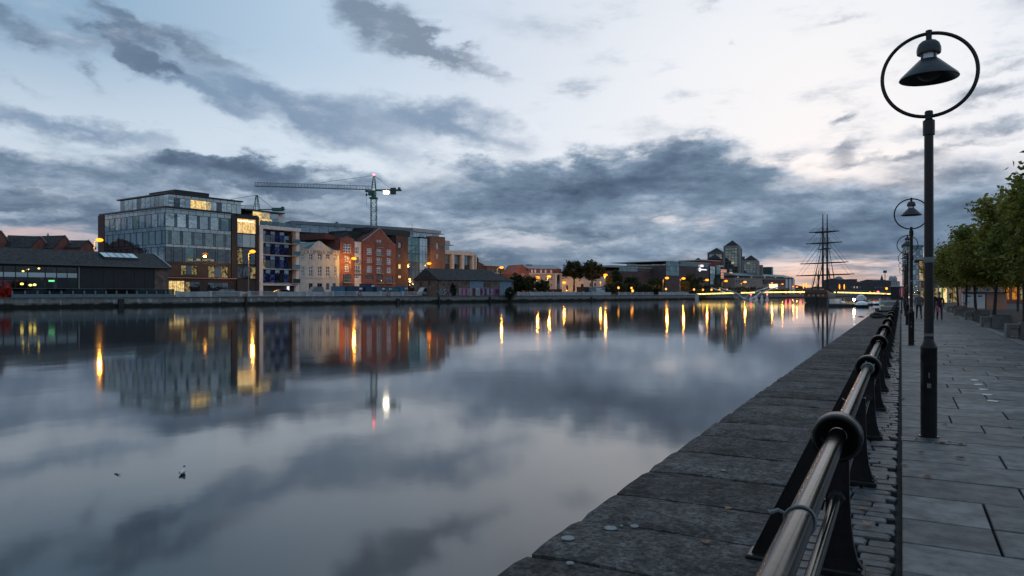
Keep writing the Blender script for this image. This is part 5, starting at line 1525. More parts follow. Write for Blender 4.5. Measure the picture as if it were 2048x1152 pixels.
far_tree(1085, 560, 584, 207, 30, 'smaller olive tree before the pink building', 313, 'leaf_lamplit', 1600, .28)
far_tree(1032, 548, 590, 203, 30, 'dark tree at the right end of the graffiti shed', 304)
far_tree(1012, 545, 580, 262, 34, 'dark tree behind the right end of the shed', 305)
far_tree(907, 567, 592, 171, 13, 'small dark bush against the shed wall', 306, n=900, leaf=.2, name='bush', cat='bush', trunk=False)
far_tree(1020, 573, 600, 188, 20, 'dark bush hanging over the quay wall past the shed', 307, n=1200, leaf=.22, name='bush', cat='bush', trunk=False)
far_tree(1218, 552, 572, 252, 16, 'small tree lit yellow by the lamp beside the tall pair', 308, 'leaf_lamplit', 1000, .26)
far_tree(1232, 540, 580, 268, 26, 'dark tree between the tall pair and the low brick block', 309)
far_tree(1262, 552, 580, 275, 30, 'dark round tree before the low brick block', 310)
far_tree(1312, 556, 582, 270, 36, 'dark tree before the right end of the low brick block', 311)
far_tree(1384, 548, 584, 280, 44, 'dark broad tree before the shopping block sign', 312)
far_tree(1370, 562, 584, 268, 22, 'tree lit orange under the curved arm lamp', 316, 'leaf_lamplit', 1200, .28)
hx = [(1216, 566, 26), (1236, 564, 26), (1256, 567, 26), (1275, 566, 24), (1293, 568, 24), (1310, 569, 22)]
for i, (x, y, w_) in enumerate(hx):
    far_tree(x, y, 589, qd(x, 9), w_ + 6, ['leftmost', 'second', 'third', 'fourth', 'fifth', 'rightmost'][i] + ' clipped bush of the hedge row behind the dark railing', 320 + i, 'leaf_far', 1500, .26, 'hedge_bush', 'bush', 'hedge row behind the dark railing', False)
hx = [(1392, 570, 24), (1412, 572, 26), (1434, 571, 26), (1458, 574, 26), (1482, 573, 30), (1508, 574, 26), (1530, 575, 22), (1565, 576, 28)]
for i, (x, y, w_) in enumerate(hx):
    far_tree(x, y, 589, qd(x, 9), w_ + 6, ['first', 'second', 'third', 'fourth', 'fifth', 'sixth', 'seventh', 'eighth'][i] + ' dark bush along the bank behind the footbridge', 340 + i, 'leaf_far', 1500, .30, 'bank_bush', 'bush', 'bushes along the bank behind the footbridge', False)

# ================================================================ buildings further up the far bank
def simple(label, name, px0, px1, d0, d1, q=None):
    A_ = P(px0, 0, d0); B_ = P(px1, 0, d1); r = mkfac(label, name, 'building', A_, B_, q or (lambda a, b: (a, b))); return r
# pink rendered building with brick gable, chimney and arched pediment
f = simple('pink lit terrace with brick gable, chimney and rounded pediment', 'terrace_building', 1031, 1123.5, 252, 262, Q5); E = f.L
g1 = f.u(345); zr = f.z(500, 405); ztp = f.z(500, 345)
f.put('gable_wall', MB().prism([(0, 0), (g1, 0), (g1, f.z(340, 400)), (f.u(268), f.z(268, 295)), (0, f.z(190, 400))], 'y', -.3, 10), M['brick_red'])
window(f, (f.u(255), f.u(285), f.z(270, 440), f.z(270, 405)), M['white_frame'], M['glass_dark'], 1, 2, y=-.4)
hb = []
for (a, b) in ((495, 512), (540, 556), (578, 597), (612, 632)):
    hb += [f.r(a, b, 445, 490), f.r(a, b, 530, 568)]
hb = [h for h in hb if h[0] > g1 + .2]
wall(f, g1 + .02, f.u(660), f.z(500, 592), zr, hb, pmat('pink_render', (.50, .40, .36), (.58, .47, .42), .7, .85))
for h in hb: window(f, h, M['white_frame'], M['glass_dark'], 1, 2)
f.put('ground_floor', MB().box(g1, E, .2, .4, 0, f.z(500, 592)), M['dark_clad'])
f.put('pier', MB().box(f.u(660), f.u(680), -.3, .6, f.z(700, 592), zr), M['white_render']); f.put('pier', MB().box(f.u(724), E, -.3, .6, f.z(700, 592), zr), M['white_render'])
glaze(f, [f.u(682), f.u(722)], lin(f.z(700, 585), zr, 6), lambda i, j: M['glass_side'], y=.1)
f.put('attic', MB().box(g1, E, 0.3, .6, zr, ztp), M['brick_red'])
for xx in (380, 420, 490, 545, 610): f.put('attic_window', MB().box(f.u(xx), f.u(xx + 18), .2, .28, zr + .3, ztp - .4), M['white_frame'])
f.put('cornice', MB().box(g1, E + .2, -.4, .3, zr - .2, zr + .15), M['white_render'])
f.put('roof', MB().prism([(.6, ztp), (5, ztp + 1.6), (10, ztp)], 'x', g1, E), M['roof_lead'])
f.put('pediment', MB().prism([(f.u(668), zr), *[(f.u(702) + (f.u(738) - f.u(668)) / 2 * math.cos(a), zr + (f.z(702, 342) - zr) * math.sin(a)) for a in lin(math.pi, 0, 10)], (f.u(738), zr)], 'y', -.1, .25), M['brick_red'])
f.put('chimney', MB().box(f.u(395), f.u(462), 4, 6, ztp, f.z(430, 290)), M['brick_brown'])
f.put('structure', MB().box(g1, E, .7, 10, 0, ztp), M['brick_brown'])
# lit stone front with arches behind the tall trees
f = simple('orange lit church front with arched windows behind the tall trees', 'church', 1124, 1212, 280, 285, Q5); E = f.L; zt_ = f.z(1000, 440)
hb = [f.r(795, 820, 545, 610), f.r(880, 905, 545, 610), f.r(975, 1008, 530, 590), f.r(1080, 1100, 520, 560), f.r(1135, 1160, 520, 560)]
wall(f, 0, E, 0, zt_, hb, M['stone'])
for h in hb:
    window(f, h, M['brick_brown'], M['glass_dark'], 2, 1)
    f.put('arch', MB().torus(((h[0] + h[1]) / 2, -.05, h[3]), (h[1] - h[0]) / 2 + .12, .16, 'y', 10, 5, 0, math.pi), M['white_render'])
f.put('structure', MB().box(0, E, .4, 8, 0, zt_), M['brick_brown']); f.put('roof', MB().prism([(-.2, zt_), (4, zt_ + 2), (8.2, zt_)], 'x', 0, E), M['slate'])
lamp_far(1128, 565, 272, 'low orange lamp lighting the church front, left side', 1800, pole_dx=0)
lamp_far(1160, 578, 274, 'low orange lamp lighting the arches between the tall trees', 1400, rad=.2, pole_dx=0)
# low brick block with glass top storey
f = simple('long low purple brown brick block with glazed top storey', 'low_block', 1206, 1331, 300, 330, Q5); E = f.L
zb_, zg_, zt_ = f.z(1700, 383), f.z(1700, 340), f.z(1600, 305)
f.put('wall', MB().box(0, E, 0, 25, 0, zb_), pmat('brick_mauve', (.075, .05, .052), (.11, .072, .072), .5, .85))
xs = lin(f.u(1450), f.u(1900), 10)
glaze(f, xs, [zb_, zg_], lambda i, j: M['glass_green'] if i < 2 else M['glass_side'], y=.6)
f.put('top_core', MB().box(xs[0], E, .8, 20, zb_, zg_), M['dark_clad']); f.put('roof_slab', MB().box(f.u(1250), E, -.2, 22, zg_, zg_ + .35), M['stone_grey'])
f.put('plant_room', MB().box(f.u(1455), f.u(1775), 5, 16, zg_ + .35, zt_), M['roof_green'])
for k in range(3): f.put('roof_dome', MB().ball((f.u(1640 + 38 * k), 4, zt_ - .2), 1.1, 10, 6), M['roof_green'])
for k in range(6): f.put('balustrade_bar', MB().box(f.u(1530), E, .3, .36, zb_ + .25 + k * .3, zb_ + .33 + k * .3), M['stone_grey'])
# dark shopping block with lit signs
f = simple('dark shopping block with two lit white signs', 'shopping_block', 1330.5, 1418, 318, 345, Q6); E = f.L
zt_ = f.z(500, 368)
f.put('wall', MB().box(0, E, 0, 30, 0, f.z(500, 410)), pmat('dark_stone', (.06, .05, .055), (.085, .072, .078), .5, .8))
f.put('top_storey', MB().box(f.u(465), E, .3, 30, f.z(500, 410), zt_), M['glass_green']); f.put('roof_slab', MB().box(f.u(285), E + 1, -.4, 30, zt_, zt_ + .3), M['stone_grey'])
glaze(f, lin(f.u(292), f.u(440), 6), lin(f.z(360, 520), zt_, 3), lambda i, j: M['glass_green'] if (i + j) % 3 else M['glass_side'], y=-.2)
emat('sign_lit', (.9, .92, 1.0), 1.4); emat('sign_pinkwhite', (1.0, .75, .78), 1.5)
f.put('sign_board', MB().box(f.u(642), f.u(768), -.2, -.1, f.z(700, 462), f.z(700, 438)), pmat('sign_grey', (.25, .26, .27), None, rough=.6))
for k in range(8):
    a = 690 + k * 8; f.put('sign_letter', MB().box(f.u(a), f.u(a + 6), -.26, -.21, f.z(700, 456), f.z(700, 446 if k else 443)), M['sign_lit'])
f.put('sign_dot', MB().torus((f.u(676), -.24, f.z(676, 450)), .75, .2, 'y', 12, 5), M['sign_lit'])
f.put('logo_sign', MB().box(f.u(685), f.u(715), -.3, -.2, f.z(700, 420), f.z(700, 396)), M['sign_pinkwhite'])
# pyramid roofed office complex
pmat('pyr_slate', (.03, .028, .03), (.045, .042, .045), .5, .8, spec=.2); pmat('pyr_frame', (.20, .19, .185), (.27, .26, .25), .5, .8); pmat('pyr_wall', (.10, .10, .105), (.14, .14, .145), .5, .8)
r = thing('pyramid_office', 'cluster of green glass office towers with dark pyramid roofs', 'building', tuple(P(1465, 0, 400)[:2]) + (GZ,))
def pyr(x0, x1, yb, yt, apex, d, frame, ybase=587, dep=1.0, rows=7, over=.0):
    A_ = P(x0, 0, d); th = math.atan(((x0 + x1) / 2 - 1024) / F) + R(9); t1 = (x1 - 1024) / F; la = (x0 - 1024) / F * d
    L = (t1 * d - la) / (math.cos(th) + t1 * math.sin(th)); d1 = d - L * math.sin(th); B_ = P(x1, 0, d1); g = Fac(r, A_, B_); L = g.L; dp = L * dep
    zz = lambda y: CZ - (y - HY) * d / F - GZ
    g.put('tower_core', MB().box(.1, L - .1, .3, dp, 0, zz(yt)), frame)
    if rows:
        n = 4
        glaze(g, lin(L * .1, L * .9, n), lin(max(0, zz(yb)), zz(yt) - (zz(yt) - max(0, zz(yb))) * .06, rows), lambda i, j: M['lit_pale'] if random.Random(int(x0) * 31 + i * 7 + j).random() > .965 else M['glass_green'], y=.1, gap=.12)
        for xx in (0, L * .92): g.put('corner_pier', MB().box(xx, xx + L * .08, -.2, .5, 0, zz(yt)), frame)
        g.put('top_beam', MB().box(0, L, -.25, .5, zz(yt) - .9, zz(yt) + .3), frame)
    if apex:
        w_ = L * (.46 + over); c_ = (L / 2, dp / 2); h0, h1 = zz(yt) + .3, zz(apex)
        m = MB(); q_ = [(c_[0] - w_, c_[1] - w_, h0), (c_[0] + w_, c_[1] - w_, h0), (c_[0] + w_, c_[1] + w_, h0), (c_[0] - w_, c_[1] + w_, h0)]; ap = (c_[0], c_[1], h1)
        for k in range(4): m.quad(q_[k], q_[(k + 1) % 4], ap)
        m.quad(*q_); g.put('pyramid_roof', m, M['pyr_slate'])
    return g
pyr(1447, 1478, 545, 493, 480, 400, M['pyr_frame'], rows=9)
pyr(1476, 1483.5, 0, 497, None, 412, M['pyr_wall'], rows=0)
pyr(1482, 1489, 0, 513, None, 415, M['pyr_wall'], rows=0)
pyr(1415, 1447, 530, 506, 495, 420, M['pyr_wall'], rows=3)
pyr(1412, 1443, 530, 520, 508, 385, M['brick_dark'], rows=0)
pyr(1381, 1408, 0, 525, 515, 410, M['brick_dark'], rows=0)
pyr(1484.5, 1515, 546, 522, 510, 390, M['pyr_frame'], rows=5)
pyr(1515, 1525, 0, 530, None, 395, M['pyr_frame'], rows=0); pyr(1525, 1544, 0, 534, None, 420, M['glass_green'], rows=0)
pyr(1436, 1492, 0, 530, None, 428, M['pyr_wall'], rows=0, dep=.3); pyr(1486, 1518, 0, 540, None, 432, M['pyr_wall'], rows=0, dep=.4); pyr(1402, 1440, 0, 534, None, 430, M['pyr_wall'], rows=0, dep=.3)
# red and glass street front
f = simple('tall narrow street fronts of red brick, steel and pink lit glass', 'street_front', 1408, 1466, 350, 372, Q6); E = f.L
f.put('red_upper', MB().box(0, f.u(930), 1, 14, 0, f.z(830, 345)), pmat('wine_brick', (.15, .04, .04), (.2, .055, .05), .6, .8)); f.put('red_cornice', MB().box(-.5, f.u(930), .5, 14, f.z(830, 352), f.z(830, 343)), M['stone_grey'])
f.put('core', MB().box(f.u(800), E, .4, 12, 0, f.z(1000, 440)), M['dark_clad'])
emat('lit_rose', (1.0, .52, .40), .75, .3, 1.0)
glaze(f, lin(f.u(798), f.u(855), 2), lin(f.z(830, 620), f.z(830, 415), 5), lambda i, j: M['glass_sky'] if j > 2 else M['glass_side'], y=0)
glaze(f, lin(f.u(870), f.u(915), 1), lin(f.z(890, 620), f.z(890, 415), 4), lambda i, j: M['glass_green'], y=0)
glaze(f, lin(f.u(920), f.u(985), 4), lin(f.z(950, 555), f.z(950, 447), 6), lambda i, j: M['lit_rose'], y=0, gap=.14)
glaze(f, lin(f.u(1020), f.u(1052), 2), lin(f.z(1035, 630), f.z(1035, 440), 5), lambda i, j: M['lit_rose'] if j == 3 else M['glass_side'], y=0)
f.put('canopy', MB().box(f.u(868), f.u(918), -1.5, .3, f.z(890, 418), f.z(890, 405)), M['white_render'])
# long low block with green roofs
f = simple('long pale block with green metal roofs stepping toward the bridge', 'quay_block', 1468, 1590, 360, 430, Q6); E = f.L
for (a, b, t0, t1) in ((1080, 1235, 486, 520), (1235, 1385, 490, 528), (1385, 1625, 500, 530), (1625, 1750, 508, 545)):
    ua, ub = f.u(a), f.u(b); m_ = (a + b) / 2; z0, z1 = f.z(m_, t1), f.z(m_, t0)
    f.put('roof', MB().prism([(-.8, z0), (6, z1), (12, z0)], 'x', ua, ub), M['roof_green'])
    f.put('top_floor', MB().box(ua + .1, ub - .1, .6, 11, f.z(m_, 546), z0), M['dark_clad'])
    f.put('wall', MB().box(ua + .02, ub - .02, 0, 11.5, 0, f.z(m_, 546)), M['pyr_frame'])
    n = max(2, int((b - a) / 28))
    for k in range(n):
        xx = ua + (ub - ua) * (k + .3) / n
        f.put('window', MB().box(xx, xx + (ub - ua) / n * .45, -.06, -.01, f.z(m_, 595), f.z(m_, 570)), M['glass_dark'])
        f.put('window', MB().box(xx, xx + (ub - ua) / n * .4, .5, .56, f.z(m_, 542), f.z(m_, 532)), M['lit_pale'] if k % 4 == 1 else M['glass_dark'])
f.put('dark_colonnade', MB().box(f.u(1400), f.u(1640), -.3, -.1, f.z(1500, 620), f.z(1500, 565)), M['dark_clad'])
for xx in (1650, 1690, 1730): f.put('pillar', MB().box(f.u(xx), f.u(xx + 22), -.5, -.1, 0, f.z(xx, 560)), M['white_render'])
p = P(1548, 0, 345); r = thing('lit_cabin', 'small brightly lit white cabin on a stem by the bridge', 'cabin', (p.x, p.y, GZ), PSI)
zc = lambda y: CZ - (y - HY) * 345 / F - GZ
MB().box(-1.6, 1.7, 0, 2, zc(577), zc(568.5)).build('glazing', emat('cabin_lit', (1.0, .86, .55), 1.6, .3, 1.2), r); MB().box(-1.8, 1.9, -.2, 2.2, zc(568.5), zc(567.5)).build('roof', M['white_render'], r); MB().box(-.3, .4, .6, 1.4, 0, zc(577)).build('stem', M['dark_metal'], r)
# grey cabin with white print on the quay
f = simple('grey quayside cabin with faint white lettering blocks', 'quay_cabin', 1182, 1210, qd(1182, 5), qd(1210, 5), lambda X, Y: (1160 + X / 11.38, 560 + Y / 11.38)); f.root['category'] = 'cabin'; E = f.L
zt_ = f.z(400, 170)
f.put('wall', MB().box(0, E, 0, 3, 0, zt_), pmat('cabin_grey', (.19, .21, .22), (.25, .27, .28), .9, .7)); f.put('roof', MB().box(-.1, E + .1, -.1, 3.1, zt_, zt_ + .12), M['stone_grey'])
for k, (a, b, c_, d_) in enumerate([(372, 395, 185, 222), (402, 425, 185, 222), (432, 455, 188, 222), (462, 497, 185, 205), (462, 478, 205, 222)]): f.put('painted_letter', MB().box(f.u(a), f.u(b), -.03, -.005, f.z(a, d_), f.z(a, c_)), M['white_frame'])
f.put('painted_line', MB().box(f.u(375), f.u(555), -.03, -.005, f.z(450, 262), f.z(450, 240)), M['white_frame'])
f = simple('dark low shed left of the grey quayside cabin', 'low_shed', 1168, 1181.5, qd(1168, 6), qd(1181, 6), lambda X, Y: (X, Y)); f.root['category'] = 'shed'
f.put('wall', MB().box(0, f.L, 0, 3, 0, f.z(1175, 575)), M['dark_clad']); f.put('roof', MB().box(-.1, f.L + .1, -.15, 3.1, f.z(1175, 575), f.z(1175, 574)), M['slate'])

# ================================================================ footbridge
A_ = P(1393, 0, 251); B_ = Vector((-2.5, 318, 0)); v = Vector((B_.x - A_.x, B_.y - A_.y, 0)); BL = v.length; brz = math.atan2(v.y, v.x)
br = thing('footbridge', 'slim footbridge with a glowing yellow strip under its deck crossing the river', 'bridge', (A_.x, A_.y, 0), brz)
emat('deck_light', (1.0, .70, .18), 2.6)
def bx(px):
    a, b = ray(px); e_ = v.normalized(); return (A_.y * a - A_.x * b) / (e_.x * b - e_.y * a)
def dz(x): return 1.05 + .75 * math.sin(math.pi * min(1, max(0, x / BL)))
n = 44; dk = MB(); 
for i in range(n):
    x0, x1 = BL * i / n, BL * (i + 1) / n
    dk.prism([(x0, dz(x0) - .25), (x1, dz(x1) - .25), (x1, dz(x1)), (x0, dz(x0))], 'y', 0, 4)
dk.build('deck', M['stone_grey'], br)
for i in range(n):
    x0, x1 = BL * i / n + .12, BL * (i + 1) / n - .12
    if abs((x0 + x1) / 2 - bx(1473)) < 1.2 or abs((x0 + x1) / 2 - bx(1518)) < 1.2: continue
    MB().prism([(x0, dz(x0) - .02), (x1, dz(x1) - .02), (x1, dz(x1) + .36), (x0, dz(x0) + .36)], 'y', -.09, -.02).build('light_panel', M['deck_light'], br)
for i in range(0, n + 1, 1):
    x0 = BL * i / n; MB().box(x0 - .04, x0 + .04, -.06, .02, dz(x0), dz(x0) + 1.15).build('baluster', M['lamp_metal'], br)
hr = MB().tube([(BL * i / n, -.03, dz(BL * i / n) + 1.15) for i in range(n + 1)], .05, 5).build('hand_rail', M['lamp_metal'], br)
for px, sg in ((1473, 1), (1518, -1)):
    x0 = bx(px); cx = bx(1495)
    MB().tube([(x0 - sg * 7.5, -.6, dz(x0) + 2.0), (x0, -.4, dz(x0) - .1), ((x0 + cx) / 2, -.2, -.25), (cx - sg * 1.0, 0.2, -.45)], [.16, .3, .36, .4], 8).build('mast_leg', M['white_render'], br, True)
    MB().tube([(x0 - sg * 7.5, 4.4, dz(x0) + 2.0), (x0, 4.3, dz(x0) - .1), ((x0 + cx) / 2, 4.1, -.25), (cx - sg * 1.0, 3.8, -.45)], [.16, .3, .36, .4], 8).build('mast_leg', M['white_render'], br, True)
    MB().tube([(x0 - sg * 7.5, -.6, dz(x0) + 2.0), (x0 - sg * 26, -.3, dz(x0) + .3)], .05, 4).build('stay_cable', M['lamp_metal'], br)
    MB().tube([(x0 - sg * 7.5, -.6, dz(x0) + 2.0), (cx, -.3, dz(cx) + .3)], .05, 4).build('stay_cable', M['lamp_metal'], br)
MB().lathe([(2.2, -1.2), (2.2, -.5), (1.6, -.35)], 16, (bx(1495), 2, 0)).build('pier_base', M['stone_grey'], br)
ab = MB().box(-9, 0.5, -.6, 4.6, -1.5, 1.3).build('abutment', M['concrete'], br)
for i, px in enumerate((1501.8, 1513, 1523.5, 1534.3)):
    p = G(px, 600, WATER); r = thing('river_marker', ['first', 'second', 'third', 'fourth'][i] + ' white cone marker standing in the river by the footbridge', 'marker', tuple(p), 0, 'cone markers by the footbridge')
    MB().lathe([(.55, -.5), (.55, .25), (.42, .3), (.2, 1.3), (.12, 1.7)], 12).build('cone', M['white_render'], r, True); MB().ball((0, 0, 1.85), .22, 8, 5).build('beacon', M['red_lamp'] if i in (0, 3) else M['lamp_metal'], r)

# ================================================================ three masted ship
SHX, SHY = P(1637, 0, 172)[:2]
sh = thing('tall_ship', 'wooden three masted sailing ship seen from its stern', 'ship', (SHX, SHY, WATER), R(-1.0))
pmat('hull_brown', (.14, .055, .028), (.20, .085, .045), .9, .6, stretch=(1, 1, 6)); pmat('hull_dark', (.014, .015, .018), (.025, .024, .025), 1, .5); pmat('spar', (.035, .026, .02), (.06, .045, .034), 2, .7)
def section(y, k=1.0):    # half breadth and heights along the hull
    s_ = y / 26.0; wd = 2.75 * (1 - max(0, (s_ - .45) / .55) ** 2.4) * (.93 + .07 * min(1, s_ * 6)); tp = 3.1 - 1.0 * math.sin(min(1, s_ * 1.1) * math.pi) * .7 + (.5 if s_ > .85 else 0); return max(.06, wd), tp
ysx = lin(-5, 21, 20); lo = MB(); up = MB()
def ringpts(y, part):
    w_, tp = section(y + 5)
    if part == 'lo': return [(-w_, y, 1.25), (-w_ * .93, y, .3), (-w_ * .6, y, -.6), (0, y, -1.2), (w_ * .6, y, -.6), (w_ * .93, y, .3), (w_, y, 1.25)]
    return [(-w_ * .9, y, tp), (-w_ * 1.0, y, 1.9), (-w_ * 1.02, y, 1.26), (w_ * 1.02, y, 1.26), (w_ * 1.0, y, 1.9), (w_ * .9, y, tp)]
for m_, part in ((lo, 'lo'), (up, 'up')):
    k = len(ringpts(0, part))
    for y in ysx: m_.v += ringpts(y, part)
    for i in range(len(ysx) - 1):
        for j in range(k - 1): m_.f.append((i * k + j, i * k + j + 1, (i + 1) * k + j + 1, (i + 1) * k + j))
    m_.f.append(tuple(range(k)))
hull = lo.build('hull', M['hull_dark'], sh, True); tops = up.build('topsides', M['hull_brown'], sh)
MB().box(-2.2, 2.2, -5, 15, 1.7, 1.85).build('deck', M['spar'], sh)
MB().box(-2.6, 2.6, -5.12, -5.02, 2.2, 2.32).build('stern_rail', M['spar'], sh)
for xx in (-1.5, -.5, .5, 1.5): MB().box(xx - .28, xx + .28, -5.14, -5.04, 1.5, 1.95).build('stern_window', M['glass_dark'], sh)
MB().prism([(-.9, 1.85), (.9, 1.85), (.7, 3.3), (-.7, 3.3)], 'y', 2, 5).build('deck_house', M['white_render'], sh)
MB().box(-.15, .15, -5.5, -5.0, -1, 2.0).build('rudder', M['hull_dark'], sh)
zpx = lambda y, d: CZ - (y - HY) * d / F - WATER
def mast(y, top, name, r0): return MB().tube([(0, y, 1.5), (0, y, top * .5), (0, y, top * .8), (0, y, top)], [r0, r0 * .9, r0 * .65, r0 * .35], 7).build(name, M['spar'], sh, True)
H1, H2, H3 = zpx(541, 172), zpx(431, 183), zpx(435, 196)
m1 = mast(0, H1, 'mizzen_mast', .2); m2 = mast(9, H2, 'main_mast', .28); m3 = mast(19, H3, 'fore_mast', .28)
for (mast_o, y, d, top, yards) in ((m2, 9, 183, H2, [(466, 50), (488, 62), (527.5, 82), (551, 98)]), (m3, 19, 196, H3, [(469, 44), (490, 54), (528, 76), (551, 96)])):
    for (py, wpx) in yards:
        z_ = zpx(py, d); hw = wpx * d / F / 2; a = R(4 if y == 9 else -5)
        MB().tube([(-hw * math.cos(a), y - .35 - hw * math.sin(a), z_ - .1), (0, y - .35, z_), (hw * math.cos(a), y - .35 + hw * math.sin(a), z_ + .15)], [.10, .19, .10], 6).build('yard', M['spar'], mast_o)
        for sx in (-1, 1): MB().tube([(sx * hw * .96, y - .35, z_), (0, y, z_ + (top - z_) * .55)], .035, 3).build('lift_line', M['cable'], mast_o)
    MB().box(-1.0, 1.0, y - .6, y + .6, zpx(500, d) - .1, zpx(500, d) + .08).build('top_platform', M['spar'], mast_o)
    zc_ = zpx(500, d)
    for sx in (-1, 1):
        for k in range(6):
            yy_ = y - 1.2 - k * .45 + 1.2
            MB().tube([(sx * 2.5, yy_ - .8, 2.2), (sx * .35, y, zc_)], .055, 3).build('shroud', M['cable'], mast_o)
        for k in range(1, 9):
            f0 = k / 9; MB().tube([(sx * (2.5 - 2.15 * f0), y - .8, 2.2 + (zc_ - 2.2) * f0), (sx * (2.5 - 2.15 * f0), y - 2.2 + 1.6 * f0, 2.2 + (zc_ - 2.2) * f0)], .02, 3).build('ratline', M['cable'], mast_o)
        for k in range(2): MB().tube([(sx * .95, y - .2 - k * .3, zc_), (sx * .1, y, zc_ + (top - zc_) * .65)], .026, 3).build('shroud', M['cable'], mast_o)
        MB().tube([(sx * 2.4, y - 5, 2.4), (0, y, top * .82)], .04, 3).build('backstay', M['cable'], mast_o)
for (a, b) in (((0, 0, H1 * .95), (0, 9, H2 * .45)), ((0, 9, H2 * .85), (0, 19, H3 * .5)), ((0, 19, H3 * .9), (0, 27, 3.6)), ((0, 19, H3 * .55), (0, 25, 3.2)), ((0, -5, 2.4), (0, 9, H2 * .8))):
    MB().tube([a, b], .045, 3).build('stay', M['cable'], sh)
MB().tube([(0, 17, 2.6), (0, 28, 3.8)], [.22, .1], 6).build('bowsprit', M['spar'], sh)
MB().tube([(0, .2, 3.0), (0, -6.0, 3.8)], [.12, .08], 6).build('boom', M['spar'], m1); MB().tube([(0, .2, H1 * .7), (0, -4.0, H1 * .92)], [.1, .07], 6).build('gaff', M['spar'], m1)
for (x_, y_, lab) in ((1551 + 0, 0, ''),):
    pass

# ================================================================ small boats and pontoon between the ship and the near quay
pmat('silver_cover', (.55, .56, .58), (.7, .71, .73), 3, .22, metal=.6, bump=.05, bscale=5)
def covered_boat(px, py, w_px, h_px, label):
    d = (CZ - WATER) * F / (py - HY); p = P(px, py, d); w_ = w_px * d / F; h = h_px * d / F
    r = thing('covered_boat', label, 'boat', (p.x, p.y, WATER), .3, 'covered boats by the pontoon')
    hl = MB(); k = 14
    for (z_, f0) in ((-.15, .86), (.05, 1.0), (h * .35, 1.04)):
        for i in range(k):
            a = 6.283 * i / k; hl.v.append((w_ / 2 * f0 * math.cos(a), w_ * .8 * f0 * math.sin(a), z_))
    for q_ in range(2):
        for i in range(k): hl.f.append((q_ * k + i, q_ * k + (i + 1) % k, (q_ + 1) * k + (i + 1) % k, (q_ + 1) * k + i))
    hl.build('hull', M['hull_dark'], r, True)
    cv = MB(); r_ = random.Random(int(px))
    for j in range(6):
        ph = j / 5 * math.pi / 2
        for i in range(k):
            a = 6.283 * i / k; q_ = math.cos(ph) * (1 + r_.uniform(-.03, .03)); cv.v.append((w_ / 2 * .98 * q_ * math.cos(a), w_ * .78 * q_ * math.sin(a), h * .33 + h * .67 * math.sin(ph)))
    for j in range(5):
        for i in range(k): cv.f.append((j * k + i, j * k + (i + 1) % k, (j + 1) * k + (i + 1) % k, (j + 1) * k + i))
    cv.build('cover', M['silver_cover'], r, True)
covered_boat(1723, 614, 24, 12, 'round boat under a shiny silver cover, nearest of the covered boats')
covered_boat(1722, 607, 20, 18, 'tall domed boat under a silver cover behind the nearest one')
covered_boat(1753, 609.5, 13, 6, 'small silver covered boat by the quay wall')
covered_boat(1741, 610, 9, 8, 'small dark boat between the silver covered boats')
covered_boat(1683, 611, 16, 9, 'low covered boat moored at the ship side')
p = G(1690, 613.5, WATER); pn = thing('pontoon', 'low dark pontoon beside the ship', 'pontoon', (p.x, p.y, WATER), R(-4))
MB().box(-2.6, 2.2, 0, 14, -.3, .35, .03).build('float', M['hull_dark'], pn); MB().box(-2.6, 2.2, 0, 14, .36, .42).build('decking', M['spar'], pn)
for k in range(5): MB().lathe([(.06, .42), (.06, 1.3)], 6, (-2.4, k * 3.2 + .4, 0)).build('post', M['white_frame'], pn)
bn = MB().box(-2.45, -2.38, .4, 13, .5, 1.25).build('white_banner', M['white_render'], pn)
p = P(1708, 599.5, 128); r = thing('white_floodlight', 'bright white light on a short post over the pontoon', 'floodlight', (p.x, p.y, WATER))
MB().ball((0, 0, p.z - WATER), .22, 10, 6).build('lamp', M['white_lamp'], r); MB().tube([(0, 0, -.6), (0, 0, p.z - WATER - .18)], .07, 6).build('post', M['lamp_metal'], r)
# gangway with white rails down to the pontoon
gw = thing('gangway', 'grey gangway with close white rails leading to the pontoon', 'gangway', (-3.2, 150, 0))
MB().prism([(-4, -.3), (0, .3), (0, .45), (-4, -.15)], 'y', 0, 1.6).build('deck', M['stone_grey'], gw)
for k in range(14):
    x_ = -4 + k * .29; z_ = -.15 + .6 * k / 14; MB().box(x_, x_ + .09, -.03, .03, z_, z_ + 1.05).build('baluster', M['lamp_metal'], gw)
MB().prism([(-4, .88), (0, 1.48), (0, 1.54), (-4, .94)], 'y', -.04, .04).build('hand_rail', M['lamp_metal'], gw)
MB().box(-.2, 4.0, -.4, 2.2, -.6, .3).build('landing', M['stone_grey'], gw)
# white gate posts on the quay edge
p = G(1780.5, 620); r = thing('white_gate', 'white post and rail gate at the quay edge', 'gate', (EDGE + .25, p.y, 0))
MB().lathe([(.07, 0), (.07, 1.02), (.05, 1.06), (0, 1.08)], 10).build('post', M['white_frame'], r); MB().lathe([(.05, 0), (.05, .9)], 8, (1.75, 0, 0)).build('post', M['white_frame'], r)
for z_ in (.35, .8): MB().tube([(0, 0, z_), (1.75, 0, z_)], .025, 6).build('rail', M['white_frame'], r)

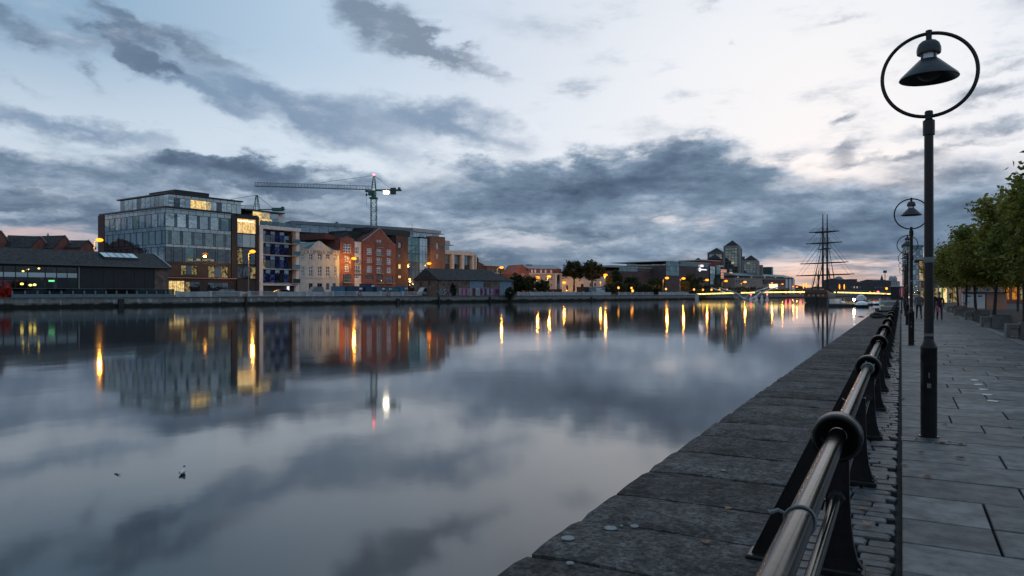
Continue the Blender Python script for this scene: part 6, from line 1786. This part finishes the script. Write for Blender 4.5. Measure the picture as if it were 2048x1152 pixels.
# ================================================================ mooring hawsers on the coping
pmat('hawser', (.016, .015, .014), (.04, .036, .033), 25, .8, bump=.012, bscale=50)
def hawser(px, py, pts, label, rad):
    p = G(px, py); m = MB(); q_ = []
    for i in range(len(pts) - 1):
        for k in range(6):
            f0 = k / 6; a, b = Vector(pts[i]), Vector(pts[i + 1]); pa = Vector(pts[max(0, i - 1)]); pb = Vector(pts[min(len(pts) - 1, i + 2)])
            q_.append(.5 * (2 * a + (b - pa) * f0 + (2 * pa - 5 * a + 4 * b - pb) * f0 ** 2 + (-pa + 3 * a - 3 * b + pb) * f0 ** 3))
    q_.append(Vector(pts[-1]))
    o = m.tube(q_, rad, 8).build('mooring_hawser', M['hawser'], None, True, (p.x, p.y, 0)); tag(o, label, 'hawser', 'hawsers on the coping')
hawser(1760, 637, [(.75, .25, .12), (.35, .1, .16), (-.05, -.1, .1), (-.42, -.1, .12), (-.5, .25, .22), (-.25, .6, .26), (.15, .7, .2)], 'thick black mooring hawser curled at the quay edge, nearer one', .085)
hawser(1768, 625.5, [(.9, .5, .12), (.7, .0, .2), (.3, -.2, .14), (-.1, 0, .12), (-.45, -.1, .14), (-.62, .3, .26), (-.4, .5, .3)], 'thick black mooring hawser curled at the quay edge, farther one', .085)

# ================================================================ lifebuoy stand, people, bird, leaves
p = G(1811.5, 627); lb = thing('lifebuoy_stand', 'red lifebuoy housing on a dark post at the edge of the walk', 'lifebuoy stand', (.03, p.y, 0))
MB().lathe([(.05, 0), (.05, 1.2)], 8, (0, 0, 0)).build('post', M['black_paint'], lb)
MB().ball((0, 0, 1.62), .3, 12, 8, (.62, .5, 1.45)).build('housing', pmat('buoy_red', (.50, .035, .07), None, rough=.45), lb, True)
MB().box(-.04, .04, -.17, -.14, 1.3, 1.95).build('strap', M['white_frame'], lb)

def person(loc, rz, label, shirt, trousers, stride, arms, bag=None, h=1.72):
    r = thing('person', label, 'person', loc, rz); k = h / 1.75
    vs = {'pelvis': (0, 0, .95), 'waist': (0, 0, 1.08), 'chest': (0, .02, 1.30), 'neck': (0, .03, 1.47), 'head0': (0, .05, 1.55), 'head1': (0, .055, 1.66), 'head2': (0, .05, 1.74),
          'hipl': (-.095, 0, .90), 'kneel': (-.1, stride * .28 + .03, .49), 'anklel': (-.1, stride * .42 - .02, .10), 'toel': (-.1, stride * .42 + .15, .035),
          'hipr': (.095, 0, .90), 'kneer': (.1, -stride * .12 + .04, .49), 'ankler': (.1, -stride * .5, .13), 'toer': (.1, -stride * .5 + .15, .035),
          'shl': (-.18, .02, 1.41), 'ell': (-.24, -.03 - arms * .1, 1.12), 'wrl': (-.23, .06 - arms * .1, .88), 'hal': (-.225, .09 - arms * .1, .80),
          'shr': (.18, .02, 1.41), 'elr': (.24, -.03 + arms * .12, 1.12), 'wrr': (.23, .12 + arms * .15, .90), 'har': (.225, .16 + arms * .16, .82)}
    rad = {'pelvis': (.15, .11), 'waist': (.135, .10), 'chest': (.165, .115), 'neck': (.05, .05), 'head0': (.062, .075), 'head1': (.078, .095), 'head2': (.06, .075), 'hipl': (.09, .09), 'hipr': (.09, .09), 'kneel': (.058, .06), 'kneer': (.058, .06),
           'anklel': (.04, .045), 'ankler': (.04, .045), 'toel': (.04, .03), 'toer': (.04, .03), 'shl': (.062, .062), 'shr': (.062, .062), 'ell': (.042, .042), 'elr': (.042, .042), 'wrl': (.03, .032), 'wrr': (.03, .032), 'hal': (.028, .036), 'har': (.028, .036)}
    es = [('pelvis', 'waist'), ('waist', 'chest'), ('chest', 'neck'), ('neck', 'head0'), ('head0', 'head1'), ('head1', 'head2'), ('pelvis', 'hipl'), ('hipl', 'kneel'), ('kneel', 'anklel'), ('anklel', 'toel'), ('pelvis', 'hipr'), ('hipr', 'kneer'), ('kneer', 'ankler'), ('ankler', 'toer'),
          ('chest', 'shl'), ('shl', 'ell'), ('ell', 'wrl'), ('wrl', 'hal'), ('chest', 'shr'), ('shr', 'elr'), ('elr', 'wrr'), ('wrr', 'har')]
    names = list(vs); me = bpy.data.meshes.new('body'); me.from_pydata([tuple(c * k for c in vs[n_]) for n_ in names], [(names.index(a), names.index(b)) for a, b in es], [])
    o = obj('body', me, r); md = o.modifiers.new('skin', 'SKIN'); sv = me.skin_vertices[0].data
    for i, n_ in enumerate(names): sv[i].radius = tuple(c * k for c in rad[n_]); sv[i].use_root = (n_ == 'pelvis')
    ss = o.modifiers.new('sub', 'SUBSURF'); ss.levels = 2; ss.render_levels = 2
    m = bpy.data.materials.new('figure'); m.use_nodes = True; t = NT(m.node_tree); b = t.n['Principled BSDF']
    z_ = t.sep(t.n.new('ShaderNodeTexCoord').outputs['Object'])[2]
    xo = t.m('ABSOLUTE', t.sep(t.n.new('ShaderNodeTexCoord').outputs['Object'])[0])
    c = t.mix(t.m('GREATER_THAN', z_, .93 * k), (*trousers, 1), (*shirt, 1)); c = t.mix(t.m('GREATER_THAN', z_, 1.49 * k), c, (.42, .27, .20, 1))
    hand = t.m('MULTIPLY', t.m('GREATER_THAN', xo, .19 * k), t.m('LESS_THAN', z_, .90 * k)); c = t.mix(hand, c, (.42, .27, .20, 1))
    c = t.mix(t.m('LESS_THAN', z_, .09), c, (.015, .014, .014, 1)); t.put(b.inputs['Base Color'], c); b.inputs['Roughness'].default_value = .8; me.materials.append(m)
    MB().ball((0, .035 * k, 1.70 * k), .098 * k, 12, 8, (.92, 1.05, .85)).build('hair', pmat('hair', (.02, .014, .01), None, rough=.7), r, True)
    MB().ball((0, .155 * k, 1.635 * k), .016, 8, 5, (.8, 1.1, 1.2)).build('nose', pmat('skin', (.42, .27, .20), None, rough=.6), r, True)
    if bag:
        bg_ = thing('shoulder_bag', 'pink red bag carried by the person in dark clothes', 'bag', (loc[0] + .26, loc[1] - .02, loc[2] + .52)); MB().box(-.09, .09, -.2, .2, 0, .3, .03).build('body', pmat('bag_pink', (.45, .09, .13), None, rough=.6), bg_); MB().torus((0, 0, .3), .12, .012, 'x', 16, 5, 0, math.pi).build('handle', M['cable'], bg_)
    return r
person((1.55, 47.5, .0), 3.0, 'person in dark clothes walking toward us past the planters', (.018, .017, .02), (.02, .02, .026), .75, 1.0, True)
person((.95, 50.5, .0), .1, 'person in a grey coat walking away between the lamp posts', (.12, .12, .13), (.035, .037, .045), .6, .6, None, 1.66)
person((1.95, 48.6, .0), 3.2, 'person in a dark plum jacket beside the one with the bag', (.06, .022, .035), (.022, .022, .028), .5, .5, None, 1.63)

# gull floating on the water and two drifting twigs
p = G(365, 948, WATER); gu = thing('gull', 'small gull with dark head floating on the open water', 'bird', (p.x, p.y, WATER), R(130)); gu.scale = (.5, .5, .5)
pmat('gull_white', (.8, .76, .74), (.65, .62, .6), 12, .7); pmat('gull_dark', (.03, .022, .022), None, rough=.6)
sv_ = MB(); pr = [(-.16, .012, .05), (-.11, .035, .055), (-.03, .058, .05), (.06, .06, .045), (.12, .045, .06), (.15, .032, .095), (.165, .03, .13), (.19, .027, .145), (.215, .01, .14)]
sv_.tube([(a, 0, c) for a, b, c in pr], [b for a, b, c in pr], 12); sv_.build('body', M['gull_white'], gu, True)
MB().ball((.18, 0, .145), .033, 10, 7, (1.1, .95, 1)).build('hood', M['gull_dark'], gu, True); MB().tube([(.205, 0, .142), (.245, 0, .134)], [.009, .003], 6).build('beak', M['gull_dark'], gu)
for sy in (-1, 1): MB().ball((-.03, sy * .05, .062), .1, 10, 6, (1.1, .22, .38)).build('wing', pmat('gull_grey', (.5, .5, .52), None, rough=.7), gu, True)
for (px, py, lab) in ((233, 949, 'dark twig drifting on the water left of the gull'), (1721, 633.5, 'dark twig drifting on the water near the quay edge')):
    p = G(px, py, WATER); o = MB().tube([(-.06, 0, .004), (0, .01, .012), (.05, -.02, .01), (.09, .01, .016)], [.004, .010, .008, .003], 6).build('drifting_twig', M['gull_dark'], None, True, tuple(p)); o.scale = (.8, .8, .8) if px < 1000 else (4, 4, 4); tag(o, lab, 'twig', 'drifting twigs')
# fallen leaves
lm = MB(); lp = [(0, -.045), (.018, -.028), (.036, -.02), (.026, .004), (.032, .024), (.01, .022), (0, .045), (-.012, .022), (-.034, .026), (-.026, .002), (-.036, -.02), (-.018, -.028)]
lm.v = [(a, b, .004 + abs(a) * .35 + abs(b) * .12) for a, b in lp] + [(0, 0, .003)]; lm.f = [(i, (i + 1) % 12, 12) for i in range(12)]
LM = [lm.mesh('fallen_leaf', pmat('dead_leaf', (.22, .10, .05), (.35, .19, .10), 30, .8, rand=.3))]
LV_ = [(1391, 905, 'fallen leaf on the coping near the water, second joint'), (1457, 1020, 'fallen leaf on the coping left of the nearest rail'), (1411, 1087, 'fallen leaf on the coping near the bottom'), (1786, 872, 'curled leaf on the setts below the lamp'), (1885, 887, 'fallen leaf right of the first lamp foot'), (1922, 889, 'second fallen leaf right of the first lamp foot'), (1843, 906, 'fallen leaf on the slab before the first lamp'),
       (1920, 918, 'fallen leaf in the middle of the slab row past the lamp'), (1856, 955, 'brown leaf on the dark slab before the lamp'), (1810, 932, 'leaf at the joint of setts and slabs'), (1725, 1022, 'leaf on the setts beside the nearest post'), (1805, 800, 'leaf in the gutter joint left of the lamp'), (1890, 850, 'leaf on the slab behind the lamp foot'), (2020, 855, 'leaf near the right edge of the walk'), (1735, 1050, 'pale leaf on the setts')]
rl = random.Random(4)
for (px, py, lab) in LV_:
    p = G(px, py); o = obj('fallen_leaf', LM[0], None, (p.x, p.y, .006), rl.uniform(0, 6.28)); s_ = rl.uniform(.75, 1.2); o.scale = (s_, s_, s_); tag(o, lab, 'leaf', 'fallen leaves')
pmat('lichen', (.22, .225, .22), (.30, .30, .29), 40, .9)
for i, (px, py, r_) in enumerate([(1136, 1078, .045), (1221, 1058, .045), (1269, 1054, .03), (1140, 1128, .024), (1447, 942, .025), (1243, 1053, .012)]):
    p = G(px, py); o = MB().lathe([(r_, 0), (r_ * .9, .004), (0, .005)], 14).build('lichen_patch', M['lichen'], None, False, (p.x, p.y, .006))
    tag(o, ['largest round grey lichen patch at the coping edge', 'large round lichen patch at the second joint', 'medium lichen patch right of the large one', 'small lichen patch below the largest one', 'small pale lichen patch left of the ring post', 'tiny lichen dot between two patches'][i], 'lichen', 'lichen patches on the coping')

# ================================================================ near bank buildings past the trees
def nearb(label, name, px0, px1, Y_):      # front parallel to world X, standing across the walk's direction
    g = lambda px: Vector((Y_ * ray(px)[0] / ray(px)[1], Y_)); return mkfac(label, name, 'building', g(px0), g(px1), lambda a, b: (a, b))
f = nearb('tall pale office tower with green glass crown past the lamps', 'office_tower', 1804.5, 1846, 478); E = f.L
zz = lambda y: CZ - (y - HY) * 422 / F - GZ
f.put('wall', MB().box(0, E, .3, 14, 0, zz(500)), M['stone_grey'])
glaze(f, lin(0, E, 6), lin(0, zz(502), 9), lambda i, j: M['glass_sky'] if (i + j) % 2 else M['glass_side'], y=.1, gap=.18)
f.put('crown_glass', MB().box(.3, E - .3, .6, 13, zz(500), zz(493)), M['glass_green']); f.put('crown_slab', MB().box(-.4, E + .4, -.3, 14.5, zz(493.5), zz(491.5)), M['roof_green'])
f = nearb('glass pavilion with yellow lit interior and flat roof beyond the trees', 'pavilion', 1838, 1915, 138); f.zg = -.03; f.root.location.z = -.03; E = f.L
z_ = lambda y: CZ - (y - HY) * 121 / F + .03
f.put('structure', MB().box(.1, E, 3.5, 14, 0, z_(520)), M['dark_clad'])
glaze(f, lin(0, E, 8), [0, z_(575), z_(562), z_(545), z_(522)], lambda i, j: [M['lit_dim'], M['spandrel'], M['lit_pale'] if i in (0, 5) else M['glass_side'], M['lit_dim'] if i == 0 else M['glass_side']][j] if not (j == 0 and i in (1, 4, 5)) else M['lit_yellow'], y=.1)
f.put('roof', MB().box(-.6, E + .5, -.8, 14, z_(520), z_(515)), M['stone_grey']); f.put('canopy', MB().box(-1.0, E, -2.2, .1, z_(562), z_(560.5)), M['white_render'])
for k in range(5): f.put('column', MB().box(k * E / 4.2, k * E / 4.2 + .25, -2.0, -1.8, 0, z_(562)), M['stone_grey'])
f.put('wall_lamp', MB().ball((.9, -2.3, z_(566.5)), .22, 8, 5), M['globe']); f.put('green_panel', MB().box(3.2, 3.4, -.1, .05, .9, 2.4), emat('green_lit', (.03, .5, .2), .25))
f = nearb('low terracotta rendered building behind the trees', 'low_building', 1922, 2006, 106); f.zg = -.03; f.root.location.z = -.03; E = f.L
pmat('terracotta', (.42, .22, .16), (.5, .28, .2), .8, .85); z_ = lambda y: CZ - (y - HY) * 91 / F + .03
f.put('wall', MB().box(0, E, 0, 8, 0, z_(566)), M['terracotta']); f.put('fascia', MB().box(-.2, E + .2, -.3, 8.2, z_(566), z_(563)), M['dark_clad'])
for k in range(4): f.put('window', MB().box(E * (.1 + k * .23), E * (.22 + k * .23), -.05, -.01, 1.0, 2.2), M['glass_dark'])
f = nearb('row of white metal kiosk doors under a dark toothed roof edge', 'kiosk', 1926, 1971, 85); f.zg = -.03; f.root.location.z = -.03; f.root['category'] = 'kiosk'; E = f.L
h = 1.64
f.put('body', MB().box(0, E, .1, 2, 0, h), M['concrete']); f.put('roof', MB().box(-.1, E + 1.8, -.1, 2.1, h, h + .08), M['dark_metal'])
for k in range(2):
    a = .1 + k * E / 2; f.put('door', MB().box(a, a + E / 2 - .15, 0, .09, .08, h - .1), M['white_render']); f.put('vent', MB().box(a + .2, a + E / 2 - .4, -.02, 0, h - .4, h - .25), M['mid_frame'])
for k in range(9): f.put('roof_tooth', MB().box(k * E / 9, k * E / 9 + .08, -.14, -.1, h - .06, h + .08), M['dark_metal'])
f.put('side_cabinet', MB().box(E + .08, E + 1.75, .05, 1.8, 0, h - .02), M['terracotta'])
pl_ = thing('plaza_street_lamp', 'orange lamp behind the trees lighting the plaza at the right', 'street lamp', (15.5, 62, -.03))
MB().tube([(0, 0, 0), (0, 0, 4.6), (-.5, -.4, 4.9)], [.08, .06, .04], 7).build('pole', M['lamp_metal'], pl_); MB().ball((-.55, -.45, 4.82), .2, 10, 6, (1.2, 1.2, .7)).build('lantern', M['sodium'], pl_)
l = bpy.data.lights.new('lamp_light', 'POINT'); l.energy = 700; l.color = (1.0, .45, .07); l.shadow_soft_size = .15; lo_ = bpy.data.objects.new('lamp_light', l); COL.objects.link(lo_); lo_.parent = pl_; lo_.location = (-.55, -.45, 4.4)
f = nearb('brick building glowing orange at the right edge behind the trees', 'corner_building', 2004, 2075, 135); f.zg = -.03; f.root.location.z = -.03; E = f.L
f.put('wall', MB().box(0, E, 0, 8, 0, 6.5), M['brick_red']); f.put('fascia', MB().box(-.2, E + .2, -.3, 8.2, 6.5, 6.9), M['stone_grey'])
for k in range(4): f.put('window', MB().box(E * (.06 + k * .23), E * (.2 + k * .23), -.05, -.01, .6, 2.9), M['lit_orange'] if k in (0, 1) else M['lit_dim'])
p = G(2013, 640, 0)
for k in range(5):
    r = thing('bollard', ['first', 'second', 'third', 'fourth', 'fifth'][k] + ' of the dark bollards on the plaza at the right', 'bollard', (14.0 + k * .75, 60 + k * .5, -.03), 0, 'bollards on the plaza')
    MB().lathe([(.09, 0), (.09, .05), (.065, .08), (.06, .75), (.075, .78), (.075, .86), (.04, .93), (0, .95)], 12).build('post', M['black_paint'], r, True); MB().lathe([(.068, .6), (.068, .64)], 12).build('collar', M['dark_metal'], r)
tl = thing('traffic_light', 'traffic light showing red at the right behind the trees', 'traffic light', (14.2, 76, -.03)); MB().tube([(0, 0, 0), (0, 0, 2.2)], .06, 6).build('pole', M['dark_metal'], tl); MB().box(-.16, .16, -.12, .12, 2.0, 2.9).build('housing', M['dark_metal'], tl); MB().ball((0, -.13, 2.7), .13, 8, 5, (1, .4, 1)).build('red_signal', M['red_lamp'], tl)
# bicycle leaning at the far planter
bk = thing('bicycle', 'bicycle leaning on a planter under the trees', 'bicycle', (4.0, 61.6, -.03), R(78))
for x_ in (0, 1.02):
    w_ = MB().torus((x_, 0, .34), .33, .018, 'y', 24, 6).build('wheel', M['cable'], bk); sp = MB()
    for k in range(8): sp.tube([(x_, 0, .34), (x_ + .32 * math.cos(k * .785), 0, .34 + .32 * math.sin(k * .785))], .004, 3)
    obj('spokes', sp.mesh('spokes', M['lamp_metal']), w_)
fm = MB()
for a, b in (((0, 0, .34), (.4, 0, .32)), ((.4, 0, .32), (.28, 0, .82)), ((0, 0, .34), (.3, 0, .74)), ((.4, 0, .32), (.86, 0, .72)), ((.3, 0, .74), (.86, 0, .78)), ((.84, 0, .86), (1.02, 0, .34))): fm.tube([a, b], .018, 6)
fm.build('frame', pmat('bike_red', (.25, .03, .03), None, rough=.4), bk); MB().ball((.26, 0, .86), .11, 8, 5, (1.2, .6, .35)).build('saddle', M['cable'], bk); MB().tube([(.84, -.25, .92), (.84, 0, .95), (.84, .25, .92)], .015, 6).build('handlebar', M['cable'], bk)

# ================================================================ far skyline up the river
SK = [(1583, 1597, 571, 520, 'brick_dark', 'dark square block on the skyline right of the green roofed block'), (1597, 1613, 574, 560, 'brick_dark', 'low dark block on the skyline left of the ship stern'), (1612, 1640, 578, 700, 'stone_grey', 'pale low roofs on the skyline behind the ship'), (1640, 1680, 576, 720, 'brick_dark', 'dark low roofs on the skyline right of the ship masts'),
      (1679, 1700, 560, 620, 'dark_stone', 'domed dark block on the skyline right of the ship'), (1700, 1728, 565, 640, 'dark_stone', 'dark flat block on the skyline with a raised middle'), (1728, 1762, 567, 700, 'brick_dark', 'long dark roofline on the skyline'), (1748, 1782, 562, 660, 'dark_stone', 'dark spired block on the skyline left of the lamps'), (1782, 1800, 563, 720, 'stone_grey', 'pale round topped towers on the skyline by the lamps'), (1560, 1600, 574, 600, 'stone_grey', 'pale long block behind the lit cabin')]
for i, (x0, x1, yt, d, m_, lab) in enumerate(SK):
    f = simple(lab, 'skyline_block', x0, x1, d, d + 5); E = f.L; zt_ = CZ - (yt - HY) * d / F - GZ; f.root['group'] = 'blocks on the skyline'
    f.put('wall', MB().box(0, E, 0, 18, 0, zt_), M[m_]); f.put('roof', MB().prism([(-.3, zt_), (9, zt_ + 1.5), (18.3, zt_)], 'x', 0, E), M['slate'])
    rq = random.Random(i)
    for k in range(int(E / 3.2)):
        for j in range(max(1, int(zt_ / 4))):
            f.put('window', MB().box(k * 3.2 + .8, k * 3.2 + 2.2, -.06, -.01, j * 4 + 1.0, j * 4 + 2.6), M['lit_pale'] if rq.random() > .8 else M['glass_dark'])
    if 'dome' in lab: f.put('dome', MB().ball((E * .45, 6, zt_ + .5), 3.6, 12, 8, (1, 1, .8)), M['roof_green'])
    if 'raised' in lab: f.put('roof_box', MB().box(E * .3, E * .75, 4, 10, zt_, zt_ + 3.2), M[m_])
    if 'spired' in lab: f.put('spire', MB().lathe([(1.4, zt_), (1.2, zt_ + 2), (.1, zt_ + 6)], 8, (E * .7, 5, 0)), M['slate'])
    if 'round topped' in lab:
        for k in (.3, .7): f.put('drum', MB().lathe([(2.2, 0), (2.2, zt_ + 3), (1.6, zt_ + 5), (0, zt_ + 6)], 12, (E * k, 3, 0)), M['stone_grey'])
# lights along the far embankment beyond the bridge
for i, (px, py, d, m_) in enumerate([(1607, 572, 420, 'white_lamp'), (1612.5, 571, 420, 'white_lamp'), (1679, 573.5, 430, 'white_lamp'), (1688.5, 573.5, 430, 'white_lamp'), (1773, 577, 260, 'sodium'), (1740, 585, 330, 'sodium'), (1756, 584, 330, 'red_lamp'), (1748, 586, 330, 'sodium'), (1572, 585, 330, 'red_lamp'), (1580, 584.5, 335, 'red_lamp'), (1601, 585, 340, 'red_lamp')]):
    p = P(px, py, d); r = thing('quay_light', ['left of two tall white lights past the green roofed block', 'right of two tall white lights past the green roofed block', 'left of two tall white lights right of the ship', 'right of two tall white lights right of the ship', 'orange light left of the near bank lamps', 'orange light of the far road end, left', 'red light at the far road end', 'orange light of the far road end, right', 'red light above the bridge, left', 'red light above the bridge, middle', 'red light above the bridge, right by the ship'][i], 'light', (p.x, p.y, GZ), 0, 'lights beyond the bridge')
    hgt = max(.6, p.z - GZ); sq = (.6, .6, 3.2) if i < 4 else (1, 1, 1)
    MB().ball((0, 0, hgt), .42 if i > 3 else .5, 8, 6, sq).build('lamp', M['sodium'] if i < 4 else M[m_], r); MB().tube([(0, 0, 0), (0, 0, hgt - .3)], .12, 5).build('post', M['lamp_metal'], r)
p = P(1770, 0, 150); r = thing('flood_mast', 'thin tall mast with lamps on the near bank far along the quay', 'mast', (p.x, p.y, 0)); zt_ = CZ + (HY - 541) * 150 / F
MB().tube([(0, 0, -.7), (0, 0, zt_)], [.1, .06], 6).build('pole', M['dark_metal'], r); MB().box(-.35, .35, -.1, .1, zt_ - .5, zt_).build('lamp_bar', M['dark_metal'], r)
r = thing('quay_shed', 'small dark shed on the near bank beyond the gangway', 'shed', (-2.0, 172, 0)); MB().box(0, 2.4, 0, 5, -.05, 2.9).build('wall', M['dark_clad'], r); MB().box(-.15, 2.6, -.2, 5.2, 2.9, 3.05).build('roof', M['stone_grey'], r)
